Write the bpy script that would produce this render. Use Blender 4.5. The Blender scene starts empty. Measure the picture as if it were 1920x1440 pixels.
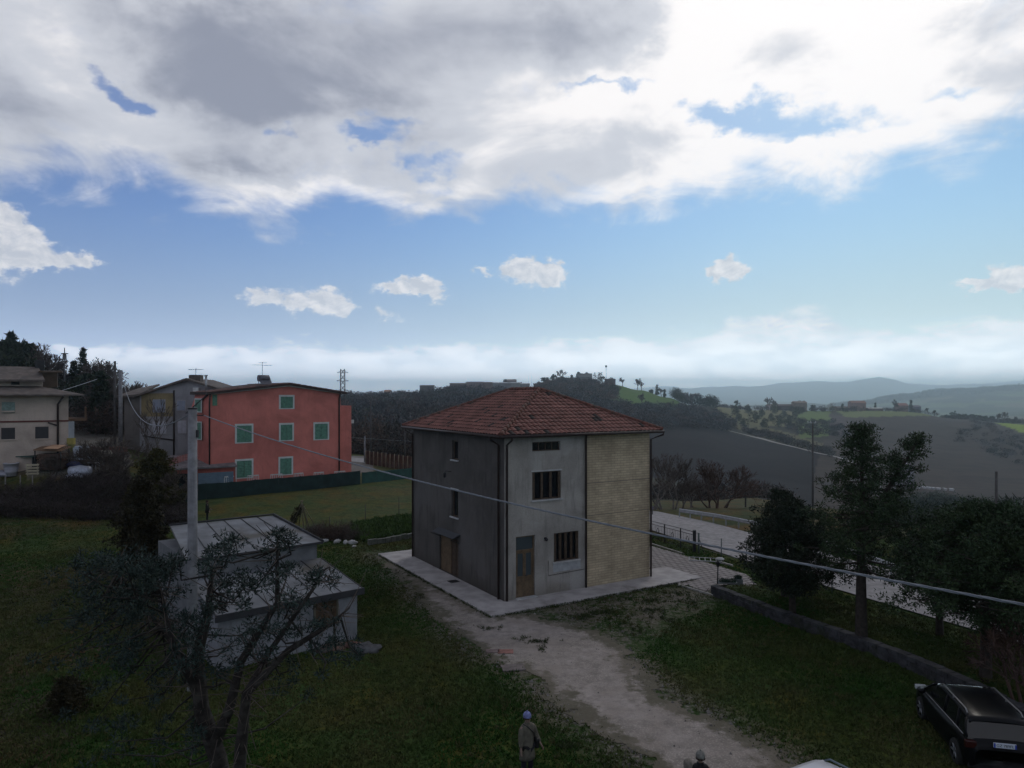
import bpy, math, random
import numpy as np
from mathutils import Vector, Matrix
C = bpy.context.scene.collection
R = math.radians
F = 1331.0; HY = 740.0; CZ = 10.0        # measured from the photograph: focal length, horizon row, camera height (m)
# ------------------------------------------------------------------ camera
cam_d = bpy.data.cameras.new('camera'); cam = bpy.data.objects.new('camera', cam_d); C.objects.link(cam)
cam.location = (0, 0, CZ); cam.rotation_euler = (R(90), 0, 0)
cam_d.sensor_width = 36; cam_d.lens = F/1920*36; cam_d.shift_y = 20/1920; cam_d.clip_end = 60000; cam_d.clip_start = .1
S = bpy.context.scene; S.camera = cam
S.render.resolution_x = 1024; S.render.resolution_y = 768
S.view_settings.view_transform = 'Standard'; S.view_settings.look = 'None'
S.cycles.volume_bounces = 5; S.cycles.max_bounces = 8
S.view_settings.exposure = 0; S.view_settings.gamma = 1
# ------------------------------------------------------------------ sun (behind cloud, front right)
SUN_EL = 42; SUN_AZ = 25
sl = bpy.data.lights.new('sun', 'SUN'); sl.energy = .5; sl.angle = R(14); sl.color = (1, .95, .87)
so = bpy.data.objects.new('sun', sl); C.objects.link(so); so.location = (20, 40, 60)
sd = Vector((math.sin(R(SUN_AZ))*math.cos(R(SUN_EL)), math.cos(R(SUN_AZ))*math.cos(R(SUN_EL)), math.sin(R(SUN_EL))))
so.rotation_euler = (-sd).to_track_quat('-Z', 'Y').to_euler()
# ------------------------------------------------------------------ node maths wrapper
class NT:
    dim = '3D'
    def __init__(s, nt): s.nt = nt; s.n = nt.nodes; s.l = nt.links
    def put(s, sock, v):
        if isinstance(v, V): s.l.new(v.o, sock)
        elif v is not None:
            if hasattr(sock.default_value, '__len__') and not hasattr(v, '__len__'): v = (v,)*len(sock.default_value)
            if hasattr(sock.default_value, '__len__') and len(sock.default_value) == 4 and len(v) == 3: v = (*v, 1)
            sock.default_value = v
    def m(s, op, a, b=None, c=None, clamp=False):
        n = s.n.new('ShaderNodeMath'); n.operation = op; n.use_clamp = clamp
        for i, v in enumerate((a, b, c)):
            if v is not None: s.put(n.inputs[i], v)
        return V(s, n.outputs[0])
    def vec(s, x, y, z=0.0):
        n = s.n.new('ShaderNodeCombineXYZ')
        for i, v in enumerate((x, y, z)): s.put(n.inputs[i], v)
        return V(s, n.outputs[0])
    def noise(s, v, scale, detail=5, rough=.5, dist=0, dim=None, color=False, lac=2):
        n = s.n.new('ShaderNodeTexNoise'); n.noise_dimensions = dim or s.dim
        if v is not None: s.l.new(v.o, n.inputs['Vector'])
        n.inputs['Scale'].default_value = scale; n.inputs['Detail'].default_value = detail
        n.inputs['Roughness'].default_value = rough; n.inputs['Distortion'].default_value = dist; n.inputs['Lacunarity'].default_value = lac
        return V(s, n.outputs['Color' if color else 'Fac'])
    def vor(s, v, scale, feature='F1', out='Distance', rnd=1):
        n = s.n.new('ShaderNodeTexVoronoi'); n.feature = feature
        if v is not None: s.l.new(v.o, n.inputs['Vector'])
        n.inputs['Scale'].default_value = scale; n.inputs['Randomness'].default_value = rnd
        return V(s, n.outputs[out])
    def ss(s, v, a, b, x=0.0, y=1.0):            # smoothstep map
        n = s.n.new('ShaderNodeMapRange'); n.interpolation_type = 'SMOOTHSTEP'
        for i, q in enumerate((v, a, b, x, y)): s.put(n.inputs[i], q)
        return V(s, n.outputs[0])
    def mix(s, f, a, b, mode='MIX'):
        n = s.n.new('ShaderNodeMix'); n.data_type = 'RGBA'; n.blend_type = mode
        s.put(n.inputs[0], f); s.put(n.inputs[6], a); s.put(n.inputs[7], b)
        return V(s, n.outputs[2])
    def curve(s, v, pts):
        n = s.n.new('ShaderNodeFloatCurve'); c = n.mapping.curves[0]
        while len(c.points) < len(pts): c.points.new(.5, .5)
        for p, q in zip(c.points, pts): p.location = q
        n.mapping.update(); s.put(n.inputs[1], v); n.inputs[0].default_value = 1
        return V(s, n.outputs[0])
    def sep(s, v):
        n = s.n.new('ShaderNodeSeparateXYZ'); s.l.new(v.o, n.inputs[0]); return [V(s, o) for o in n.outputs]
    def coord(s, which='Object'):
        n = s.n.new('ShaderNodeTexCoord'); return V(s, n.outputs[which])
    def attr(s, name, out='Color'):
        n = s.n.new('ShaderNodeAttribute'); n.attribute_name = name; return V(s, n.outputs[out])
    def vm(s, op, a, b):
        n = s.n.new('ShaderNodeVectorMath'); n.operation = op; s.put(n.inputs[0], a); s.put(n.inputs[1], b); return V(s, n.outputs[0])
class V:
    def __init__(s, t, o): s.t = t; s.o = o
    def __add__(s, b): return s.t.m('ADD', s, b)
    __radd__ = __add__
    def __sub__(s, b): return s.t.m('SUBTRACT', s, b)
    def __rsub__(s, b): return s.t.m('SUBTRACT', b, s)
    def __mul__(s, b): return s.t.m('MULTIPLY', s, b)
    __rmul__ = __mul__
    def __truediv__(s, b): return s.t.m('DIVIDE', s, b)
    def max(s, b): return s.t.m('MAXIMUM', s, b)
    def min(s, b): return s.t.m('MINIMUM', s, b)
# ------------------------------------------------------------------ world: daylight sky with clouds, all by direction (azimuth, elevation)
def azel(px, py):
    a = math.atan((px-960)/F); return math.degrees(a), math.degrees(math.atan((HY-py)/F*math.cos(a)))
world = bpy.data.worlds.new('World'); S.world = world; world.use_nodes = True
world.node_tree.nodes.clear()
W = NT(world.node_tree); W.dim = '2D'
sky = W.n.new('ShaderNodeTexSky'); sky.sky_type = 'NISHITA'; sky.sun_disc = False
sky.sun_elevation = R(SUN_EL); sky.sun_rotation = R(SUN_AZ); sky.air_density = 1.0; sky.dust_density = .6; sky.ozone_density = 1.6; sky.altitude = 200
d = W.coord('Generated'); dx, dy, dz = W.sep(d)
az0 = W.m('ARCTAN2', dx, dy)*57.2958; el0 = W.m('ARCSINE', dz)*57.2958
# domain warp gives every mask a ragged, billowy edge
wv = W.vec(az0*.1, el0*.16, 0)
wn = W.noise(wv, 1.6, 6, .58, 0, color=True); wx, wy, wz = W.sep(wn)
az = az0 + (wx-.5)*9; el = el0 + (wy-.5)*5.5
wn2 = W.noise(wv, 7, 5, .6, 0, color=True); vx, vy, vz = W.sep(wn2)
az1 = az0 + (vx-.5)*2.5; el1 = el0 + (vy-.5)*1.8
def vmadd(p, mul, add):
    n = W.n.new('ShaderNodeVectorMath'); n.operation = 'MULTIPLY_ADD'; W.put(n.inputs[0], p); n.inputs[1].default_value = mul; n.inputs[2].default_value = add; return V(W, n.outputs[0])
def dot(p):
    n = W.n.new('ShaderNodeVectorMath'); n.operation = 'DOT_PRODUCT'; W.put(n.inputs[0], p); W.put(n.inputs[1], p); return V(W, n.outputs['Value'])
PAE = W.vec(az, el, 0); PAE1 = W.vec(az1, el1, 0)
def total(lst, P=None):
    t = 0.0
    for px, py, rx, ry, amp in lst:
        a, e = azel(px, py); ra = math.degrees(rx/F)*math.cos(R(a))**2; re = math.degrees(ry/F)
        q = dot(vmadd(P or PAE, (1/ra, 1/re, 0), (-a/ra, -e/re, 0)))
        t = W.m('MULTIPLY_ADD', W.m('POWER', .3679, q), amp, t)
    return t
# --- cloud deck: lower edge as elevation over azimuth
pts = [(-900, 330), (-200, 300), (0, 312), (200, 322), (330, 345), (500, 392), (600, 372), (700, 352), (820, 377), (960, 362), (1120, 380), (1260, 378), (1400, 345), (1560, 325), (1700, 285), (1800, 262), (1920, 215), (2200, 160), (3400, 200)]
cv = [((azel(p, q)[0]+70)/140, azel(p, q)[1]/40) for p, q in pts]
edge = W.curve((az0+70)/140, [(0, .3)]+cv+[(1, .45)])*40
pl = W.vec(dx/(dz+.16), dy/(dz+.16), 0)
n_big = W.noise(pl, 1.1, 8, .56, .3)
n_fine = W.noise(pl, 2.6, 9, .54, .25)
n_off = W.noise(W.vec(dx/(dz+.16)+.05, dy/(dz+.16)+.10, 0), 2.6, 9, .54, .25)
wisp = W.noise(W.vec(az0*.09+31, el0*.2+7, 0), 1.3, 9, .62, .6)
holes = total([(735, 235, 75, 26, 3.5), (690, 272, 70, 16, 3.2), (800, 300, 60, 14, 1.6), (530, 243, 26, 13, 1.9), (215, 165, 60, 20, 3.2), (265, 190, 40, 16, 2.3),
               (1130, 165, 85, 13, 2.8), (1340, 205, 75, 22, 2.6), (1440, 215, 110, 26, 3.2), (1560, 232, 80, 18, 2.2), (1010, 190, 50, 14, 1.0), (830, 345, 40, 16, 1.2), (990, 325, 60, 10, .9), (1790, 160, 80, 10, 1.3), (1480, 255, 80, 12, 1.4)])
Dk = (el-edge)*.55 + 1.0 + (n_fine-.5)*2.6 + (n_big-.5)*1.6 + (wisp-.5)*3.4
cover = W.ss(Dk, -.25, 2.1)*(1.0 - W.ss(holes+(n_fine-.5)*5.5+(wisp-.5)*3.5, .9, 3.3, 0, .86))
# --- how dark (thick) the deck is
dark = total([(340, 80, 200, 80, .56), (560, 110, 240, 110, .36), (850, 30, 240, 80, .26), (640, 170, 160, 60, .2), (430, 215, 110, 40, .42), (80, 230, 170, 70, .3), (480, 300, 110, 28, .5), (330, 260, 60, 30, .1),
              (1180, 290, 110, 45, .06), (1500, 80, 110, 70, .26), (1400, 120, 60, 30, .08), (1860, 60, 130, 55, .2), (1100, 60, 160, 60, .4), (0, 120, 80, 60, .1), (700, 310, 120, 20, .12)])
unseen_sky = W.ss(el0, 29, 38, 0, 1.0).max(W.ss(W.m('ABSOLUTE', az0), 42, 62, 0, 1.0)*W.ss(el0, 6, 22))   # added unseen sky overhead and behind, toned to set the foreground light
light = total([(1650, 130, 330, 190, .34), (1250, 190, 300, 110, .14), (150, 150, 90, 70, .15), (300, 210, 90, 50, .12), (620, 330, 200, 40, .1), (40, 40, 120, 60, .1), (1290, 50, 130, 60, .2)])
relief = (n_fine-n_off)*2.6
Tk = dark*.96 + .245 - light + (n_fine-.5)*.30 + (n_big-.5)*.42 - relief*.38
Tk = W.m('MAXIMUM', W.m('MINIMUM', Tk, 1.0), 0.0)
Tk = W.m('MAXIMUM', Tk, unseen_sky*.9)
# --- clear sky: the sky texture, deepened to the photograph's blue
hz = W.ss(el0, -1, 20)
tint = W.mix(hz, (.95, .95, 1.0, 1), (.66, .80, .98, 1))
clear = W.mix(1.0, V(W, sky.outputs[0]), tint, 'MULTIPLY')
K = 10.0    # cloud radiances are written for the picture and scaled by 1/strength
pale = W.ss(az0, -8, 40)*W.ss(el0, 24, 2)
clear = W.mix(W.ss(el0, 15, -1)*.80 + pale*.25, clear, (.50*K, .63*K, .74*K, 1))
lr = W.ss(az0, -38, 34, .63, .97); clear = W.mix(1.0, clear, W.vec(lr*W.ss(el0, 2, 14, .97, .86), lr*W.ss(el0, 2, 14, .985, 1.07), (lr*.25+.73)*W.ss(el0, 2, 14, .90, 1.03)), 'MULTIPLY')
# --- low bank of thin cloud on the horizon
bank_top = W.curve((az0+70)/140, [(0, .3), (.2, .28), (.33, .30), (.38, .36), (.43, .33), (.5, .38), (.56, .42), (.6, .44), (.625, .55), (.66, .58), (.685, .5), (.72, .44), (.74, .47), (.8, .4), (1, .3)])*10
bn = W.noise(W.vec(az0*.16+17, el0*.42+3, 0), 1.5, 7, .55, .15)
bank = W.ss(bank_top+.5 - el0 + (bn-.5)*3.0, -.1, .8)
bcol = W.mix(W.ss(bn, .35, .65), (.60*K, .66*K, .735*K, 1), (.84*K, .86*K, .90*K, 1))
c1 = W.mix(bank*.75, clear, bcol)
# --- separate small cumulus
small = [(490, 556, 40, 14, 1.5), (560, 568, 34, 14, 1.2), (605, 562, 42, 23, 1.7), (640, 578, 24, 12, 1.1), (740, 538, 42, 11, 1.2), (785, 534, 36, 16, 1.3), (815, 545, 22, 18, 1.2), (714, 584, 22, 14, .9), (740, 597, 34, 7, .5),
         (960, 506, 28, 18, 1.3), (1005, 510, 40, 23, 1.7), (1040, 520, 26, 20, 1.2), (908, 511, 18, 7, .9), (1364, 505, 34, 20, 1.8), (1345, 514, 20, 11, .9),
         (1880, 530, 70, 11, 1.6), (1862, 512, 18, 14, 1.0), (1905, 515, 26, 18, 1.2), (1830, 535, 36, 8, .9), (10, 425, 46, 28, 1.8), (30, 466, 66, 28, 1.8), (100, 490, 66, 13, 1.3), (165, 486, 24, 11, .9), (-40, 455, 60, 46, 2.0),
         (388, 655, 36, 10, .5), (800, 650, 90, 9, .45), (1460, 608, 60, 14, .8), (1530, 616, 40, 8, .6)]
cn = W.noise(W.vec(az0*.16+53, el0*.24+9, 0), 3.0, 8, .6, .3)
cn_o = W.noise(W.vec(az0*.16+53.05, el0*.24+9.075, 0), 3.0, 8, .6, .3)
sm = total(small, PAE1)
smc = W.ss(sm + (cn-.5)*1.1, .30, 1.05)
sunlit = W.m('ADD', .5, (cn-cn_o)*3.0 + W.ss(sm, .5, 1.7)*-.15, clamp=True)
scol = W.mix(sunlit, (.60*K, .64*K, .71*K, 1), (.93*K, .93*K, .95*K, 1))
c2 = W.mix(smc*.93, c1, scol)
ccol = W.mix(W.ss(Tk, .0, .33), (1.02*K, 1.02*K, 1.04*K, 1), (.62*K, .66*K, .74*K, 1))
ccol = W.mix(W.ss(Tk, .28, .9), ccol, (.27*K, .30*K, .39*K, 1))
c3 = W.mix(cover, c2, ccol)
bo = W.m('EXPONENT', W.m('MAXIMUM', el0, 0.0)*-.62)*11.0+1.0; c3 = W.mix(1.0, c3, W.vec(bo*1.03, bo*.99, bo*.96), 'MULTIPLY')
def background(c):
    n = W.n.new('ShaderNodeBackground'); W.put(n.inputs[0], c); n.inputs[1].default_value = .1; return n
def mixsh(f, a, b):
    n = W.n.new('ShaderNodeMixShader'); W.l.new(f.o, n.inputs[0]); W.l.new(a.outputs[0], n.inputs[1]); W.l.new(b.outputs[0], n.inputs[2]); return n
front = background(c3); rest = background(W.mix(W.ss(el0, 8, 45), (.66*K, .66*K, .72*K, 1), (.27*K, .285*K, .345*K, 1))); low = background((1.1*K, 1.25*K, 1.4*K, 1))  # rest: added sky out of view, brighter low down to light the walls
m1 = mixsh(unseen_sky, front, rest)
m2 = mixsh(W.ss(el0, 0, -1.2), m1, low)
wo = W.n.new('ShaderNodeOutputWorld'); W.l.new(m2.outputs[0], wo.inputs[0])
world.cycles.sampling_method = 'MANUAL'; world.cycles.sample_map_resolution = 512
# ------------------------------------------------------------------ tagging and mesh helpers
def tag(o, label=None, cat=None, group=None, kind=None):
    if label: o['label'] = label
    if cat: o['category'] = cat
    if group: o['group'] = group
    if kind: o['kind'] = kind
    return o
def thing(name, label, cat, loc=(0, 0, 0), rz=0, group=None):
    o = bpy.data.objects.new(name, None); C.objects.link(o); o.empty_display_size = .3
    o.location = loc; o.rotation_euler = (0, 0, rz); return tag(o, label, cat, group)
def link(name, me, parent=None, mat=None):
    o = bpy.data.objects.new(name, me); C.objects.link(o)
    if mat is not None and not me.materials: me.materials.append(mat)
    if parent is not None: o.parent = parent
    return o
def copy_tree(o, parent=None):
    c = o.copy(); C.objects.link(c)
    if parent is not None: c.parent = parent
    for ch in [q for q in ALLOBJ(o)]: copy_tree(ch, c)
    return c
def ALLOBJ(o): return list(o.children)
def place_copy(src, label, loc, rz=0, sc=1, group=None):
    c = copy_tree(src); c.location = loc; c.rotation_euler = (0, 0, rz)
    c.scale = sc if hasattr(sc, '__len__') else (sc, sc, sc)
    c['label'] = label
    if group: c['group'] = group
    return c
class MB:
    def __init__(s): s.v = []; s.f = []; s.smooth = []; s.mi = []; s.cur = 0
    def add(s, vs, fs, smooth=False):
        b = len(s.v); s.v += [tuple(p) for p in vs]
        for f in fs: s.f.append(tuple(b+i for i in f)); s.smooth.append(smooth); s.mi.append(s.cur)
        return s
    def box(s, x0, x1, y0, y1, z0, z1):
        return s.add([(x0,y0,z0),(x1,y0,z0),(x1,y1,z0),(x0,y1,z0),(x0,y0,z1),(x1,y0,z1),(x1,y1,z1),(x0,y1,z1)],
              [(0,3,2,1),(4,5,6,7),(0,1,5,4),(1,2,6,5),(2,3,7,6),(3,0,4,7)])
    def prism(s, poly, z0, z1):                  # polygon in xy, extruded in z
        n = len(poly); z1s = z1 if hasattr(z1, '__len__') else [z1]*n
        vs = [(x, y, z0) for x, y in poly]+[(x, y, z) for (x, y), z in zip(poly, z1s)]
        return s.add(vs, [tuple(range(n))[::-1], tuple(range(n, 2*n))]+[(i, (i+1) % n, n+(i+1) % n, n+i) for i in range(n)])
    def slab(s, quad, th):                       # sloped plate: 3-4 corner points and thickness downward
        n = len(quad); vs = [tuple(q) for q in quad]+[(q[0], q[1], q[2]-th) for q in quad]
        return s.add(vs, [tuple(range(n)), tuple(range(2*n-1, n-1, -1))]+[(i, n+i, n+(i+1) % n, (i+1) % n) for i in range(n)])
    def tube(s, pts, rad, n=8, cap=True, smooth=True):
        pts = [Vector(p) for p in pts]; m = len(pts); rad = rad if hasattr(rad, '__len__') else [rad]*m
        vs = []; up = None
        for i, p in enumerate(pts):
            t = (pts[min(i+1, m-1)]-pts[max(i-1, 0)]).normalized()
            if up is None or abs(t.dot(up)) > .98: up = Vector((0, 0, 1)) if abs(t.z) < .9 else Vector((1, 0, 0))
            a = t.cross(up).normalized(); b = a.cross(t).normalized(); up = b
            for k in range(n):
                q = 2*math.pi*k/n; vs.append(p+(a*math.cos(q)+b*math.sin(q))*rad[i])
        fs = [(i*n+k, i*n+(k+1) % n, (i+1)*n+(k+1) % n, (i+1)*n+k) for i in range(m-1) for k in range(n)]
        s.add(vs, fs, smooth)
        if cap: b = len(s.v)-len(vs); s.f += [tuple(b+k for k in range(n))[::-1], tuple(b+(m-1)*n+k for k in range(n))]; s.smooth += [False]*2; s.mi += [s.cur]*2
        return s
    def lathe(s, prof, n=16, c=(0, 0, 0), smooth=True):   # (r,z) profile
        vs = [(c[0]+r*math.cos(2*math.pi*k/n), c[1]+r*math.sin(2*math.pi*k/n), c[2]+z) for r, z in prof for k in range(n)]; m = len(prof)
        return s.add(vs, [(i*n+k, i*n+(k+1) % n, (i+1)*n+(k+1) % n, (i+1)*n+k) for i in range(m-1) for k in range(n)], smooth)
    def ball(s, c, r, n=12, m=8, sc=(1, 1, 1), jit=0, rng=None):
        vs = []
        for i in range(m+1):
            th = math.pi*i/m
            for k in range(n):
                ph = 2*math.pi*k/n; j = 1+(rng.uniform(-jit, jit) if rng else 0)
                vs.append((c[0]+r*sc[0]*math.sin(th)*math.cos(ph)*j, c[1]+r*sc[1]*math.sin(th)*math.sin(ph)*j, c[2]+r*sc[2]*math.cos(th)*j))
        return s.add(vs, [(i*n+k, (i+1)*n+k, (i+1)*n+(k+1) % n, i*n+(k+1) % n) for i in range(m) for k in range(n)], True)
    def build(s, name, mat, parent=None, bevel=0):
        me = bpy.data.meshes.new(name); me.from_pydata(s.v, [], s.f)
        me.polygons.foreach_set('use_smooth', s.smooth); me.polygons.foreach_set('material_index', s.mi)
        for q in (mat if isinstance(mat, (list, tuple)) else [mat]): me.materials.append(q)
        me.update(); o = link(name, me, parent)
        if bevel:
            b = o.modifiers.new('bevel', 'BEVEL'); b.width = bevel; b.segments = 2; b.limit_method = 'ANGLE'
        return o
def np_mesh(name, v, f, mat, parent=None, col=None, smooth=False, k=4):
    me = bpy.data.meshes.new(name); v = np.asarray(v, np.float32); f = np.asarray(f, np.int32)
    me.vertices.add(len(v)); me.vertices.foreach_set('co', v.ravel())
    me.loops.add(f.size); me.loops.foreach_set('vertex_index', f.ravel())
    me.polygons.add(len(f)); me.polygons.foreach_set('loop_start', np.arange(0, f.size, k, dtype=np.int32))
    me.polygons.foreach_set('use_smooth', np.full(len(f), smooth))
    if col is not None:
        a = me.color_attributes.new('tone', 'FLOAT_COLOR', 'POINT')
        c4 = np.ones((len(v), 4), np.float32); c4[:, :3] = col; a.data.foreach_set('color', c4.ravel())
    me.update(calc_edges=True); me.materials.append(mat)
    return link(name, me, parent)
# ------------------------------------------------------------------ terrain
def smooth(t): t = np.clip(t, 0, 1); return t*t*(3-2*t)
DS = np.array([0, 46, 55, 62, 75, 90, 110, 140, 170, 200, 250, 300, 350, 400, 450, 520, 600, 700, 780, 850, 1000, 1500, 2500, 3500, 5000, 9000, 12000, 17000.])
COLS = {
 -700: [(0,0),(46,1),(55,4),(62,7),(75,8),(90,9),(110,10.5),(140,12),(170,12.5),(250,11),(400,8),(1000,-10),(17000,-60)],
 60:   [(0,0),(46,0),(54,.2),(57,2.4),(62,4.4),(75,4.7),(90,6),(110,8.6),(140,11),(170,11.5),(200,11),(300,6),(500,0),(1000,-20),(17000,-60)],
 190:  [(0,0),(46,0),(54,.1),(57,2.0),(62,4.0),(75,4.5),(90,5.6),(110,7.2),(140,9),(170,9.5),(200,9),(300,6),(500,0),(1000,-20),(17000,-60)],
 300:  [(0,0),(46,0),(55,0),(59,1.3),(62,2.4),(75,3.6),(90,4.4),(110,5.5),(140,6.5),(200,6),(300,4),(500,2),(1000,-20),(17000,-60)],
 350:  [(0,0),(55,0),(62,.6),(75,1.6),(90,2.5),(110,3.5),(140,4.5),(200,4),(300,5),(450,8),(600,9),(1000,-20),(17000,-60)],
 450:  [(0,0),(55,0),(62,.5),(75,.8),(90,.9),(110,1),(140,1),(200,0),(300,4),(450,9),(600,10),(1000,-20),(17000,-60)],
 650:  [(0,0),(55,0),(75,.6),(90,.8),(102,.8),(110,.5),(130,-.5),(170,-5),(200,-7),(300,-3),(450,2),(600,4),(700,3),(1000,-20),(17000,-60)],
 780:  [(0,0),(55,0),(75,.2),(90,.4),(110,0),(130,-2),(170,-7),(200,-8),(300,-4),(450,2),(600,6),(700,6),(1000,-20),(17000,-60)],
 870:  [(0,0),(60,0),(90,-1),(110,-4),(130,-7),(170,-11),(200,-12),(300,-7),(450,2),(600,9),(690,14),(850,12),(1000,-10),(17000,-60)],
 980:  [(0,0),(60,0),(75,-1),(90,-3),(110,-6),(140,-12),(200,-18),(300,-16),(400,-10),(520,2),(620,9.5),(690,15.5),(850,14),(1000,0),(17000,-60)],
 1080: [(0,0),(60,0),(75,-1.6),(90,-3.5),(110,-6.5),(140,-11),(200,-18),(300,-20),(400,-15),(500,-4),(600,10),(700,23),(760,25),(850,20),(1000,0),(17000,-60)],
 1150: [(0,0),(60,0),(75,-1.8),(90,-3.5),(110,-6.5),(140,-11),(200,-18),(300,-23),(400,-18),(500,-10),(600,4),(700,21.5),(740,22.3),(850,12),(1000,-5),(17000,-60)],
 1200: [(0,0),(60,0),(75,-1.8),(90,-3.5),(110,-6.5),(140,-10.8),(200,-18.8),(300,-24),(400,-20),(500,-12),(600,0),(700,16),(730,17),(850,6),(1000,-15),(17000,-60)],
 1250: [(0,0),(60,0),(75,-1.8),(90,-3.5),(110,-6.5),(140,-10.8),(200,-19),(300,-25),(400,-21),(500,-13),(600,-4),(700,8.2),(725,8.7),(850,-2),(1000,-20),(17000,-60)],
 1300: [(0,0),(60,0),(75,-1.8),(90,-3.6),(110,-6.5),(140,-11.5),(200,-20),(300,-26),(400,-22.5),(500,-14.5),(600,-10),(700,-3),(780,-2),(850,-6),(1000,-20),(2500,-70),(17000,-60)],
 1420: [(0,0),(60,0),(75,-1.7),(90,-3.5),(110,-6),(140,-10.5),(200,-20),(250,-27.5),(350,-31.5),(450,-28),(520,-22.5),(600,-18.5),(700,-12.5),(800,-7.5),(850,-8),(1000,-22),(1500,-60),(2500,-80),(3500,-45),(5000,-60),(17000,-60)],
 1550: [(0,0),(58,0),(75,-2),(90,-4.5),(110,-8),(140,-14),(200,-25),(250,-32),(350,-36),(420,-32),(450,-28.5),(520,-26),(600,-22),(750,-13),(850,-8.7),(900,-8.7),(1000,-20),(1500,-60),(2500,-80),(3500,-35),(5000,-60),(17000,-60)],
 1700: [(0,0),(50,0),(75,-4),(90,-7),(110,-11),(140,-17),(200,-29),(250,-36),(350,-45),(450,-45),(520,-40),(600,-33),(750,-18),(850,-12),(900,-12),(1000,-24),(1500,-60),(2500,-75),(3500,-3),(5000,-60),(17000,-60)],
 1800: [(0,0),(46,0),(75,-5),(90,-8),(110,-12),(140,-18),(200,-30),(250,-37),(350,-47),(450,-47),(520,-43),(600,-37),(750,-22),(800,-18.6),(850,-18),(1000,-40),(1500,-58),(2500,-60),(3500,28),(5000,-60),(17000,-60)],
 1900: [(0,0),(46,0),(75,-5),(90,-8),(110,-12),(140,-18),(200,-30),(250,-37),(350,-48),(450,-49),(520,-46),(600,-40),(700,-30),(780,-24.5),(850,-23.5),(1000,-40),(1500,-55),(2500,-45),(3500,42),(5000,-60),(17000,-60)],
 2050: [(0,0),(46,0),(75,-5),(90,-8),(110,-12),(140,-18),(200,-30),(250,-37),(350,-48),(450,-50),(520,-48),(600,-44),(700,-38),(780,-34),(850,-33),(1000,-45),(1500,-55),(2500,-40),(3500,46),(5000,-60),(17000,-60)],
 2700: [(0,0),(46,0),(75,-5),(110,-12),(200,-30),(350,-48),(600,-50),(850,-45),(1500,-55),(2500,-40),(3500,50),(5000,-60),(17000,-60)],
}
CK = sorted(COLS); TU = np.array([(p-960)/F for p in CK])
TAB = np.array([np.interp(DS, *np.array(COLS[p]).T) for p in CK])
MT = np.array([(-700,738),(900,738),(1150,733),(1258,727),(1330,726),(1382,724),(1400,725.5),(1430,722),(1460,719.5),(1505,717),(1548,715),(1594,717),(1620,712),(1648,706.5),(1675,712),(1701,718.5),(1754,724),(1793,721),(1850,719.5),(1914,720),(2100,715),(2700,722)])
def h(X, Y):
    X = np.asarray(X, float); Y = np.asarray(Y, float)
    Yc = np.maximum(Y, 1.0); u = np.clip(X/Yc, TU[0], TU[-1])
    i = np.clip(np.searchsorted(TU, u)-1, 0, len(TU)-2); t = smooth((u-TU[i])/(TU[i+1]-TU[i]))
    ld = np.clip(Yc, 0, DS[-1]); j = np.clip(np.searchsorted(DS, ld)-1, 0, len(DS)-2)
    q = (ld-DS[j])/(DS[j+1]-DS[j])
    z = (TAB[i, j]*(1-t)+TAB[i+1, j]*t)*(1-q)+(TAB[i, j+1]*(1-t)+TAB[i+1, j+1]*t)*q
    px = u*F+960
    my = np.interp(px, MT[:, 0], MT[:, 1])
    mz = CZ+(HY-my)/F*11000
    z = z + smooth((Yc-6500)/4500)*(1-smooth((Yc-11200)/3000))*(mz+60)*(1)
    far = smooth((Yc-11500)/2500)*(1-smooth((Yc-15500)/1500))*np.interp(px, [1500, 1750, 1843, 1920, 2050, 2400], [0, 225, 270, 330, 350, 300])
    z = z + far
    a = np.clip(Yc/900, 0, 1)
    z = z + a*smooth((Yc-90)/200)*(1.4*np.sin(X*.021+Y*.013)+1.0*np.sin(X*.043-Y*.031+2)) + smooth((Yc-2500)/1000)*(6*np.sin(X*.006+1)+5*np.sin(X*.011-Y*.004)+2*np.sin(X*.031))
    # raised bank behind the low stone wall
    s = (X-10.1)*.905+(Y-35.4)*.425
    z = z + np.where((Y > 8) & (Y < 38), smooth(s/.25)*.45*(1-smooth((s-2.5)/1.5)), 0)*smooth((36.4-Y)/.8)
    back = smooth((1.0-Y)/20)
    return z*(1-back)
def H1(x, y): return float(h(np.array([x]), np.array([y]))[0])
def hit(px, py, dmin=8, dmax=16000):           # where the sight line through a measured point meets the ground
    u = (px-960)/F; dd = np.geomspace(dmin, dmax, 6000); zr = CZ-(py-HY)/F*dd
    k = np.argmax(h(u*dd, dd) >= zr); dd = dd[k]
    return Vector((u*dd, dd, H1(u*dd, dd)))
def at(px, Y, z=None):
    x = (px-960)/F*Y; return Vector((x, Y, H1(x, Y) if z is None else z))
def at3(px, py, Y): return Vector(((px-960)/F*Y, Y, CZ-(py-HY)/F*Y))
def inpoly(x, y, poly):
    x = np.asarray(x); y = np.asarray(y); r = np.zeros(x.shape, bool); n = len(poly)
    for i in range(n):
        x0, y0 = poly[i][:2]; x1, y1 = poly[(i+1) % n][:2]
        if y0 == y1: continue
        c = ((y0 > y) != (y1 > y)) & (x < (x1-x0)*(y-y0)/(y1-y0)+x0); r ^= c
    return r
def polydist(x, y, poly):                        # signed distance, positive inside
    x = np.asarray(x, float); y = np.asarray(y, float); dm = np.full(x.shape, 1e9); n = len(poly)
    for i in range(n):
        x0, y0 = poly[i][:2]; x1, y1 = poly[(i+1) % n][:2]; ex, ey = x1-x0, y1-y0
        t = np.clip(((x-x0)*ex+(y-y0)*ey)/(ex*ex+ey*ey+1e-9), 0, 1); dm = np.minimum(dm, np.hypot(x-x0-t*ex, y-y0-t*ey))
    return np.where(inpoly(x, y, poly), dm, -dm)
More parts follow.
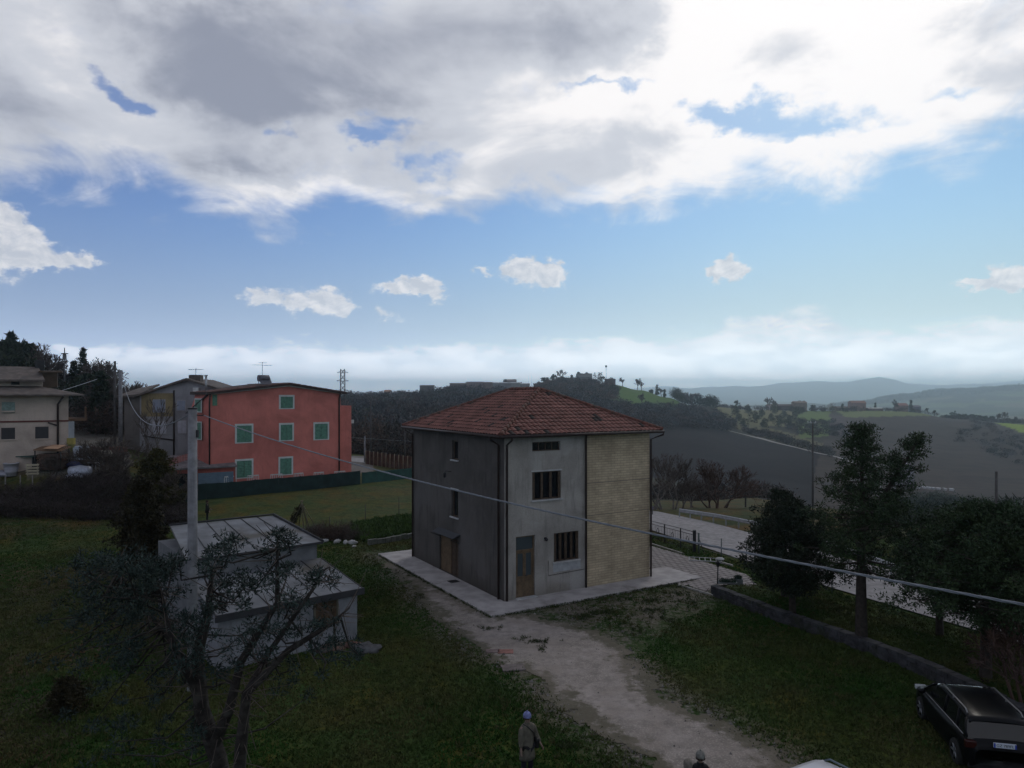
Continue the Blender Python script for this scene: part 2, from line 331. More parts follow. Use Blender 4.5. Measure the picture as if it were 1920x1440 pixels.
def vnoise(x, y, s, seed=0):                     # cheap value noise
    x = np.asarray(x)/s; y = np.asarray(y)/s; xi = np.floor(x).astype(np.int64); yi = np.floor(y).astype(np.int64); fx = smooth(x-xi); fy = smooth(y-yi)
    def g(a, b):
        n = (a*374761393+b*668265263+seed*974634777) & 0x7fffffff; n = ((n ^ (n >> 13))*1274126177) & 0x7fffffff; return ((n ^ (n >> 16)) & 0xffff)/65535.
    return (g(xi, yi)*(1-fx)+g(xi+1, yi)*fx)*(1-fy)+(g(xi, yi+1)*(1-fx)+g(xi+1, yi+1)*fx)*fy
def fbm(x, y, s, seed=0, o=4): return sum(vnoise(x, y, s/2**k, seed+k)/2**k for k in range(o))/sum(1/2**k for k in range(o))
# ------------------------------------------------------------------ materials
MATS = {}
def newmat(name):
    m = bpy.data.materials.new(name); m.use_nodes = True; t = NT(m.node_tree); p = m.node_tree.nodes['Principled BSDF']; return m, t, p
def mat(name, col, rough=.8, var=.15, scale=2.0, spec=.3, metal=0, bump=0, bscale=20, streak=0, dirt=None, coat=0):
    if name in MATS: return MATS[name]
    m, t, p = newmat(name); c = t.coord('Object')
    n = t.noise(c, scale, 6, .6); f = t.ss(n, .3, .7, 1-var, 1+var)
    out = t.mix(1.0, (*col, 1), t.vec(f, f, f), 'MULTIPLY')
    if streak:
        x, y, z = t.sep(c); s = t.noise(t.vec(x*3, y*3, z*.25), 2.0, 5, .6)
        out = t.mix(t.ss(s, .45, .75, 0, streak), out, (col[0]*.45, col[1]*.45, col[2]*.45, 1))
    if dirt:
        s = t.noise(c, scale*.35, 7, .65, .5); out = t.mix(t.ss(s, .5, .68), out, (*dirt, 1))
    t.put(p.inputs['Base Color'], out); p.inputs['Roughness'].default_value = rough; p.inputs['Specular IOR Level'].default_value = spec
    p.inputs['Metallic'].default_value = metal; p.inputs['Coat Weight'].default_value = coat
    if bump:
        b = m.node_tree.nodes.new('ShaderNodeBump'); b.inputs['Strength'].default_value = bump; b.inputs['Distance'].default_value = .02
        m.node_tree.links.new(t.noise(c, bscale, 4, .6).o, b.inputs['Height']); m.node_tree.links.new(b.outputs[0], p.inputs['Normal'])
    MATS[name] = m; return m
def leafmat(name, col, var=.45, hue=(1.25, 1.05, .7), rough=.7, trans=.0):
    if name in MATS: return MATS[name]
    m, t, p = newmat(name); g = m.node_tree.nodes.new('ShaderNodeNewGeometry')
    r = V(t, g.outputs['Random Per Island']); n = t.noise(t.coord('Object'), 1.2, 3, .5)
    f = t.ss(r*.6+n*.5, .2, .9, 1-var, 1+var)
    out = t.mix(1.0, (*col, 1), t.vec(f, f, f), 'MULTIPLY')
    out = t.mix(t.ss(n, .45, .7, 0, .6), out, (col[0]*hue[0], col[1]*hue[1], col[2]*hue[2], 1))
    t.put(p.inputs['Base Color'], out); p.inputs['Roughness'].default_value = rough; p.inputs['Specular IOR Level'].default_value = .15
    MATS[name] = m; return m
def glassmat(name, col=(.012, .014, .018), rough=.08):
    if name in MATS: return MATS[name]
    m, t, p = newmat(name); p.inputs['Base Color'].default_value = (*col, 1); p.inputs['Roughness'].default_value = rough; p.inputs['Specular IOR Level'].default_value = .6
    MATS[name] = m; return m
# ground: base colour by place ('tone'), grass/soil breakup by noise
def ground_mat():
    m, t, p = newmat('ground'); a = t.attr('tone'); c = t.coord('Object'); x, y, z = t.sep(c)
    n1 = t.noise(c, .35, 7, .65, .4); n2 = t.noise(c, 3.5, 6, .7); n3 = t.noise(c, .06, 5, .6)
    n4 = t.noise(c, 18, 4, .7)
    f = t.ss(n2*.5+n4*.5, .3, .7, .45, 1.6)
    out = t.mix(1.0, a, t.vec(f, f, f), 'MULTIPLY')
    k = t.attr('kindmap'); gr, soil, fld = t.sep(k)
    n5 = t.noise(c, .17, 6, .7, .8); out = t.mix(gr*t.ss(n5, .44, .60, 0, .8), out, t.mix(1.0, out, (1.35, .92, .95, 1), 'MULTIPLY')); out = t.mix(gr*t.ss(n5, .5, .36, 0, .7), out, t.mix(1.0, out, (.62, .82, .7, 1), 'MULTIPLY'))
    dry = t.mix(1.0, out, (1.45, 1.02, .75, 1), 'MULTIPLY')
    out = t.mix(gr*t.ss(n1, .42, .62), out, dry)
    dark = t.mix(1.0, out, (.55, .62, .6, 1), 'MULTIPLY')
    out = t.mix(gr*t.ss(t.noise(c, .9, 6, .6, .2), .5, .66, 0, .75), out, dark)
    peb = t.vor(c, 9)
    so = t.mix(t.ss(peb, .1, .55), (.21, .195, .18, 1), (.12, .105, .09, 1))
    out = t.mix(soil*t.ss(n2*.6+n1*.5, .48, .6), out, so)
    # plough furrows on the far fields
    w = t.noise(t.vec(x*.02+y*.5, y*.03, 0), 1.2, 4, .5)
    fo = t.mix(1.0, out, (1.7, 1.6, 1.5, 1), 'MULTIPLY')
    out = t.mix(fld*t.ss(w*.6+n3*.5, .42, .66), out, fo)
    t.put(p.inputs['Base Color'], out); p.inputs['Roughness'].default_value = .95; p.inputs['Specular IOR Level'].default_value = .1
    b = m.node_tree.nodes.new('ShaderNodeBump'); b.inputs['Strength'].default_value = .7; b.inputs['Distance'].default_value = .08
    m.node_tree.links.new((n2*.6+n4*.4).o, b.inputs['Height']); m.node_tree.links.new(b.outputs[0], p.inputs['Normal'])
    return m
GRD = ground_mat()
# ------------------------------------------------------------------ ground outlines, in metres on the ground (x, y)
def g0(px, py, z=0): Y = (CZ-z)*F/(py-HY); return ((px-960)/F*Y, Y)
DRIVE = [g0(*q) for q in [(700,1038),(722,1060),(770,1110),(830,1170),(900,1222),(985,1265),(1040,1320),(1120,1372),(1200,1422),(1290,1490),(1350,1560),(1560,1560),(1520,1465),(1440,1405),(1330,1345),(1240,1300),(1195,1250),(1178,1215),(1140,1182),(1080,1168),(1000,1152),(925,1150),(722,1044)]]
LOOSE = [g0(*q) for q in [(980,1148),(1200,1104),(1345,1104),(1345,1128),(1260,1165),(1185,1230),(1130,1190),(1050,1170)]]
# terrain sheet, polar grid
th = np.unique(np.concatenate([np.arange(-180, -44, 3.0), np.arange(-44, 42.01, .13), np.arange(45, 180.1, 3.0)]))
rr = np.concatenate([[0.01], np.geomspace(2.0, 40, 130), np.geomspace(40, 17000, 400)[1:]])
T, RR = np.meshgrid(np.radians(th), rr); X = np.sin(T)*RR; Y = np.cos(T)*RR; Z = h(X, Y)
# behind the viewer and far to the sides the land rolls on gently
nt, nr = len(th), len(rr)
idx = np.arange(nt*nr).reshape(nr, nt)
f = np.stack([idx[:-1, :-1], idx[:-1, 1:], idx[1:, 1:], idx[1:, :-1]], -1).reshape(-1, 4)
x = X.ravel(); y = Y.ravel(); z = Z.ravel(); Yc = np.maximum(y, 1)
px = x/Yc*F+960; py = HY-(z-CZ)/Yc*F
col = np.empty((len(x), 3)); col[:] = (.032, .060, .016); km = np.zeros((len(x), 3)); km[:, 0] = 1
nz = fbm(x, y, 9, 3); nb = fbm(x, y, 120, 5)
def zone(mask, c, k=None):
    col[mask] = c
    if k is not None: km[mask] = k
zone((y > 0) & (px < 420) & (y < 60) & (nz > .42), (.042, .042, .028))
bl = (smooth((y-34)/30)*(y > 0) * (.65+.5*nz))[:, None]; col = col*(1-bl)+np.array([.050, .068, .026])*bl
far = y > 130
zone(far, (.038, .037, .026), (0, 0, 0))
zone((y > 50) & (y < 130) & (px > 1215), (.052, .060, .026))
jx = (fbm(x, y, 60, 9)-.5)*10; jy = (fbm(x, y, 60, 19)-.5)*5
def pz(lo, hi, poly, c, k=(0, 0, 0)): zone((y > lo) & (y < hi) & inpoly(px+jx, py+jy*.5, poly), c, k)
pz(100, 620, [(1000,760),(1180,778),(1290,790),(1400,820),(1480,838),(1560,856),(1640,900),(1680,990),(1480,948),(1380,925),(1290,905),(1215,895),(1000,900)], (.010, .0085, .011), (0, 0, 1))
pz(300, 900, [(1365,796),(1400,812),(1480,834),(1560,851),(1560,838),(1480,812),(1420,798),(1380,788)], (.12, .115, .06))
pz(300, 1000, [(1340,762),(1500,762),(1500,800),(1440,800),(1360,790)], (.15, .145, .07))
pz(300, 900, [(1118,716),(1160,712),(1215,715),(1270,738),(1300,758),(1200,768),(1130,760),(1000,756),(1000,748),(1120,748)], (.07, .14, .03), (.3, 0, 0))  # hilltop grass: a break of sun put into its brighter green
pz(300, 1000, [(1488,772),(1556,764),(1556,818),(1500,822)], (.11, .16, .045))
pz(300, 1000, [(1556,765),(1720,765),(1800,772),(1800,786),(1590,786),(1580,778)], (.14, .17, .06))
pz(300, 1000, [(1556,776),(1590,782),(1602,812),(1556,822)], (.045, .035, .038), (0, 0, 1))
pz(130, 1000, [(1590,783),(1700,780),(1820,778),(1870,792),(1960,830),(2400,900),(2400,1100),(1500,1100),(1530,880),(1545,822),(1600,812)], (.038, .032, .029), (0, 0, 1))
pz(500, 1200, [(1868,793),(1920,796),(2400,810),(2400,850),(1920,812),(1890,800)], (.20, .28, .03))
zone((y > 1000) & (y < 6500), (.05, .06, .035)); m = (y > 1000) & (y < 6500) & (fbm(x, y, 260, 33) > .5); zone(m, (.10, .125, .05)); zone((y > 1000) & (y < 6500) & (fbm(x, y, 330, 41) > .56), (.13, .11, .07))
zone((y > 2900) & (y < 5200) & (z > -25) & (fbm(x, y, 200, 7) > .38), (.035, .04, .03))
zone(y > 6500, (.06, .065, .05)); zone((y > 6500) & (fbm(x, y, 900, 8) > .52), (.10, .10, .07))
nq = fbm(x, y, 4, 55)
zone((y > 59.2+(nq-.5)*5) & (y < 90+(nq-.5)*14) & (px < 235+(nq-.5)*60), (.13, .125, .11), (0, .6, 0))
zone((y > 84) & (y < 112) & (px > 640) & (px < 700), (.16, .15, .14), (0, .4, 0))
near = (y > 4) & (y < 50); dd = np.full(len(x), -99.); dl = dd.copy()
dd[near] = polydist(x[near], y[near], DRIVE); dl[near] = polydist(x[near], y[near], LOOSE)
km[:, 1] = np.maximum(km[:, 1], np.clip(1-np.abs(dd)/1.6, 0, 1)); km[:, 1] = np.maximum(km[:, 1], np.clip(.6+dl*.5, 0, .9))
me_o = np_mesh('ground', np.stack([x, y, z], -1), f, GRD, col=col, smooth=True); tag(me_o, kind='structure')
a = me_o.data.color_attributes.new('kindmap', 'FLOAT_COLOR', 'POINT'); a.data.foreach_set('color', np.concatenate([km, np.ones((len(x), 1))], 1).astype(np.float32).ravel())
# ------------------------------------------------------------------ haze: one closed box of thin air
m = bpy.data.materials.new('haze'); m.use_nodes = True; m.node_tree.nodes.clear(); t = NT(m.node_tree)
pv = t.n.new('ShaderNodeVolumePrincipled'); pv.inputs['Color'].default_value = (.80, .93, 1, 1); pv.inputs['Density'].default_value = 2.2e-4; pv.inputs['Anisotropy'].default_value = .80
o_ = t.n.new('ShaderNodeOutputMaterial'); t.l.new(pv.outputs[0], o_.inputs['Volume'])
b = MB(); b.box(-17200, 17200, -17200, 17200, -140, 330); hz_o = b.build('haze', m); tag(hz_o, kind='stuff')
# ------------------------------------------------------------------ laid surfaces
def sheet(name, poly, m, step=.14, rag=.25, lift=.02, seed=1, ns=.6, soft=.0, kind='structure', trim=None):
    P = np.array([q[:2] for q in poly]); x0, y0 = P.min(0)-.5; x1, y1 = P.max(0)+.5
    gx = np.arange(x0, x1, step); gy = np.arange(y0, y1, step); X, Y = np.meshgrid(gx, gy)
    d = polydist(X, Y, poly)+(fbm(X, Y, ns, seed, 5)-.5)*2*rag+(fbm(X, Y, ns*5, seed+9, 3)-.5)*2*rag
    Z = h(X, Y)+lift+np.clip(d, -.3, .3)*.0
    keep = (d[:-1, :-1] > 0) & (d[1:, :-1] > 0) & (d[:-1, 1:] > 0) & (d[1:, 1:] > 0)
    n1 = len(gx); ii = np.arange(len(gx)*len(gy)).reshape(len(gy), n1)
    f = np.stack([ii[:-1, :-1], ii[:-1, 1:], ii[1:, 1:], ii[1:, :-1]], -1)[keep]
    used = np.unique(f); mp = np.zeros(ii.size, np.int64); mp[used] = np.arange(len(used))
    v = np.stack([X.ravel(), Y.ravel(), Z.ravel()], -1)[used]
    dd_ = np.clip(d.ravel()[used]/1.5, 0, 1); return tag(np_mesh(name, v, mp[f], m, smooth=True, col=np.stack([dd_]*3, -1)), kind=kind)
def gravel_mat(name, ca, cb, cc, sc=14, patch=.25):
    m, t, p = newmat(name); c = t.coord('Object'); v = t.vor(c, sc); v2 = t.vor(c, sc*2.7)
    n = t.noise(c, patch, 6, .62, .3); n2 = t.noise(c, 2.2, 6, .7)
    out = t.mix(t.ss(v*.6+v2*.4, .15, .55), (*ca, 1), (*cb, 1))
    out = t.mix(t.ss(n, .42, .62, 0, .8), out, (*cc, 1)); g = t.ss(n2, .3, .7, .75, 1.2); out = t.mix(1.0, out, t.vec(g, g, g), 'MULTIPLY')
    out = t.mix(t.ss(t.noise(c, .8, 7, .7, .6), .6, .72, 0, .6), out, (cb[0]*.5, cb[1]*.5, cb[2]*.5, 1))
    if name == 'gravel':
        e_ = t.sep(t.attr('tone'))[0]; k_ = t.ss(t.noise(c, 2.6, 7, .75)*1.0-e_*.62, .10, .34); out = t.mix(k_*.85, out, (.085, .078, .052, 1)); k2 = t.ss(t.noise(c, .55, 4, .6), .48, .62); out = t.mix(k2*.35, out, (.20, .17, .145, 1))
    t.put(p.inputs['Base Color'], out); p.inputs['Roughness'].default_value = .95; p.inputs['Specular IOR Level'].default_value = .15
    b = t.n.new('ShaderNodeBump'); b.inputs['Strength'].default_value = .6; b.inputs['Distance'].default_value = .03; t.l.new((v*.5+n2*.5).o, b.inputs['Height']); t.l.new(b.outputs[0], p.inputs['Normal']); return m
GRAVEL = gravel_mat('gravel', (.38, .34, .315), (.225, .20, .18), (.31, .275, .255))
sheet('gravel_drive', DRIVE, GRAVEL, .065, .62, .02, 4, .5)
# concrete apron round the house, local frame of the house
HO = Vector((-.37, 34.0, 0)); HA = R(30.8)
def hl(x, y, z=0): c, s = math.cos(HA), math.sin(HA); return Vector((HO.x+x*c-y*s, HO.y+x*s+y*c, z))
CONC = mat('concrete', (.36, .34, .34), .9, .2, 1.2, bump=.2, streak=0, dirt=(.22, .205, .20))
ap = MB(); poly = [hl(-1.6, -1.6), hl(11.5, -1.6), hl(11.5, 1.2), hl(9.15, 1.2), hl(9.15, 11.4), hl(9.9, 12.9), hl(-1.6, 12.9)]
ap.prism([(p.x, p.y) for p in poly], -.2, .10); tag(ap.build('concrete_apron', CONC, bevel=.015), kind='structure')
# block paving beside the gate
def paver_mat():
    m, t, p = newmat('paving'); c = t.coord('Object'); br = t.n.new('ShaderNodeTexBrick'); mp = t.n.new('ShaderNodeMapping'); mp.inputs['Rotation'].default_value = (0, 0, -HA); t.l.new(c.o, mp.inputs[0]); t.l.new(mp.outputs[0], br.inputs[0])
    br.inputs['Color1'].default_value = (.27, .24, .235, 1); br.inputs['Color2'].default_value = (.21, .185, .19, 1); br.inputs['Mortar'].default_value = (.06, .055, .045, 1)
    br.inputs['Scale'].default_value = 1; br.inputs['Brick Width'].default_value = .42; br.inputs['Row Height'].default_value = .34; br.inputs['Mortar Size'].default_value = .035
    o = t.mix(t.ss(t.noise(c, 1.5, 6, .7), .55, .7, 0, .7), V(t, br.outputs[0]), (.075, .065, .05, 1)); t.put(p.inputs['Base Color'], o); p.inputs['Roughness'].default_value = .9; return m
PAVE = [g0(*q) for q in [(1180,1035),(1222,1024),(1300,1048),(1400,1078),(1420,1098),(1395,1108),(1345,1118),(1290,1100),(1240,1090)]]
sheet('paving', PAVE, paver_mat(), .12, .04, .05, 7)
# roads
ASPH = gravel_mat('asphalt', (.33, .315, .32), (.26, .25, .25), (.31, .295, .30), 30, .15)
def ribbon(name, pts, w, m, lift=.06, sub=6, crown=0):
    P = []; n = len(pts)
    for i in range(n-1):
        p0, p1, p2, p3 = [np.array(pts[max(0, min(n-1, i+k))][:2]) for k in (-1, 0, 1, 2)]
        for k in range(sub):
            t = k/sub; P.append(.5*((2*p1)+(-p0+p2)*t+(2*p0-5*p1+4*p2-p3)*t*t+(-p0+3*p1-3*p2+p3)*t**3))
    P.append(np.array(pts[-1][:2])); P = np.array(P); tg = np.gradient(P, axis=0); tg /= np.linalg.norm(tg, axis=1)[:, None]; nn = np.stack([-tg[:, 1], tg[:, 0]], -1)
    K = 7; v = []
    for k in range(K):
        Q = P+nn*w*(k/(K-1)-.5); v.append(np.column_stack([Q, h(Q[:, 0], Q[:, 1])+lift]))
    v = np.stack(v, 1).reshape(-1, 3); f = [(i*K+k, i*K+k+1, (i+1)*K+k+1, (i+1)*K+k) for i in range(len(P)-1) for k in range(K-1)]
    return tag(np_mesh(name, v, np.array(f), m, smooth=True), kind='structure'), P
RP = [(40, 4), (31, 16), (24.5, 27), (19.8, 36.5), (16.6, 44), (13.7, 51.5), (10.2, 60), (5, 72), (-3, 84), (-12, 94), (-22.5, 102), (-40, 110), (-70, 118)]
ribbon('road', RP, 6.0, ASPH, .07, 10)
TRK = gravel_mat('pale_track', (.42, .40, .38), (.34, .32, .30), (.38, .36, .34), 3, .02)
ribbon('farm_track', [hit(*q, dmin=300) for q in [(1300,794),(1350,804),(1400,817),(1450,830),(1500,842),(1550,854),(1600,870)]], 4.0, TRK, .5, 8)
# ------------------------------------------------------------------ near grass, uncountable
def grass():
    rng = np.random.default_rng(5); N = 230000
    Y = 13+(rng.random(N)**.8)*40; px = rng.uniform(-60, 1980, N); X = (px-960)/F*Y
    d = polydist(X, Y, DRIVE); dl = polydist(X, Y, LOOSE); dp = polydist(X, Y, PAVE); da = polydist(X, Y, [(p.x, p.y) for p in poly])
    rd = np.min(np.stack([np.hypot(X-p[0], Y-p[1]) for p in RIB]), 0)
    k = ((d < -1.3*rng.random(N)**1.5) | ((d < .3) & (rng.random(N) < .06))) & ((dl < -.2) | (rng.random(N) < .10+.35*(fbm(X, Y, 1.2, 8) > .56))) & (dp < -.1) & (da < -.05) & (rd > 3.3) & (rng.random(N) < 1-np.clip((Y-36)/28, 0, .97)) & ~((X > 8) & (Y > 52))
    X, Y = X[k], Y[k]; n = len(X); Z = h(X, Y); g = fbm(X, Y, 6, 12)
    hh = (.03+.06*rng.random(n))*(.5+1.1*g); B = 3; V_ = []; 
    for b in range(B):
        a = rng.uniform(0, 6.28, n); w = .018+.014*rng.random(n); lx = rng.normal(0, .05, n); ly = rng.normal(0, .05, n); ox = rng.normal(0, .05, n); oy = rng.normal(0, .05, n)
        V_.append(np.stack([np.stack([X+ox-np.cos(a)*w, Y+oy-np.sin(a)*w, Z], -1), np.stack([X+ox+np.cos(a)*w, Y+oy+np.sin(a)*w, Z], -1), np.stack([X+ox+lx, Y+oy+ly, Z+hh], -1)], 1))
    v = np.concatenate(V_).reshape(-1, 3); f = np.arange(len(v)).reshape(-1, 3)
    gg = np.repeat(np.tile(fbm(X, Y, 4, 22), B), 3)[:, None]; gg = np.clip((gg-.35)*3.2, 0, 1); c = np.array([.027, .068, .013])*(1-gg)+np.array([.066, .072, .026])*gg; c = c*(rng.random((len(v)//3, 1)).repeat(3, 0)*.5+.75)
    m, t, p = newmat('grass'); t.put(p.inputs['Base Color'], t.attr('tone')); p.inputs['Roughness'].default_value = .8; p.inputs['Specular IOR Level'].default_value = .1
    tag(np_mesh('grass', v, f, m, col=c, k=3), kind='stuff')
RIB = []
for i in range(len(RP)-1):
    for k in range(8): t_ = k/8; RIB.append((RP[i][0]*(1-t_)+RP[i+1][0]*t_, RP[i][1]*(1-t_)+RP[i+1][1]*t_))
grass()
# ------------------------------------------------------------------ buildings
def tilemat(name, a, b, c):
    m, t, p = newmat(name); g = m.node_tree.nodes.new('ShaderNodeAttribute'); g.attribute_name = 'tone'; r = t.sep(V(t, g.outputs['Color']))
    o = t.mix(r[0], (*a, 1), (*b, 1)); o = t.mix(t.ss(r[1], .8, .95), o, (*c, 1))
    n = t.noise(t.coord('Object'), 1.3, 6, .65); f = t.ss(n, .3, .7, .7, 1.25); o = t.mix(1.0, o, t.vec(f, f, f), 'MULTIPLY')
    lich = t.noise(t.coord('Object'), 9, 4, .6); o = t.mix(t.ss(lich, .6, .75, 0, .4), o, (.16, .15, .12, 1))
    t.put(p.inputs['Base Color'], o); p.inputs['Roughness'].default_value = .75; p.inputs['Specular IOR Level'].default_value = .25; return m
def stucco(name, col, dark=.55, s=.5, amt=.6, damp=0):
    m, t, p = newmat(name); c = t.coord('Object'); x, y, z = t.sep(c)
    n = t.noise(c, s, 8, .62, .5); n2 = t.noise(t.vec(x*2.5, y*2.5, z*.35), 1.4, 6, .6); n3 = t.noise(c, 14, 4, .6)
    f = t.ss(n, .3, .7, .78, 1.2); o = t.mix(1.0, (*col, 1), t.vec(f, f, f), 'MULTIPLY')
    o = t.mix(t.ss(n2, .5, .72, 0, amt), o, (col[0]*dark, col[1]*dark, col[2]*dark*1.02, 1))
    if damp: o = t.mix(t.ss(z-(n-.5)*2.2, .9, -.3, 0, .7), o, (col[0]*.42, col[1]*.38, col[2]*.34, 1)); o = t.mix(t.ss(t.noise(c, .35, 3, .5), .56, .66, 0, .5), o, (col[0]*1.35, col[1]*1.38, col[2]*1.45, 1))
    g = t.ss(n3, .3, .7, .93, 1.07); o = t.mix(1.0, o, t.vec(g, g, g), 'MULTIPLY')
    t.put(p.inputs['Base Color'], o); p.inputs['Roughness'].default_value = .92; p.inputs['Specular IOR Level'].default_value = .15
    b = t.n.new('ShaderNodeBump'); b.inputs['Strength'].default_value = .25; b.inputs['Distance'].default_value = .02; t.l.new(n3.o, b.inputs['Height']); t.l.new(b.outputs[0], p.inputs['Normal']); return m
WOOD = mat('brown_wood', (.06, .04, .027), .6, .3, 6); WOOD_L = mat('pale_wood', (.12, .082, .05), .6, .3, 5); PIPE = mat('dark_pipe', (.035, .024, .022), .45, .2, 3)
GLASS = glassmat('window_glass'); WHITE = mat('white_trim', (.52, .52, .52), .7, .12, 3); STONE_W = mat('pale_sill', (.42, .42, .43), .8, .15, 4)
DARK = mat('dark_metal', (.02, .02, .022), .5, .2, 5); METAL = mat('galvanised_metal', (.30, .31, .33), .45, .2, 3, metal=.6)
def fac(px, O, dv): r = (px-960)/F; return (r*O[1]-O[0])/(dv[0]-r*dv[1])
def tiled(mb_name, parent, m, poly_e, poly_t, pitch=.29, row=.38, amp=.062, seed=0):
    """one roof slope: eave points e0,e1 and top points t0,t1 (t0==t1 for a triangle); real corrugated tile courses"""
    e0, e1 = map(Vector, poly_e); t0, t1 = map(Vector, poly_t); rng = random.Random(seed)
    ax = (e1-e0).normalized(); L = (e1-e0).length
    mid = (t0+t1)/2-e0; up = (mid-ax*mid.dot(ax)); H = up.length; up.normalize(); nrm = ax.cross(up).normalized()
    if nrm.z < 0: nrm = -nrm
    a0 = (t0-e0).dot(ax); a1 = (t1-e0).dot(ax); rows = max(3, round(H/row)); nc = max(4, round(L/pitch)); pw = L/nc; sub = 4
    vs, fs, cs = [], [], []
    for r in range(rows):
        u0, u1 = r/rows, (r+1)/rows
        lo0, hi0 = a0*u0, L-(L-a1)*u0; lo1, hi1 = a0*u1, L-(L-a1)*u1
        for c in range(nc):
            x0, x1 = c*pw, (c+1)*pw
            if x1 < min(lo0, lo1) or x0 > max(hi0, hi1): continue
            tone = rng.random(); slip = 1 if rng.random() < .035 else rng.random()*.75; jz = rng.uniform(-.006, .008)
            b = len(vs)
            for k in range(sub+1):
                xx = x0+(x1-x0)*k/sub; hh = amp*abs(math.sin(math.pi*k/sub))**.7+jz
                for (u, lo, hi, dz) in ((u0, lo0, hi0, .032), (u1, lo1, hi1, 0)):
                    q = min(max(xx, lo), hi); vs.append(e0+ax*q+up*(u*H)+nrm*(hh+dz)); cs.append((tone, slip, 0))
            for k in range(sub): fs.append((b+2*k, b+2*k+2, b+2*k+3, b+2*k+1))
            # lip of the course, the shade in the gaps put into its dark colour
            b2 = len(vs)
            for k in range(sub+1):
                q = min(max(x0+(x1-x0)*k/sub, lo0), hi0); hh = amp*abs(math.sin(math.pi*k/sub))**.7+jz
                vs.append(e0+ax*q+up*(u0*H)+nrm*(hh+.032)); vs.append(e0+ax*q+up*(u0*H)-nrm*.01); cs += [(tone*.2, 1 if k in (0, 1, 3, 4) else .86, 0)]*2
            for k in range(sub): fs.append((b2+2*k+1, b2+2*k+3, b2+2*k+2, b2+2*k))
    o = np_mesh(mb_name, [tuple(v) for v in vs], fs, m, parent, col=np.array(cs)); return o
def ridge(mb, p, q, r=.11, n=7):
    p = Vector(p); q = Vector(q); L = (q-p).length; k = max(2, int(L/.38))
    for i in range(k):
        a = p+(q-p)*(i/k); b = p+(q-p)*((i+1.08)/k); mb.tube([a, b], [r*1.12, r*.92], n, cap=True)
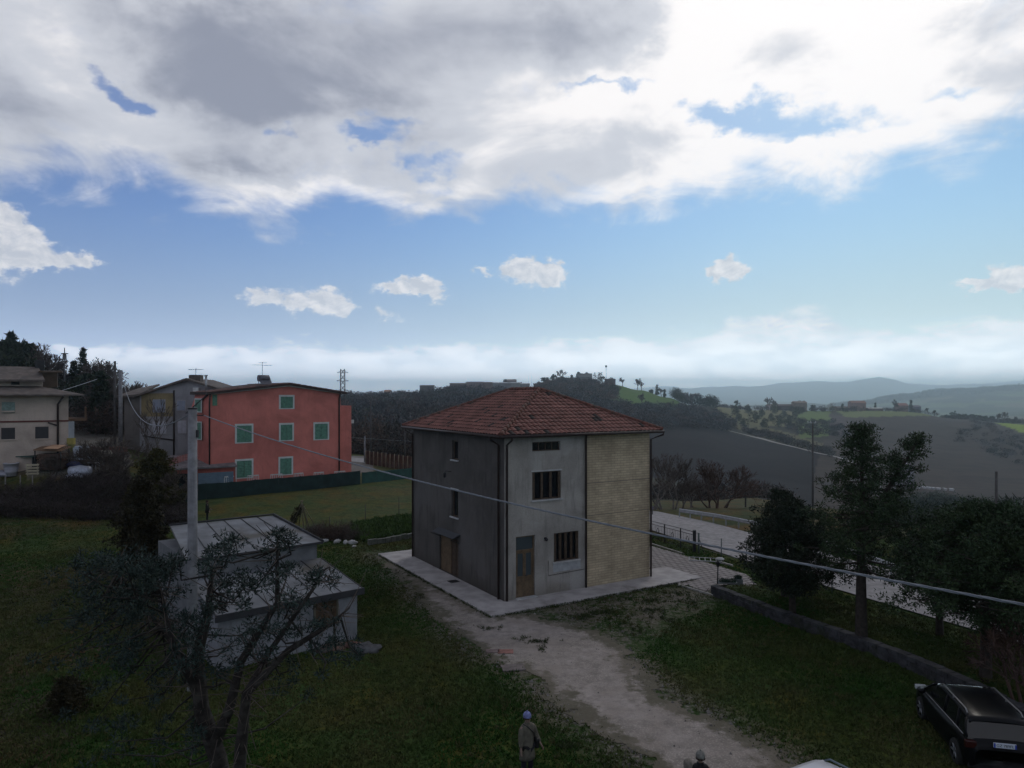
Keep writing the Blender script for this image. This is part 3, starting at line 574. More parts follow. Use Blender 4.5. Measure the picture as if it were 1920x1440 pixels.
# ---------------- the grey and brick house
def main_house():
    root = thing('farmhouse', 'grey rendered house with hipped red roof and pale brick bay beside the gravel drive', 'house', HO, HA)
    Wx, Wy, Hh = 9.16, 11.1, 8.0
    # openings: (axis, a0, a1, z0, z1)
    hd1, hd2 = Vector((-math.sin(HA), math.cos(HA), 0)), Vector((math.cos(HA), math.sin(HA), 0))
    def fx(px): return fac(px, HO, hd2)
    def fy(px): return fac(px, HO, hd1)
    def zf(px, py, dv): s = fac(px, HO, dv); Y = HO.y+dv.y*s; return CZ-(py-HY)/F*Y
    front = dict(door=(fx(967.4), fx(1003.2), .12, zf(985, 1005, hd2)), g=(fx(1038.5), fx(1084.7), zf(1061, 1051, hd2), zf(1061, 997.5, hd2)),
                 f1=(fx(998), fx(1051.7), zf(1025, 936, hd2), zf(1025, 883.5, hd2)), at=(fx(998), fx(1050.7), zf(1024, 845.5, hd2), zf(1024, 828, hd2)))
    left = dict(door=(fy(859.5), fy(824), .12, zf(842, 1007, hd1)), f1=(fy(859), fy(846.5), zf(852, 969, hd1), zf(852, 918, hd1)), at=(fy(859), fy(847.6), zf(853, 862, hd1), zf(853, 826, hd1)))
    XB = fx(1097)
    GREY = stucco('grey_render', (.315, .295, .275), .5, .6, .6, damp=1); GREY2 = stucco('grey_render_side', (.095, .088, .084), .5, .4, .7, damp=1)  # side and rear walls get a much darker tone of the render
    m, t, p = newmat('pale_brick'); br = t.n.new('ShaderNodeTexBrick'); c = t.coord('Object'); x, y, z = t.sep(c); cc = t.vec(x+y, z, 0); t.l.new(cc.o, br.inputs[0])
    br.inputs['Scale'].default_value = 1; br.inputs['Brick Width'].default_value = .42; br.inputs['Row Height'].default_value = .13; br.inputs['Mortar Size'].default_value = .014; br.inputs['Bias'].default_value = -.1
    br.inputs['Color1'].default_value = (.50, .405, .275, 1); br.inputs['Color2'].default_value = (.40, .32, .22, 1); br.inputs['Mortar'].default_value = (.30, .245, .18, 1)
    n = t.noise(c, .6, 7, .65); f = t.ss(n, .3, .7, .75, 1.2); n2 = t.noise(t.vec((x+y)*1.2, z*1.6, 0), 1.5, 7, .7)
    o = t.mix(1.0, V(t, br.outputs[0]), t.vec(f, f, f), 'MULTIPLY'); o = t.mix(t.ss(n2, .56, .74, 0, .5), o, (.14, .11, .085, 1)); t.put(p.inputs['Base Color'], o); p.inputs['Roughness'].default_value = .85
    b = t.n.new('ShaderNodeBump'); b.inputs['Strength'].default_value = .5; b.inputs['Distance'].default_value = .01; t.l.new(br.outputs['Fac'], b.inputs['Height']); b.invert = True; t.l.new(b.outputs[0], p.inputs['Normal']); BR = m
    REC = .22
    # walls with true openings
    def wall(name, mt, L0, L1, holes, axis, label=None):
        mb = MB(); xs = sorted({L0, L1, *[v for q in holes for v in q[:2]]}); zs = sorted({0.0, Hh, *[v for q in holes for v in q[2:]]})
        def P(a, d, z): return (a, d, z) if axis == 0 else (d, a, z)
        for i in range(len(xs)-1):
            for j in range(len(zs)-1):
                cx, cz = (xs[i]+xs[i+1])/2, (zs[j]+zs[j+1])/2
                if any(q[0] < cx < q[1] and q[2] < cz < q[3] for q in holes): continue
                vs = [P(xs[i], 0, zs[j]), P(xs[i+1], 0, zs[j]), P(xs[i+1], 0, zs[j+1]), P(xs[i], 0, zs[j+1])]
                mb.add(vs, [(0, 1, 2, 3) if axis == 0 else (3, 2, 1, 0)])
        for q in holes:
            a0, a1, z0, z1 = q; c = [(a0, z0), (a1, z0), (a1, z1), (a0, z1)]
            for k in range(4):
                (A, Z0), (B, Z1) = c[k], c[(k+1) % 4]; vs = [P(A, 0, Z0), P(B, 0, Z1), P(B, REC, Z1), P(A, REC, Z0)]; mb.add(vs, [(3, 2, 1, 0) if axis == 0 else (0, 1, 2, 3)])
        o = mb.build(name, mt, root)
        if label: o['label'] = label
        return o
    wall('wall', GREY, 0, XB, list(front.values()), 0, 'grey rendered front wall')
    wall('wall', GREY2, 0, Wy, list(left.values()), 1, 'darker grey side wall with stains')
    mb = MB(); mb.add([(XB, 0, 0), (Wx, 0, 0), (Wx, 0, Hh), (XB, 0, Hh)], [(0, 1, 2, 3)]); mb.add([(Wx, 0, 0), (Wx, Wy, 0), (Wx, Wy, Hh), (Wx, 0, Hh)], [(0, 1, 2, 3)]); mb.build('brick_wall', BR, root)['label'] = 'pale brick wall bay'
    mb = MB(); mb.add([(0, Wy, 0), (Wx, Wy, 0), (Wx, Wy, Hh), (0, Wy, Hh)], [(3, 2, 1, 0)]); mb.build('wall', GREY2, root)
    mb = MB(); mb.add([(.3, .3, .02), (Wx-.3, .3, .02), (Wx-.3, Wy-.3, .02), (.3, Wy-.3, .02)], [(0, 1, 2, 3)]); mb.box(REC+.3, Wx-.4, REC+.3, Wy-.4, .03, Hh-.1); mb.build('interior', mat('dark_interior', (.02, .02, .02), .9), root)
    # thin course lines on the brick
    mb = MB()
    for pxa, pya in ((1158, 902), (1158, 961)):
        zc = zf(pxa, pya, hd2); mb.box(XB+.12, Wx+.004, -.004, .01, zc-.012, zc+.012)
    mb.build('string_course', mat('mortar_line', (.13, .11, .10), .9), root)
    # windows
    def window(q, axis, nleaf, sill=True, lintel=False, shutters=True, wide=.07):
        a0, a1, z0, z1 = q
        def bx(mb, A0, A1, D0, D1, Z0, Z1):
            if axis == 0: mb.box(A0, A1, D0, D1, Z0, Z1)
            else: mb.box(D0, D1, A0, A1, Z0, Z1)
        fr = MB(); bx(fr, a0, a0+wide, .12, .18, z0, z1); bx(fr, a1-wide, a1, .12, .18, z0, z1); bx(fr, a0+wide, a1-wide, .12, .18, z0, z0+wide); bx(fr, a0+wide, a1-wide, .12, .18, z1-wide, z1)
        st = (a1-a0-2*wide)/nleaf
        for i in range(1, nleaf): x = a0+wide+st*i; bx(fr, x-wide*.55, x+wide*.55, .12, .175, z0+wide, z1-wide)
        w = fr.build('window', WOOD, root)
        pn = MB(); bx(pn, a0+wide, a1-wide, .15, .155, z0+wide, z1-wide); pn.build('pane', GLASS, w)
        if sill: s = MB(); bx(s, a0-.08, a1+.08, -.09, .118, z0-.07, z0-.002); s.build('sill', STONE_W, w)
        if lintel: s = MB(); bx(s, a0-.06, a1+.06, -.03, .002, z1+.002, z1+.07); s.build('lintel', STONE_W, w)
        if shutters:            # folded wooden shutters inside the reveal
            sh = MB(); 
            for (u0, u1) in ((a0+.01, a0+.16), (a1-.16, a1-.01)): bx(sh, u0, u1, .03, .06, z0+.02, z1-.02)
            for i in range(1, nleaf):
                x = a0+wide+st*i; bx(sh, x-.07, x+.07, .05, .075, z0+.02, z1-.02)
            sh.build('shutter', WOOD, w)
        return w
    window(front['g'], 0, 4); window(front['f1'], 0, 3, lintel=True); window(front['at'], 0, 4, sill=False, shutters=False, wide=.05)
    window(left['f1'], 1, 1, lintel=True, shutters=False); window(left['at'], 1, 1, shutters=False)
    # front door with transom
    a0, a1, z0, z1 = front['door']; zt = zf(985, 1033, hd2)
    dr = MB(); dr.box(a0, a0+.07, .1, .17, z0, z1); dr.box(a1-.07, a1, .1, .17, z0, z1); dr.box(a0+.07, a1-.07, .1, .17, z1-.07, z1); dr.box(a0+.07, a1-.07, .1, .17, zt-.05, zt+.05)
    mid = (a0+a1)/2; zp = z0+1.0
    for (u0, u1) in ((a0+.075, mid-.003), (mid+.003, a1-.075)):
        dr.box(u0, u1, .11, .15, z0, zp-.05); dr.box(u0, u0+.08, .11, .15, zp-.05, zt-.055); dr.box(u1-.08, u1, .11, .15, zp-.05, zt-.055); dr.box(u0+.08, u1-.08, .11, .15, zp-.05, zp+.03); dr.box(u0+.08, u1-.08, .11, .15, zt-.13, zt-.055)
        dr.box(u0+.08, u1-.08, .10, .11, z0+.12, zp-.15)
    D = dr.build('door', WOOD_L, root); D['label'] = 'brown wooden double door with glass upper panels'
    gl = MB(); gl.box(a0+.07, a1-.07, .14, .145, zt+.05, z1-.07); gl.box(a0+.15, a1-.15, .13, .135, zp, zt-.1); gl.build('pane', glassmat('door_glass', (.06, .075, .085), .15), D)
    mb = MB(); mb.box(mid+.02, mid+.04, .05, .11, z0+1.02, z0+1.05); mb.box(mid+.02, mid+.14, .04, .055, z0+1.02, z0+1.045); mb.build('handle', DARK, D)
    mb = MB(); mb.box(a0-.05, a1+.05, -.18, .1, .10, .13); mb.build('doorstep', STONE_W, root)
    # pale repair patch with a cable conduit below the ground floor window
    q = front['g']; mb = MB(); mb.box(q[0]-.05, q[1]+.12, -.012, -.002, q[2]-.5, q[2]-.075); mb.build('render_patch', mat('pale_render', (.36, .37, .39), .9, .2, 2), root)
    mb = MB(); zz = q[2]-.62; mb.tube([(q[0]-.35, -.02, zz+.75), (q[0]-.35, -.02, zz), (XB-.05, -.02, zz+.05)], .012, 6); mb.build('conduit', PIPE, root)
    # wall lamp
    x = fx(1022); z = zf(1022, 1011, hd2); mb = MB(); mb.box(x-.06, x+.06, -.05, 0, z+.02, z+.1); mb.ball((x, -.12, z), .085, 10, 6); mb.build('wall_lamp', mat('dark_glass_lamp', (.02, .02, .025), .2), root)
    # side door: open brown shutter leaf and frame, glass canopy
    a0, a1, z0, z1 = left['door']; am = fy(843)
    dr = MB(); dr.box(.12, .17, a0, a0+.08, z0, z1); dr.box(.12, .17, am-.08, am, z0, z1); dr.box(.12, .17, a0+.08, am-.08, z1-.08, z1)
    dr.box(.13, .16, a0+.08, (a0+am)/2-.03, z0, z1-.08); dr.box(.13, .16, (a0+am)/2+.03, am-.08, z0, z1-.08)
    D = dr.build('door', WOOD, root); D['label'] = 'dark brown side door'
    mb = MB(); mb.box(.10, .15, am+.01, a1, z0, z1); mb.build('shutter', WOOD_L, root)['label'] = 'lighter brown shutter leaf by side door'
    zc = z1+.02; mb = MB(); mb.slab([(-.45, a0-.2, zc+.16), (-.45, a1, zc+.16), (0, a1+.1, zc+.34), (0, a0-.2, zc+.34)], .03); mb.build('canopy', mat('canopy_sheet', (.05, .055, .065), .5, .1, 4), root)
    for yy in (a0-.1, a1): mb = MB(); mb.tube([(-.55, yy, zc+.1), (0, yy, zc-.15)], .02, 6); mb.build('canopy_bracket', DARK, root)
    y = fy(846); z = zf(846, 884, hd1); mb = MB(); mb.tube([(0, y, z), (-.35, y, z+.05), (-.4, y, z-.02)], .02, 6); mb.lathe([(0, -.02), (.09, -.06), (.07, -.28), (.02, -.32), (0, -.32)], 8, (-.4, y, z)); mb.build('wall_lantern', DARK, root)
    mb = MB(); mb.box(-.75, -.25, fy(862)-.5, fy(862)+.0, .101, .12); mb.build('doormat', DARK, root)
    # roof
    ov = .5; ez = 8.06; rz = 10.27; t0, t1 = 3.98, 7.14; xr = 4.58
    A, B_, Cc, D4 = (-ov, -ov, ez), (Wx+ov, -ov, ez), (Wx+ov, Wy+ov, ez), (-ov, Wy+ov, ez); P, Q = (xr, t0, rz), (xr, t1, rz)
    TM = tilemat('roof_tile', (.135, .053, .043), (.19, .082, .067), (.022, .016, .016))
    und = MB(); und.add([A, B_, Cc, D4, P, Q], [(0, 1, 4), (1, 2, 5, 4), (2, 3, 5), (3, 0, 4, 5)]); und.add([(a[0], a[1], a[2]-.06) for a in (A, B_, Cc, D4)], [(3, 2, 1, 0)])
    rf = und.build('roof', mat('roof_deck', (.03, .022, .02), .9), root)
    tiled('tiles', rf, TM, (A, B_), (P, P), seed=1); tiled('tiles', rf, TM, (B_, Cc), (P, Q), seed=2); tiled('tiles', rf, TM, (Cc, D4), (Q, Q), seed=3); tiled('tiles', rf, TM, (D4, A), (Q, P), seed=4)
    rd = MB()
    up = lambda a: (a[0], a[1], a[2]+.06)
    for a, b in ((A, P), (B_, P), (Cc, Q), (D4, Q), (P, Q)): ridge(rd, up(a), up(b))
    rd.build('ridge_tiles', mat('ridge_tile', (.13, .055, .042), .8, .35, 6, dirt=(.10, .09, .075)), rf)
    mb = MB(); mb.box(-ov+.03, Wx+ov-.03, -ov+.03, 0, Hh-.02, Hh+.0); mb.box(-ov+.03, -.002, 0, Wy+ov-.03, Hh-.02, Hh); mb.box(Wx+.002, Wx+ov-.03, 0, Wy+ov-.03, Hh-.02, Hh); mb.build('soffit', mat('soffit', (.13, .12, .115), .9), rf)
    gt = MB(); g = -ov-.05
    def gutter(p, q):
        p = Vector(p); q = Vector(q); gt.tube([p, q], .075, 8)
    gutter((g, g, ez-.05), (Wx+ov+.05, g, ez-.05)); gutter((g, g, ez-.05), (g, Wy+ov, ez-.05)); gt.build('gutter', PIPE, root)
    def down(x, y, tx, ty):
        mb = MB(); mb.tube([(tx, ty, ez-.1), (tx, ty, ez-.22), (x, y, Hh-.42), (x, y, .12)], .055, 8); mb.build('downpipe', PIPE, root)
    down(.10, -.09, .10, g); down(-.09, .42, g, .42); down(XB, -.09, XB, g+.44); down(Wx+.02, -.09, Wx+ov, g); down(-.09, Wy-.1, g, Wy-.1)
    return root
main_house()
# ---------------- outbuilding in the foreground
def outbuilding():
    FR = Vector((-6.15, 29.0, 0)); A = math.atan2(.632, .775)
    root = thing('outbuilding', 'low outbuilding with two stepped grey sheet roofs, behind the bluish tree', 'outbuilding', FR, A)
    WA = stucco('shed_wall', (.20, .205, .225), .55, .8, .5); SH = mat('grey_roof_sheet', (.14, .15, .168), .7, .3, .8, dirt=(.075, .07, .062)); SEAM = mat('roof_seam', (.03, .03, .033), .7)
    x0, x1 = -5.6, -.12
    mb = MB(); mb.box(x0, x1, .15, 4.0, -.2, 1.98); mb.add([(x0, .15, 1.98), (x1, .15, 1.98), (x1, 4.0, 2.45), (x0, 4.0, 2.45)], [(0, 1, 2, 3), ]); mb.add([(x1, .15, 1.98), (x1, 4, 1.98), (x1, 4, 2.45)], [(0, 1, 2)]); mb.add([(x0, .15, 1.98), (x0, 4, 1.98), (x0, 4, 2.45)], [(2, 1, 0)])
    w = mb.build('wall', WA, root); w['label'] = 'whitewashed lower wall'
    mb = MB(); mb.box(-5.5, -.15, 4.01, 9.4, -.2, 3.25); mb.build('wall', mat('shed_upper', (.13, .135, .145), .9, .2, 2, dirt=(.13, .13, .14)), root)['label'] = 'grey upper rear wall'
    mb = MB(); mb.slab([(-5.75, -.05, 2.10), (.06, -.05, 2.10), (.06, 4.0, 2.62), (-5.75, 4.0, 2.62)], .05); r1 = mb.build('roof', SH, root)
    mb = MB(); n = 6
    for i in range(n+1):
        x = -5.75+5.81*i/n; x = min(max(x, -5.73), .03); mb.slab([(x-.018, -.05, 2.125), (x+.018, -.05, 2.125), (x+.018, 4.0, 2.645), (x-.018, 4.0, 2.645)], .024)
    mb.build('roof_seam', SEAM, r1)
    mb = MB(); mb.box(-5.78, .09, -.10, -.052, 1.86, 2.12); mb.build('fascia', mat('dark_fascia', (.035, .035, .04), .7), r1)
    mb = MB(); mb.slab([(-5.72, 3.88, 3.36), (.05, 3.88, 3.36), (-.05, 9.6, 3.80), (-4.95, 9.6, 3.84)], .06); r2 = mb.build('roof', SH, root)
    mb = MB()
    for i in range(7):
        t = i/6; xa = -5.72+5.77*t; xb = -4.95+4.9*t; mb.slab([(xa-.018, 3.88, 3.385), (xa+.018, 3.88, 3.385), (xb+.018, 9.6, 3.862-.03*t), (xb-.018, 9.6, 3.862-.03*t)], .024)
    mb.build('roof_seam', SEAM, r2)
    mb = MB(); mb.box(-5.75, .08, 3.83, 3.878, 3.28, 3.38); mb.tube([(.09, 3.85, 3.4), (-.01, 9.62, 3.88)], .045, 6); mb.tube([(-4.98, 9.64, 3.88), (-.01, 9.64, 3.86)], .045, 6); mb.build('fascia', mat('dark_fascia', (.035, .035, .04), .7), r2)
    a0, a1 = -1.92, -1.05
    mb = MB(); mb.box(a0, a1, .10, .148, .83, 1.80); fr = mb.build('window', mat('shed_window_board', (.06, .038, .022), .8, .4, 5), root); mb = MB()
    mb.box(a0-.08, a0-.002, .09, .147, .8, 1.88); mb.box(a1+.002, a1+.08, .09, .147, .8, 1.88); mb.box(a0, a1, .09, .147, 1.802, 1.88); mb.build('frame', mat('shed_frame', (.09, .08, .06), .8), fr)
outbuilding()
# ---------------- red house
def shutters_window(root, name, a0, a1, z0, z1, border, frame, leaf, y=0, slats=9):
    mb = MB(); b = border; o = y
    for q in ((a0, a0+b, z0, z1), (a1-b, a1, z0, z1), (a0+b, a1-b, z1-b, z1), (a0+b, a1-b, z0, z0+b*.6)): mb.box(q[0], q[1], o-.035, o-.002, q[2], q[3])
    w = mb.build(name, frame, root); mid = (a0+a1)/2
    for (u0, u1) in ((a0+b, mid-.01), (mid+.01, a1-b)):
        mb = MB(); z_0, z_1 = z0+b*.6, z1-b
        mb.box(u0, u0+.06, o-.05, o-.012, z_0, z_1); mb.box(u1-.06, u1, o-.05, o-.012, z_0, z_1); mb.box(u0+.06, u1-.06, o-.05, o-.012, z_0, z_0+.07); mb.box(u0+.06, u1-.06, o-.05, o-.012, z_1-.07, z_1)
        mb.box(u0+.06, u1-.06, o-.02, o-.011, z_0+.07, z_1-.07)
        for k in range(slats):
            zz = z_0+.09+(z_1-z_0-.18)*(k+.5)/slats; mb.slab([(u0+.06, o-.045, zz-.03), (u1-.06, o-.045, zz-.03), (u1-.06, o-.021, zz+.03), (u0+.06, o-.021, zz+.03)], .012)
        mb.build('shutter', leaf, w)
    return w
def red_house():
    d0 = 69.0; O = Vector(((391-960)/F*d0, d0, .75)); dv = Vector((.757, .654, 0)); A = math.atan2(dv.y, dv.x)
    root = thing('red_house', 'three storey salmon red house with green shutters behind the green netting fence', 'house', O, A)
    RED = stucco('red_render', (.50, .168, .142), .75, .35, .35); BORD = mat('grey_surround', (.50, .53, .53), .8, .1, 2); GRN = mat('green_shutter', (.09, .21, .155), .6, .25, 4)
    def s(px): return fac(px, O, dv)
    def z(px, py): return CZ-(py-HY)/F*(O.y+dv.y*s(px))-O.z
    L = s(638.5); D = 11.0; zl, zr, pk, sp = z(391, 737), z(638, 736), z(540, 720), s(540)
    mb = MB(); mb.add([(0, 0, -1), (L, 0, -1), (L, 0, zr), (sp, 0, pk), (0, 0, zl), (0, 4.2, -1), (L, 4.2, -1), (L, 4.2, zr), (sp, 4.2, pk), (0, 4.2, zl)],
                      [(0, 1, 2, 3, 4), (9, 8, 7, 6, 5), (1, 6, 7, 2), (5, 0, 4, 9)]); mb.box(3.2, L-.004, 4.204, D, -1, zl-.05); mb.build('wall', RED, root)
    # right-hand set-back block with flat top
    LR = s(652.5); zt = z(645, 761); mb = MB(); mb.box(L+.003, LR+.9, .9, D-.5, -1, zt); mb.build('wall', RED, root)['label'] = 'lower red side block with flat top'
    mb = MB(); mb.box(LR+.9, LR+1.25, .95, 1.2, zt-2.0, zt-1.6); mb.build('meter_box', WHITE, root)
    # left part falling away with a raking eave
    mb = MB(); mb.add([(0, .05, -1), (-.5, 4.1, -1), (-.5, 4.1, zl-1.9), (0, .05, zl-.1), (-.004, 4.1, -1), (-.004, 4.1, zl-.3)], [(1, 0, 3, 2), (4, 1, 2, 5), (2, 3, 5)]); mb.build('wall', RED, root)['label'] = 'narrow receding red wall under raking eave'
    mb = MB(); mb.slab([(.15, -.3, zl+.06), (-.12, -.3, zl+.02), (-.85, 4.4, zl-2.0), (-.5, 4.4, zl-1.9)], .12); mb.build('raking_eave', DARK, root)
    # roof
    TM = tilemat('far_tile', (.10, .05, .042), (.16, .08, .065), (.03, .02, .02)); ov = .55
    mb = MB(); k = (pk-zl)/sp; kr = (pk-zr)/(L-sp)
    mb.slab([(-ov*.6, -ov, zl+.08-k*ov*.6), (sp, -ov, pk+.08), (sp, D+ov, pk+.08), (3.0, D+ov, zl+.08+k*3.0), (3.0, 4.7, zl+.08+k*3.0), (-ov*.6, 4.7, zl+.08-k*ov*.6)], .2)
    mb.slab([(sp, -ov, pk+.08), (L+ov, -ov, zr+.08-kr*ov), (L+ov, D+ov, zr+.08-kr*ov), (sp, D+ov, pk+.08)], .2); rf = mb.build('roof', mat('roof_edge', (.045, .03, .028), .8), root)
    tiled('tiles', rf, TM, ((-ov*.6, 4.7, zl+.1-k*ov*.6), (-ov*.6, -ov, zl+.1-k*ov*.6)), ((sp, 4.7, pk+.1), (sp, -ov, pk+.1)), .4, .6, .05, 5); tiled('tiles', rf, TM, ((L+ov, -ov, zr+.1-kr*ov), (L+ov, D+ov, zr+.1-kr*ov)), ((sp, -ov, pk+.1), (sp, D+ov, pk+.1)), .4, .6, .05, 6)
    mb = MB(); e = .1
    mb.slab([(0, -.26, zl-.03), (sp, -.26, pk-.12), (sp, -.003, pk-.12), (0, -.003, zl-.03)], .13); mb.slab([(sp, -.26, pk-.12), (L+.05, -.26, zr-.03), (L+.05, -.003, zr-.03), (sp, -.003, pk-.12)], .13); mb.build('cornice', WHITE, rf)
    for (x0, x1, y0, y1) in ((523, 552, 740.5, 767), (440.5, 475, 794.5, 831), (523, 551, 793, 827), (587.5, 617, 791.5, 825), (440.5, 475, 860.5, 897), (522, 549.5, 856, 891)):
        xm = (x0+x1)/2; shutters_window(root, 'window', s(x0), s(x1), z(xm, y1), z(xm, y0), .18, BORD, GRN)
    for (x0, x1, y0, y1) in ((397.5, 407.5, 739, 761),):
        shutters_window(root, 'window', s(x0), s(x1), z(402, y1), z(402, y0), .06, mat('dull_frame', (.25, .2, .12), .8), GRN)
    for (yy, z0, z1) in ((1.8, z(391, 771)-.15, z(391, 745)-.1), (1.8, z(391, 826), z(391, 791))):   # narrow windows on the receding wall
        w = MB(); xx = -.14*yy; w.slab([(xx-.06, yy-.7, z1), (xx-.26, yy+.8, z1), (xx-.22, yy+.8, z1), (xx-.02, yy-.7, z1)], z1-z0); ww = w.build('window', BORD, root)
        w = MB(); w.slab([(xx-.08-.01, yy-.55, z1-.12), (xx-.255, yy+.65, z1-.12), (xx-.225, yy+.65, z1-.12), (xx-.05, yy-.55, z1-.12)], z1-z0-.24); w.build('shutter', GRN, ww)
    mb = MB(); mb.tube([(.05, -.35, zl-.1), (.05, -.12, zl-.9), (.05, -.12, .6)], .08, 6); mb.build('downpipe', PIPE, root)
    mb = MB(); mb.tube([(L-.2, -.4, zr-.05), (L-.2, -.1, zr-.7), (L-.2, -.1, 0)], .08, 6); mb.build('downpipe', PIPE, root)
    mb = MB(); mb.tube([(.4, 2.0, zl), (.4, 2.0, zl+1.7)], .11, 8); mb.tube([(.4, 2.0, zl+1.7), (.4, 2.0, zl+1.82)], .16, 8); mb.build('chimney_pipe', METAL, root)
    # roof-top water heater and aerial
    xs = s(501); zz = pk-(sp-xs)*k
    mb = MB(); mb.tube([(xs-.55, 1.0, zz+.85), (xs+.55, 1.0, zz+.85)], .34, 12); mb.slab([(xs-.5, .4, zz+.25), (xs+.7, .4, zz+.25), (xs+.7, 1.2, zz+1.15), (xs-.5, 1.2, zz+1.15)], .06)
    for a in (-.5, .5): mb.tube([(xs+a, 1.0, zz), (xs+a, 1.0, zz+.6)], .03, 5)
    mb.build('solar_water_heater', mat('heater_grey', (.10, .10, .12), .5, .3, 3), root)
    def aerial(x, y, z, hgt, w=1.1):
        mb = MB(); mb.tube([(x, y, z), (x, y, z+hgt)], .025, 5); mb.tube([(x-w, y, z+hgt-.35), (x+w, y, z+hgt-.35)], .02, 5)
        for i in range(8): q = x-w+2*w*i/7; mb.tube([(q, y-.25, z+hgt-.35), (q, y+.25, z+hgt-.35)], .012, 4)
        mb.tube([(x-.4, y, z+hgt-.1), (x+.5, y, z+hgt-.1)], .02, 5)
        return mb
    aerial(s(506), 2.0, zz+.4, 2.2, 1.0).build('tv_aerial', DARK, root)
    # low white balustrade behind the fence, at the base
    for (x0, x1) in ((415, 437), (458, 479), (501, 523), (545, 562), (582, 600), (620, 640)):
        za = z((x0+x1)/2, 893+(x0-415)*-.045)
        mb = MB(); mb.box(s(x0), s(x1), -.9, -.84, za, za+.10)
        for i in range(7): q = s(x0)+(s(x1)-s(x0))*i/6; mb.box(q-.025, q+.025, -.89, -.85, -.4, za-.002)
        mb.build('railing', WHITE, root)
    return root, O, dv, A
RH = red_house()
# garage lean-to by the red house
def garage():
    O = at(352, 67.5); A = R(32); root = thing('lean_to_garage', 'low lean-to garage with flat grey roof and blue-grey door beside the red house', 'garage', O, A)
    a = 4.3
    mb = MB(); mb.box(-2.2, a, .0, 4.5, -1, 1.85); mb.build('wall', stucco('garage_red', (.34, .10, .085), .7), root)
    mb = MB(); mb.slab([(-2.6, -.35, 2.05), (a+.1, -.35, 2.05), (a+.1, 5, 2.9), (-2.6, 5, 2.9)], .16); mb.build('roof', mat('garage_roof', (.17, .15, .155), .9, .3, 1.5), root)
    mb = MB(); mb.box(.9, a-.2, -.06, -.005, -.3, 1.45); 
    for i in range(9): mb.box(.9, a-.2, -.085, -.061, -.25+i*.19, -.13+i*.19)
    mb.build('garage_door', mat('blue_grey_door', (.13, .19, .25), .6, .1, 2), root)
    mb = MB(); mb.box(-1.9, .5, -.03, -.003, -.2, 1.5); mb.build('window', GLASS, root)
garage()
def pitched(name, label, O, A, L, D, Hh, rise, wallm, roofm, cat='house', group=None, wins=(), winm=None, gable=True, ov=.5, chim=None):
    root = thing(name, label, cat, O, A, group)
    mb = MB()
    if gable: mb.add([(0,0,-2),(L,0,-2),(L,0,Hh),(L/2,0,Hh+rise),(0,0,Hh),(0,D,-2),(L,D,-2),(L,D,Hh),(L/2,D,Hh+rise),(0,D,Hh)],[(0,1,2,3,4),(9,8,7,6,5),(1,6,7,2),(5,0,4,9)])
    else: mb.box(0, L, 0, D, -2, Hh); mb.add([(0,0,Hh+.004),(0,D,Hh+.004),(0,D/2,Hh+rise),(L,0,Hh+.004),(L,D,Hh+.004),(L,D/2,Hh+rise)],[(0,2,1),(3,4,5)])
    mb.build('wall', wallm, root)
    mb = MB()
    if gable:
        k = rise/(L/2); mb.slab([(-ov,-ov,Hh+.1-k*ov),(L/2,-ov,Hh+rise+.1),(L/2,D+ov,Hh+rise+.1),(-ov,D+ov,Hh+.1-k*ov)],.22); mb.slab([(L/2,-ov,Hh+rise+.1),(L+ov,-ov,Hh+.1-k*ov),(L+ov,D+ov,Hh+.1-k*ov),(L/2,D+ov,Hh+rise+.1)],.22)
    else:
        k = rise/(D/2); mb.slab([(-ov,-ov,Hh+.1-k*ov),(L+ov,-ov,Hh+.1-k*ov),(L+ov,D/2,Hh+rise+.1),(-ov,D/2,Hh+rise+.1)],.22); mb.slab([(-ov,D/2,Hh+rise+.1),(L+ov,D/2,Hh+rise+.1),(L+ov,D+ov,Hh+.1-k*ov),(-ov,D+ov,Hh+.1-k*ov)],.22)
    rf = mb.build('roof', roofm, root)
    if chim: mb = MB(); mb.box(chim[0]-.4, chim[0]+.4, chim[1]-.4, chim[1]+.4, Hh, Hh+rise+1.0); mb.box(chim[0]-.55, chim[0]+.55, chim[1]-.55, chim[1]+.55, Hh+rise+1.003, Hh+rise+1.15); mb.build('chimney', wallm, rf)
    for (a0, a1, z0, z1) in wins: mb = MB(); mb.box(a0, a1, -.06, -.005, z0, z1); mb.build('window', winm or GLASS, root)
    return root
GRROOF = mat('grey_brown_roof', (.115, .095, .085), .85, .3, 2, dirt=(.08, .07, .065)); 
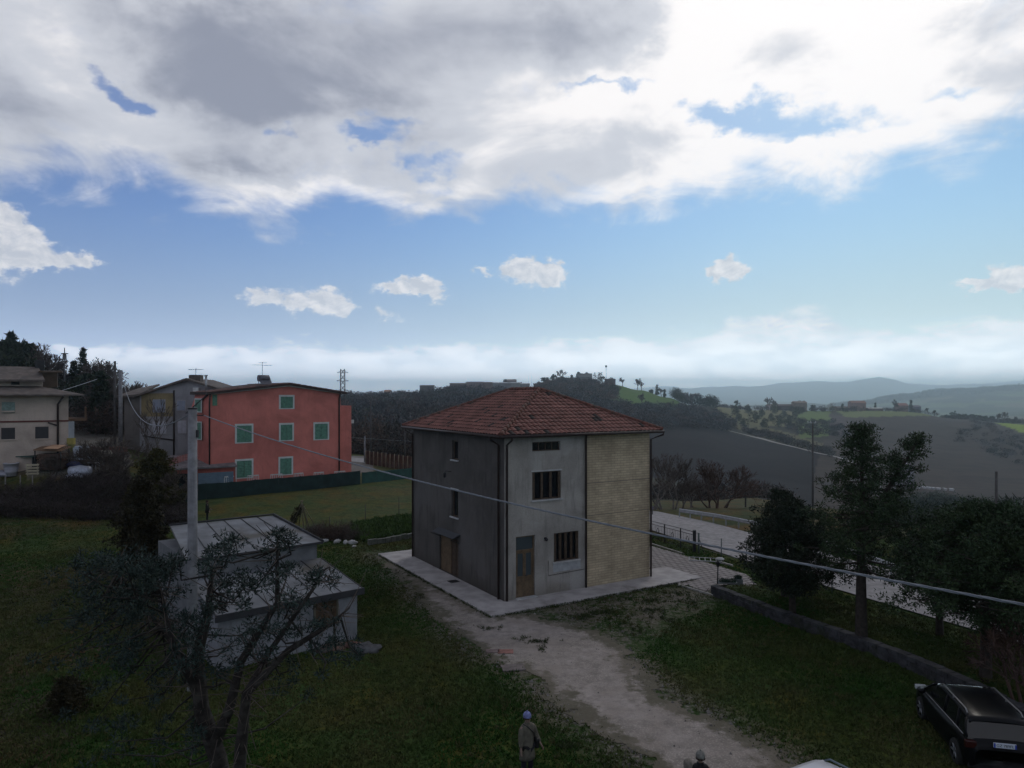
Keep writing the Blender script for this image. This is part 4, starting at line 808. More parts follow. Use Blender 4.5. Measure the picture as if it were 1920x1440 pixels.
# grey and yellow house
def grey_house():
    d0 = 76.0; O = at(262, d0); O.z = 3.9; A = R(8); dv = Vector((math.cos(A), math.sin(A), 0)); s = lambda px: fac(px, O, dv); z = lambda px, py: CZ-(py-HY)/F*(O.y+dv.y*s(px))-O.z
    root = thing('grey_yellow_house', 'grey house with a faded yellow upper panel and gabled roof, left of the red house', 'house', O, A)
    GW = stucco('old_grey_wall', (.27, .265, .285), .7, .4, .4); L = s(400); pk = s(352); ze = z(262, 740); zp = z(352, 711); ze2 = z(390, 727)
    mb = MB(); D = 10; mb.add([(0,0,-2),(L,0,-2),(L,0,ze2),(pk,0,zp),(0,0,ze),(0,D,-2),(L,D,-2),(L,D,ze2),(pk,D,zp),(0,D,ze)],[(0,1,2,3,4),(9,8,7,6,5),(1,6,7,2),(5,0,4,9)]); mb.build('wall', GW, root)
    mb = MB(); xl = s(231); mb.add([(xl,.3,-2),(0,.3,-2),(0,.3,ze-.2),(xl,.3,ze-.2),(xl,D,-2),(xl,D,ze-.2)],[(0,1,2,3),(4,0,3,5)]); mb.build('wall', stucco('old_brown_wall', (.16, .145, .14), .6, .4, .5), root)['label'] = 'darker lower left wall'
    mb = MB(); mb.slab([(xl-.6, -.4, ze-.15), (0, -.4, ze+.05), (0, 6, ze+1.25), (xl-.6, 6, ze+.75)], .2); mb.slab([(-.5,-.6,ze-.1),(pk,-.6,zp+.12),(pk,D,zp+.12),(-.5,D,ze-.1)],.22); mb.slab([(pk,-.6,zp+.12),(L+.5,-.6,ze2+.02),(L+.5,D,ze2+.02),(pk,D,zp+.12)],.22); mb.build('roof', GRROOF, root)
    mb = MB(); a0, a1 = s(265), s(325.5); mb.add([(a0, -.012, z(295, 781)), (a1, -.012, z(300, 781)), (a1, -.012, z(300, 737)), (a0, -.012, z(280, 738))], [(0, 1, 2, 3)]); mb.build('yellow_panel', stucco('faded_yellow', (.25, .20, .115), .8, .5, .4), root)
    BL = mat('grey_blue_shutter', (.25, .28, .36), .7, .1, 3); WH = mat('pale_shutter', (.42, .42, .48), .7, .1, 3)
    for (x0, x1, y0, y1, mm) in ((287.5, 309, 750, 772.5, BL), (332.5, 347.5, 751, 769.5, BL), (287, 311.5, 790.5, 813, WH), (334, 349, 789, 812.5, WH)):
        xm = (x0+x1)/2; mid = (s(x0)+s(x1))/2; mb = MB(); mb.box(s(x0)-.08, s(x1)+.08, -.03, -.014, z(xm, y1)-.08, z(xm, y0)+.08); w = mb.build('window', mat('window_surround', (.33, .32, .33), .8), root)
        mb = MB(); mb.box(s(x0), mid-.02, -.07, -.032, z(xm, y1), z(xm, y0)); mb.box(mid+.02, s(x1), -.07, -.032, z(xm, y1), z(xm, y0)); mb.build('shutter', mm, w)
    mb = MB(); mb.box(s(364), s(374.5), -.45, -.02, z(369, 736), z(369, 727)); mb.build('air_conditioner', WHITE, root)
    mb = MB(); mb.tube([(s(326.5), -.08, zp-1.2), (s(326.5), -.08, -1)], .09, 6); mb.tube([(s(268), -.07, z(268, 817)), (s(325), -.07, z(325, 825))], .07, 6); mb.build('downpipe', PIPE, root)
    mb = MB(); mb.box(pk-.2, pk+1.0, 1, 2.2, zp-.2, zp+.5); mb.build('chimney', GRROOF, root); mb = MB(); x = pk+.4; mb.tube([(x, 1.5, zp), (x, 1.5, zp+1.3)], .03, 5); mb.tube([(x-.8, 1.5, zp+1.1), (x+.8, 1.5, zp+1.1)], .025, 5); mb.build('tv_aerial', DARK, root)
grey_house()
def beige_house():
    d0 = 62.0; O = Vector(((128-960)/F*d0, d0, 4.6)); A = math.atan2(.53, .85); dv = Vector((.85, .53, 0)); s = lambda px: fac(px, O, dv); z = lambda px, py: CZ-(py-HY)/F*(O.y+dv.y*s(px))-O.z
    root = thing('beige_house', 'beige house with stepped grey tiled roofs at the left edge of the hillside', 'house', O, A)
    BW = stucco('beige_render', (.46, .375, .325), .8, .4, .3); L0 = s(-140); D = 10; ze = z(100, 738.5)
    mb = MB(); mb.box(L0, 0, 0, D, -2, ze); mb.build('wall', BW, root)
    mb = MB(); mb.box(L0, .01, -.06, -.003, z(60, 791.5), z(60, 788.5)); mb.build('string_course', mat('red_band', (.13, .045, .04), .8), root)
    # lower hip roof
    e = 1.2; y2 = 2.7; zu = ze+1.3
    mb = MB(); a, b, c, d = (L0-e, -e, ze-.05), (e, -e, ze-.05), (e, D+e, ze-.05), (L0-e, D+e, ze-.05); p_, q_ = (L0+3, D/2, ze+1.15), (-4.2, D/2, ze+1.15)
    mb.add([a, b, c, d, p_, q_], [(0, 1, 5, 4), (1, 2, 5), (2, 3, 4, 5), (3, 0, 4)]); mb.add([(v[0], v[1], v[2]-.12) for v in (a, b, c, d)], [(3, 2, 1, 0)]); 
    for u, v in ((a, b), (b, c), (c, d), (d, a)): mb.add([u, v, (v[0], v[1], v[2]-.12), (u[0], u[1], u[2]-.12)], [(0, 3, 2, 1)])
    mb.build('roof', GRROOF, root)['label'] = 'lower grey tiled hip roof'
    # raised attic block
    xa = s(78); xb = s(52)
    mb = MB(); mb.box(L0, xa, 2.6, D-2, ze+.4, ze+1.2); mb.build('wall', BW, root)['label'] = 'low attic wall strip'
    mb = MB()
    for px in (21, 29): mb.box(s(px)-.16, s(px)+.16, 2.52, 2.595, ze+.8, ze+1.08)
    mb.build('window', DARK, root)
    mb = MB(); zr = ze+1.2; mb.slab([(L0, 1.6, zr+.05), (xa+.2, 1.6, zr+.05), (xa-.4, 5.6, zr+1.3), (L0, 5.6, zr+1.3)], .18); mb.slab([(L0, 5.6, zr+1.3), (xa-.4, 5.6, zr+1.3), (xa+.2, 9.2, zr+.1), (L0, 9.2, zr+.1)], .18); mb.build('roof', GRROOF, root)['label'] = 'upper grey tiled roof'
    mb = MB(); cx = s(70); mb.box(cx-.35, cx+.35, 5.2, 5.9, zr+.9, zr+1.9); mb.build('chimney', DARK, root)
    mb = MB(); mb.box(xa-.1, xa+1.1, 3.4, 6.5, ze+.6, zr+.75); mb.slab([(xa-.3, 2.9, zr+.85), (xa+1.5, 2.9, zr+.85), (xa+1.5, 7, zr+1.0), (xa-.3, 7, zr+1.0)], .14); mb.build('dormer', mat('dormer_brown', (.08, .055, .038), .8), root)
    for (x0, x1, y0, y1) in ((2, 28, 802, 823.5), (66, 91, 800, 822)):
        xm = (x0+x1)/2; mb = MB(); mb.box(s(x0), s(x1), -.03, -.005, z(xm, y1), z(xm, y0)); w = mb.build('window', mat('dark_window', (.035, .03, .035), .3), root)
        mb = MB(); mb.box(s(x0)-.1, s(x1)+.1, -.12, -.006, z(xm, y1)-.1, z(xm, y1)-.003); mb.build('sill', BW, w)
    mb = MB(); mb.box(s(3), s(28), -.05, -.005, z(15, 774.5), z(15, 754)); w = mb.build('window', mat('pale_green_window', (.20, .27, .25), .6, .2, 6), root)
    mb = MB(); mb.box(s(3)+.02, s(28)-.02, -.3, -.06, z(15, 773), z(15, 770)); mb.build('sill', BW, w)
    mb = MB(); X_ = s(108.5); mb.tube([(s(120), -1.1, ze-.15), (X_, -.12, ze-.9), (X_, -.12, 0)], .09, 6); mb.tube([(s(90), -.1, z(90, 792)), (X_, -.1, z(108, 798))], .06, 6); mb.build('downpipe', PIPE, root)
    mb = MB(); mb.box(.01, 1.4, 1.5, 6, z(128, 788)-.1, z(128, 788)+.1); mb.box(1.3, 1.4, 1.5, 6, z(128, 788)+.1, z(128, 788)+1.1); mb.build('balcony', mat('balcony_orange', (.15, .09, .06), .8, .2, 2), root)
    mb = MB(); mb.box(.01, .45, -.02, 1.2, -1, z(128, 791)); mb.build('wall', mat('white_pier', (.30, .32, .35), .8, .1, 2), root)['label'] = 'pale grey corner pier'
beige_house()
# ------------------------------------------------------------------ vegetation
BARK = mat('bark', (.042, .034, .029), .95, .35, 6, bump=.5, bscale=12); BARKG = mat('grey_bark', (.13, .115, .105), .95, .35, 5, bump=.4, bscale=12); TWIG = mat('twig', (.085, .068, .06), .95, .3, 3)
PINE = leafmat('pine_needles', (.028, .048, .022), .5); PINE2 = leafmat('dark_evergreen_leaves', (.018, .027, .017), .45); BLUE = leafmat('blue_needles', (.028, .042, .037), .65, (.8, 1.0, 1.15)); THUJA = leafmat('thuja_leaves', (.042, .040, .013), .5, (1.3, 1.0, .6))
FARG = leafmat('far_evergreen', (.022, .034, .022), .45); FARB = leafmat('far_bare_twigs', (.068, .056, .054), .4, (1.1, 1, 1)); REDT = leafmat('reddish_twigs', (.072, .046, .040), .4); OLIVE = leafmat('olive_leaves', (.052, .062, .042), .4)
def cards(C0, rad, per, l, w, rng, squash=.8, out=.5, up=.15):
    C0 = np.asarray(C0, float); n = len(C0)*per; c = np.repeat(C0, per, 0); rad = np.repeat(np.broadcast_to(rad, len(C0)), per)
    d = rng.normal(size=(n, 3)); d /= np.linalg.norm(d, axis=1)[:, None]; r = rad*rng.random(n)**.45; off = d*r[:, None]; off[:, 2] *= squash; p = c+off
    t = d*out+rng.normal(size=(n, 3))*.6; t[:, 2] += up; t /= np.linalg.norm(t, axis=1)[:, None]
    s = np.cross(t, rng.normal(size=(n, 3))); s /= np.linalg.norm(s, axis=1)[:, None]+1e-9; L = l*rng.uniform(.6, 1.3, n)[:, None]; W_ = w*rng.uniform(.6, 1.3, n)[:, None]
    return np.stack([p-s*W_, p+s*W_, p+t*L], 1).reshape(-1, 3)
def leafmesh(name, v, m, parent): return np_mesh(name, v, np.arange(len(v)).reshape(-1, 3), m, parent, k=3)
def limbs_mesh(name, segs, m, parent, n=6):
    mb = MB()
    for pts, rad in segs: mb.tube(pts, rad, n, cap=False)
    return mb.build(name, m, parent)
def evergreen(label, loc, H, prof, tr, nl, per, l, w, crad, leafm, seed, group=None, name='pine_tree', cat='tree', z0=.25, droop=.0, fork=None, lean=(0, 0), barkm=None, sub=3, wob=.25, rz=None):
    """prof: list of (height fraction, radius) for the crown; limbs leave the trunk all the way up"""
    rng = np.random.default_rng(seed); root = thing(name, label, cat, loc, rng.uniform(0, 6.28) if rz is None else rz, group)
    def axis(t): return np.array([lean[0]*t+wob*math.sin(t*5+seed)*t*.4, lean[1]*t+wob*math.cos(t*4+seed)*t*.4, H*t])
    segs = [([axis(t) for t in np.linspace(-.02, .98, 12)], list(np.linspace(tr, tr*.12, 12)))]
    axes = [(axis, 1.0, 0.0)]
    if fork:                                     # second leader: (start fraction, top offset x, y, top height fraction)
        f0, fx_, fy_, ft = fork
        def axis2(t, a=axis): b = a(f0); return b+np.array([fx_, fy_, (ft-f0)*H])*((t-f0)/(1-f0)) if t > f0 else a(t)
        segs.append(([axis2(t) for t in np.linspace(f0, 1, 8)], list(np.linspace(tr*.6, tr*.1, 8)))); axes.append((axis2, .6, f0))
    pf = np.array(prof); cl, cr = [], []
    for ax, sc, f0 in axes:
        for i in range(int(nl*sc)):
            t = z0+(1-z0)*((i+rng.random())/(nl*sc)); t = min(t, .985)
            if t < f0: continue
            rmax = np.interp(t, pf[:, 0], pf[:, 1])*(1 if sc == 1 else .75)*rng.uniform(.55, 1.12); a = i*2.399+rng.normal(0, .4); b = ax(t)
            rise = rng.uniform(-.05, .3)-droop*(1-t)+.5*max(0, t-.7); d = np.array([math.cos(a), math.sin(a), rise])
            e = b+d*rmax; mid = b+d*rmax*.5+np.array([0, 0, -.06*rmax]); segs.append(([b, mid, e], [tr*.28*(1-t*.6), tr*.16*(1-t*.6), tr*.05]))
            k0 = .3 if rmax > .8 else .1
            for q in range(sub+int(rmax*2.2)):
                u = k0+(1-k0)*rng.random()**.7; p = b+d*rmax*u; side = rng.normal(size=3)*np.array([1, 1, .35])*rmax*.26*(1.15-u*.4); p2 = p+side
                cl.append(p2); cr.append(crad*rng.uniform(.55, 1.25))
                if q % 2 == 0: segs.append(([p, p2], [tr*.07, tr*.03]))
    top = axis(1.0); cl.append(top); cr.append(crad*.6); cl.append(top+[0, 0, -.3*crad]); cr.append(crad*.8)
    limbs_mesh('trunk', segs, barkm or BARK, root, 6)
    leafmesh('crown', cards(cl, np.array(cr), per, l, w, rng), leafm, root); return root
def bare_segs(rng, H, spread, depth=6, tr=.16, n0=1, up=.65, kids=3, jit=.5, start=None):
    out = []
    def go(p, d, L, r, k):
        mid = p+d*L*.5+rng.normal(size=3)*L*.05; e = p+d*L+rng.normal(size=3)*L*.07; out.append((p, mid, r, r*.85)); out.append((mid, e, r*.85, r*.68))
        if k == 0: return
        for i in range(kids if k > 1 else kids+1):
            a = rng.normal(size=3)*jit*spread; nd = d+a; nd[2] += up*.25; nd /= np.linalg.norm(nd)
            s = mid if (i == 0 and k < depth) else e
            go(s, nd, L*rng.uniform(.6, .82), r*rng.uniform(.5, .66), k-1)
    for i in range(n0):
        d = np.array([rng.normal()*.15*n0, rng.normal()*.15*n0, 1.]); d /= np.linalg.norm(d); go(np.array([rng.normal()*.1*(n0 > 1), rng.normal()*.1*(n0 > 1), -.1]), d, H*.27, tr, depth)
    return out
def seg_mesh(name, out, m, parent, rmin=.01, n=3):
    P = np.array([o[0] for o in out]); Q = np.array([o[1] for o in out]); r0 = np.maximum([o[2] for o in out], rmin); r1 = np.maximum([o[3] for o in out], rmin)
    t = Q-P; t /= np.linalg.norm(t, axis=1)[:, None]+1e-9; a = np.cross(t, [0.3, .2, .93]); a /= np.linalg.norm(a, axis=1)[:, None]+1e-9; b = np.cross(t, a); N = len(P); V_ = []
    for E, r in ((P, r0), (Q, r1)):
        for k in range(n): q = 2*math.pi*k/n; V_.append(E+(a*math.cos(q)+b*math.sin(q))*r[:, None])
    V_ = np.stack(V_, 1).reshape(-1, 3); base = np.arange(N)[:, None]*2*n; f = np.concatenate([base+np.array([[k, (k+1) % n, n+(k+1) % n, n+k]]) for k in range(n)])
    return np_mesh(name, V_, f, m, parent)
def bare_tree(label, loc, H, seed, spread=.8, depth=5, tr=.16, n0=1, m=None, rmin=.012, group=None, name='bare_tree', kids=3, cat='tree', up=.65):
    rng = np.random.default_rng(seed); root = thing(name, label, cat, loc, rng.uniform(0, 6), group); o = bare_segs(rng, H, spread, depth, tr, n0, up, kids)
    zz = max(q[1][2] for q in o); s = H/zz; o = [(a*s, b*s, r0, r1) for a, b, r0, r1 in o]; rt = tr*.45
    seg_mesh('trunk', [q for q in o if q[2] > rt], m or BARKG, root, rmin, 6); seg_mesh('crown', [q for q in o if q[2] <= rt], m or TWIG, root, rmin); return root
# ---- the evergreens on the bank by the road
def top(px, py, Y): return max(2.0, at3(px, py, Y).z-at(px, Y).z)
def onb(px, py): p = hit(px, py); return p
evergreen('tall dark pine with a two-peaked crown on the bank behind the stone wall', onb(1615, 1194), 8.3, [(0, .2), (.3, .9), (.36, 2.2), (.5, 2.2), (.62, 1.9), (.74, 1.2), (.82, 1.0), (.9, .9), (1, .3)], .24, 62, 52, .14, .022, .29, PINE, 11, 'evergreens on the bank by the road', rz=0, z0=.30, fork=(.5, 2.25, -.2, .96), sub=4, wob=.12)
evergreen('dark round holm oak nearest the lamp post, left of the tall pine', onb(1486, 1150), 4.7, [(0, .5), (.16, 1.3), (.35, 2.2), (.6, 1.9), (.8, 1.2), (1, .4)], .17, 62, 58, .12, .034, .30, PINE2, 12, 'evergreens on the bank by the road', 'evergreen_tree', z0=.2, sub=5)
q = evergreen('dark evergreen with a narrower top standing just behind the round holm oak', at(1470, 33.6), 4.9, [(0, .5), (.2, 1.6), (.5, 1.7), (.75, 1.2), (1, .3)], .16, 52, 56, .12, .034, .30, PINE2, 13, 'evergreens on the bank by the road', 'evergreen_tree', z0=.2, sub=4)
evergreen('broad dark green evergreen right of the tall pine, behind the black car', onb(1848, 1270), 5.7, [(0, .3), (.3, .6), (.38, 2.1), (.52, 2.8), (.7, 2.4), (.88, 1.5), (1, .5)], .2, 84, 60, .13, .028, .32, PINE, 14, 'evergreens on the bank by the road', 'evergreen_tree', z0=.34, sub=5)
evergreen('wide grey-green evergreen filling the gap between the tall pine and the broad tree', at(1762, 29.5), 4.9, [(0, .3), (.3, .6), (.4, 1.7), (.55, 2.2), (.75, 2.0), (.9, 1.1), (1, .4)], .16, 60, 56, .13, .03, .31, leafmat('greygreen_leaves', (.030, .045, .030), .5), 15, 'evergreens on the bank by the road', 'evergreen_tree', z0=.36, sub=4)
evergreen('olive green evergreen cut off by the right edge of the picture', at(1945, 25.5), 5.7, [(0, .4), (.15, 1.5), (.45, 2.2), (.75, 1.9), (1, .5)], .18, 60, 54, .13, .034, .33, leafmat('olive_green_leaves', (.036, .040, .016), .5), 16, 'evergreens on the bank by the road', 'evergreen_tree', z0=.15, sub=5)
bare_tree('brown bare shrub at the right edge above the black car', at(1925, 22.0), 3.2, 61, .9, 5, .06, 3, m=REDT, name='shrub', cat='shrub')
# ---- bluish conifer in the foreground, several leaning stems
def blue_tree():
    root = thing('blue_conifer', 'straggly blue-green conifer with twisted bare stems in the left foreground', 'tree', at(425, 12.4, 0)); rng = np.random.default_rng(8)
    O = Vector(root.location); Yb = 12.4
    def L(px, py, Y=None): return np.array(at3(px, py, Y or Yb)-O)
    stems = [([L(435, 1560), L(408, 1420), L(378, 1330), L(370, 1230), L(390, 1150), L(398, 1065, 12.8)], [.17, .15, .13, .10, .07, .03]),
             ([L(400, 1400), L(430, 1330, 12), L(452, 1240, 12), L(520, 1130, 12.2), L(520, 1010, 12.4)], [.11, .09, .07, .05, .02]),
             ([L(378, 1330), L(345, 1235, 12.8), L(305, 1180, 13), L(250, 1120, 13), L(215, 1060, 13)], [.09, .06, .05, .035, .015]),
             ([L(372, 1300), L(330, 1225, 12), L(312, 1160, 12), L(300, 1100, 12.2)], [.07, .05, .035, .02]),
             ([L(440, 1560), L(452, 1400, 11.6), L(462, 1300, 11.6), L(540, 1220, 11.8), L(620, 1170, 12), L(655, 1140, 12.2)], [.12, .10, .08, .06, .04, .015]),
             ([L(462, 1300, 11.6), L(500, 1230, 12), L(590, 1100, 12.4), L(600, 1070, 12.6)], [.06, .05, .03, .012])]
    segs = list(stems); cl = []; cr = []
    pads = [(190, 1055, 60, 16, 14), (265, 1065, 80, 26, 26), (330, 1060, 60, 30, 22), (230, 1100, 110, 36, 40), (190, 1150, 70, 40, 20), (300, 1130, 110, 60, 46), (400, 1100, 50, 40, 18), (398, 1040, 30, 22, 12), (430, 1020, 22, 14, 6),
            (520, 1000, 24, 14, 10), (515, 1040, 30, 20, 12), (545, 1020, 22, 8, 5), (450, 1080, 50, 26, 16), (500, 1090, 70, 26, 20), (570, 1080, 50, 22, 20), (600, 1085, 22, 14, 8), (460, 1120, 60, 26, 16), (560, 1120, 60, 30, 14),
            (480, 1180, 90, 50, 34), (570, 1200, 90, 50, 34), (630, 1240, 60, 40, 18), (470, 1240, 90, 50, 26), (390, 1190, 60, 60, 26), (250, 1200, 110, 60, 40), (180, 1250, 90, 50, 22), (300, 1270, 90, 60, 26), (200, 1340, 70, 40, 12), (290, 1350, 60, 50, 14),
            (250, 1400, 90, 40, 14), (350, 1400, 50, 40, 6), (540, 1290, 60, 40, 10), (362, 1240, 22, 60, 26), (366, 1350, 22, 50, 22)]
    sp = [np.array(p) for s, _ in stems for p in s]; fine = []
    for s, _ in stems:
        for a, b in zip(s[:-1], s[1:]):
            for t in np.linspace(0, 1, 7): fine.append(a*(1-t)+b*t)
    fine = np.array(fine)
    for (px, py, rx, ry, n) in pads:
        for i in range(int(n*(.48 if px > 440 or py > 1170 else .85))):
            Y = rng.uniform(11.3, 13.9); qx, qy = px+rng.normal()*rx*.5, py+rng.normal()*ry*.5
            if abs(qx-361) < 20 and qy < 1150: continue
            c = L(qx, qy, Y); cl.append(c); cr.append(rng.uniform(.10, .22))
            if i % 3 == 0:
                k = np.argmin(np.linalg.norm(fine-c, axis=1)+rng.random(len(fine))*.5); p = fine[k]; mid = (p+c)/2+rng.normal(size=3)*.12+[0, 0, -.1]; segs.append(([p, mid, c], [.022, .014, .006]))
    limbs_mesh('trunk', [(([Vector(v) for v in s]), r) for s, r in segs], mat('twisted_bark', (.028, .024, .022), .95, .5, 7, bump=.5, bscale=14, dirt=(.06, .055, .05)), root, 6)
    leafmesh('crown', cards(cl, np.array(cr), 60, .085, .013, rng, .75, .8, .25), BLUE, root)
    n = 420; pts = fine[rng.integers(0, len(fine), n)]; o = []
    for p in pts:
        d = rng.normal(size=3)*[1, 1, .6]; d /= np.linalg.norm(d); e = p+d*rng.uniform(.2, .8); o.append((p, e, .009, .004))
    seg_mesh('dead_twigs', o, TWIG, root, .004)['kind'] = 'stuff'
blue_tree()
# ---- conifers left of the pole
evergreen('dense olive-brown thuja with a rounded tip beside the red house garage', at(293, 57), 4.7, [(0, 1.3), (.3, 1.5), (.6, 1.25), (.85, .8), (1, .2)], .15, 90, 60, .17, .07, .42, THUJA, 21, name='thuja', z0=.03, sub=4, barkm=BARK)
evergreen('ragged dark brown cypress just behind the outbuilding', at(268, 40.5), 5.1, [(0, .9), (.3, 1.25), (.6, 1.05), (.85, .6), (1, .2)], .15, 80, 56, .15, .055, .34, leafmat('brown_cypress', (.026, .023, .012), .5), 22, name='cypress', z0=.03, sub=4)
evergreen('small round dark bush in the grass at lower left', at(128, 22.3), 1.0, [(0, .5), (.5, .6), (1, .3)], .05, 40, 60, .09, .02, .2, leafmat('brown_cypress', (.026, .023, .012), .5), 23, name='bush', cat='shrub', z0=.02, sub=3)
# ---- far hillside at left: individual skyline trees
evergreen('tall narrow fir rising above the wood at the far left', at(22, 118), top(22, 626, 118), [(0, 1.8), (.3, 1.5), (.6, 1.1), (.85, .8), (1, .15)], .3, 50, 20, .55, .14, .45, FARG, 31, 'evergreens on the left hill', 'fir_tree', z0=.1, droop=.3)
for i, (px, Y, H, w) in enumerate([(-30, 110, 9, 3.4), (4, 112, top(4, 648, 112), 2.6), (44, 120, top(44, 652, 120), 2.4), (14, 102, top(14, 672, 102), 3.4)]):
    evergreen(['dark evergreen cut by the left edge on the hill', 'dark evergreen on the hill left of the tall fir', 'dark evergreen on the hill just right of the tall fir', 'lower dark evergreen on the hill in front of the tall fir'][i], at(px, Y), H, [(0, w*.8), (.5, w), (.8, w*.7), (1, .6)], .3, 60, 26, .8, .25, 1.1, FARG, 32+i, 'evergreens on the left hill', 'evergreen_tree', z0=.1)
evergreen('pointed spruce with upswept tips on the hill above the beige house', at(156, 118), top(156, 654, 118), [(0, 2.1), (.3, 1.7), (.6, 1.2), (.85, .6), (1, .05)], .2, 64, 14, .5, .08, .28, FARG, 37, 'evergreens on the left hill', 'spruce_tree', z0=.05, sub=2)
evergreen('small spruce leaning left beside the pointed spruce', at(138, 118), top(138, 679, 118), [(0, 1.2), (.5, .7), (1, .1)], .2, 30, 14, .6, .12, .45, FARG, 38, 'evergreens on the left hill', 'spruce_tree', z0=.05, sub=2)
evergreen('narrow dark cypress between the beige and the grey houses', at(187, 86), top(187, 702, 86), [(0, .9), (.4, .95), (.8, .55), (1, .1)], .2, 60, 26, .45, .14, .55, FARG, 39, name='cypress', z0=.02, sub=3)
evergreen('rounded dark evergreen below the spruce, behind the beige house', at(165, 98), top(165, 712, 98), [(0, 2.5), (.5, 2.8), (1, .8)], .2, 60, 26, .6, .2, .9, FARG, 40, 'evergreens on the left hill', 'evergreen_tree', z0=.05)
for i, (px, Y, H, lb) in enumerate([(68, 112, top(68, 640, 112), 'bare twisted tree standing above the hilltop wood at left'), (88, 116, top(88, 660, 116), 'bare tree with fine twigs right of the twisted bare tree'), (108, 120, top(108, 680, 120), 'low bare tree beside the mast on the left hill'), (198, 112, top(198, 668, 112), 'bare rounded tree right of the pointed spruce'), (186, 120, top(186, 674, 120), 'paler bare tree just behind the rounded bare tree'), (232, 96, top(232, 702, 96), 'bare tree behind the leftmost utility poles'), (212, 90, top(212, 705, 90), 'brown bare tree over the pipe stack by the poles')]):
    bare_tree(lb, at(px, Y), H, 70+i, .85, 6, .22, 1 if i < 1 else 2, rmin=.035, group='bare trees on the left hill', kids=3)
bare_tree('thin young bare tree in front of the grey yellow house', at(277, 66), 5.5, 90, .5, 4, .07, 1, rmin=.02); bare_tree('leaning bare sapling in front of the grey yellow house', at(283, 67), 6.8, 91, .45, 4, .09, 1, rmin=.022)
# ---- bare trees by the road, right of the house
for i, (px, py, H, lb, m) in enumerate([(1226, 952, 6.0, 'bare tree touching the right edge of the brick wall', None), (1240, 950, 6.5, 'tall thin bare tree by the road bend', None), (1262, 952, 6.2, 'bare tree above the start of the guard rail', None), (1280, 950, 4.6, 'low bare tree behind the guard rail end', None),
                                   (1345, 962, 5.6, 'reddish bare bush behind the guard rail', REDT), (1362, 966, 5.0, 'smaller reddish bare bush right of the big one', REDT), (1330, 958, 4.4, 'thin reddish bush left of the big red one', REDT), (1300, 945, 3.2, 'low brown shrub on the verge slope', None)]):
    bare_tree(lb, at(px, 66+i*.8), H*.88, 100+i, .75, 5, .09, 3 if m else 2, m=m, rmin=.012, group='bare trees and bushes beside the road', name='bare_tree' if not m else 'bare_bush', kids=3, cat='tree' if not m else 'bush')
# ---- small trees on the far hilltop and ridge (individuals)
def far_ever(name, label, px, Y, H, W_, group, seed, m=FARG, stem=0, cat='tree', dz=0):
    rng = np.random.default_rng(seed); root = thing(name, label, cat, at(px, Y)+Vector((0, 0, dz)), 0, group)
    n = 26; z = rng.uniform(stem, .95, n); r = W_*.5*np.sqrt(np.clip(1-((z-(stem+1)/2)/((1-stem)/2+.05))**2, .05, 1)) if W_/H > .45 else W_*.5*(1.05-z)
    a = rng.uniform(0, 6.28, n); rr_ = r*np.sqrt(rng.random(n)); C0 = np.stack([np.cos(a)*rr_, np.sin(a)*rr_, z*H], -1)
    leafmesh('crown', cards(C0, np.full(n, max(.8, W_*.17)), 26, 1.1, .38, rng), m, root); mb = MB(); mb.tube([(0, 0, -1), (0, 0, H*.85)], [.3, .1], 5); mb.build('trunk', BARK, root); return root
G1 = 'trees on the green hilltop'
for i, (nm, lb, px, Y, H, W_, st) in enumerate([('cypress', 'dark blocky cypress at the left end of the hilltop trees', 957, 690, 8, 4.5, 0), ('cypress', 'second dark cypress from the left on the hilltop', 966, 690, 8.5, 4, 0), ('cypress', 'third dark cypress from the left on the hilltop', 976, 690, 7.5, 4, 0), ('round_tree', 'low round tree right of the three hilltop cypresses', 987, 690, 5.5, 6, 0),
        ('cypress', 'small thin cypress left of the umbrella pine', 1011, 700, 5.5, 2, 0), ('umbrella_pine', 'flat-topped umbrella pine on the hilltop', 1021, 700, 8.5, 7, .55), ('evergreen_tree', 'dark pointed evergreen beside the bare hilltop oak', 1038, 705, 10, 7, 0), ('evergreen_tree', 'dark low evergreen in front of the bare hilltop oak', 1052, 700, 6.5, 8, 0), ('cypress', 'little dark conifer left of the hilltop house', 1072, 705, 6.5, 2.6, 0),
        ('evergreen_tree', 'dark tree behind the left end of the hilltop house', 1086, 712, 10.5, 5, 0), ('evergreen_tree', 'dark tree behind the right end of the hilltop house', 1100, 712, 10, 5, 0), ('round_tree', 'large round dark oak next to the hilltop mast', 1122, 708, 10, 12, .05), ('ivy_tree', 'narrow ivy covered tree on the falling ridge', 1232, 712, 11, 4.5, 0), ('ivy_tree', 'second ivy covered tree on the falling ridge', 1246, 712, 8, 3, 0), ('shrub', 'small dark shrub on the falling ridge', 1221, 712, 3.5, 3.5, 0), ('evergreen_tree', 'dark green tree at the right foot of the hilltop wood', 1152, 640, 9, 9, 0)]):
    far_ever(nm, lb, px, Y, H, W_, G1, 200+i, stem=st)
for i, (px, Y, H, lb) in enumerate([(1054, 708, 14, 'broad bare oak crowning the hilltop'), (1148, 715, 8, 'pale bare tree behind the hilltop mast'), (1167, 722, 9.5, 'lone pale bare tree on the bare ridge'), (1195, 722, 13, 'tall bare tree on the grassy ridge'), (1203, 722, 10, 'ivy stemmed bare tree next to the tall bare one'), (1240, 715, 10, 'bare tree among the ivy covered pair'), (950, 694, 11, 'bare tree behind the hilltop cypresses')]):
    bare_tree(lb, at(px, Y), H, 130+i, .8, 5, .4, 1, rmin=.14, group='bare trees on the green hilltop', kids=3, m=FARB)
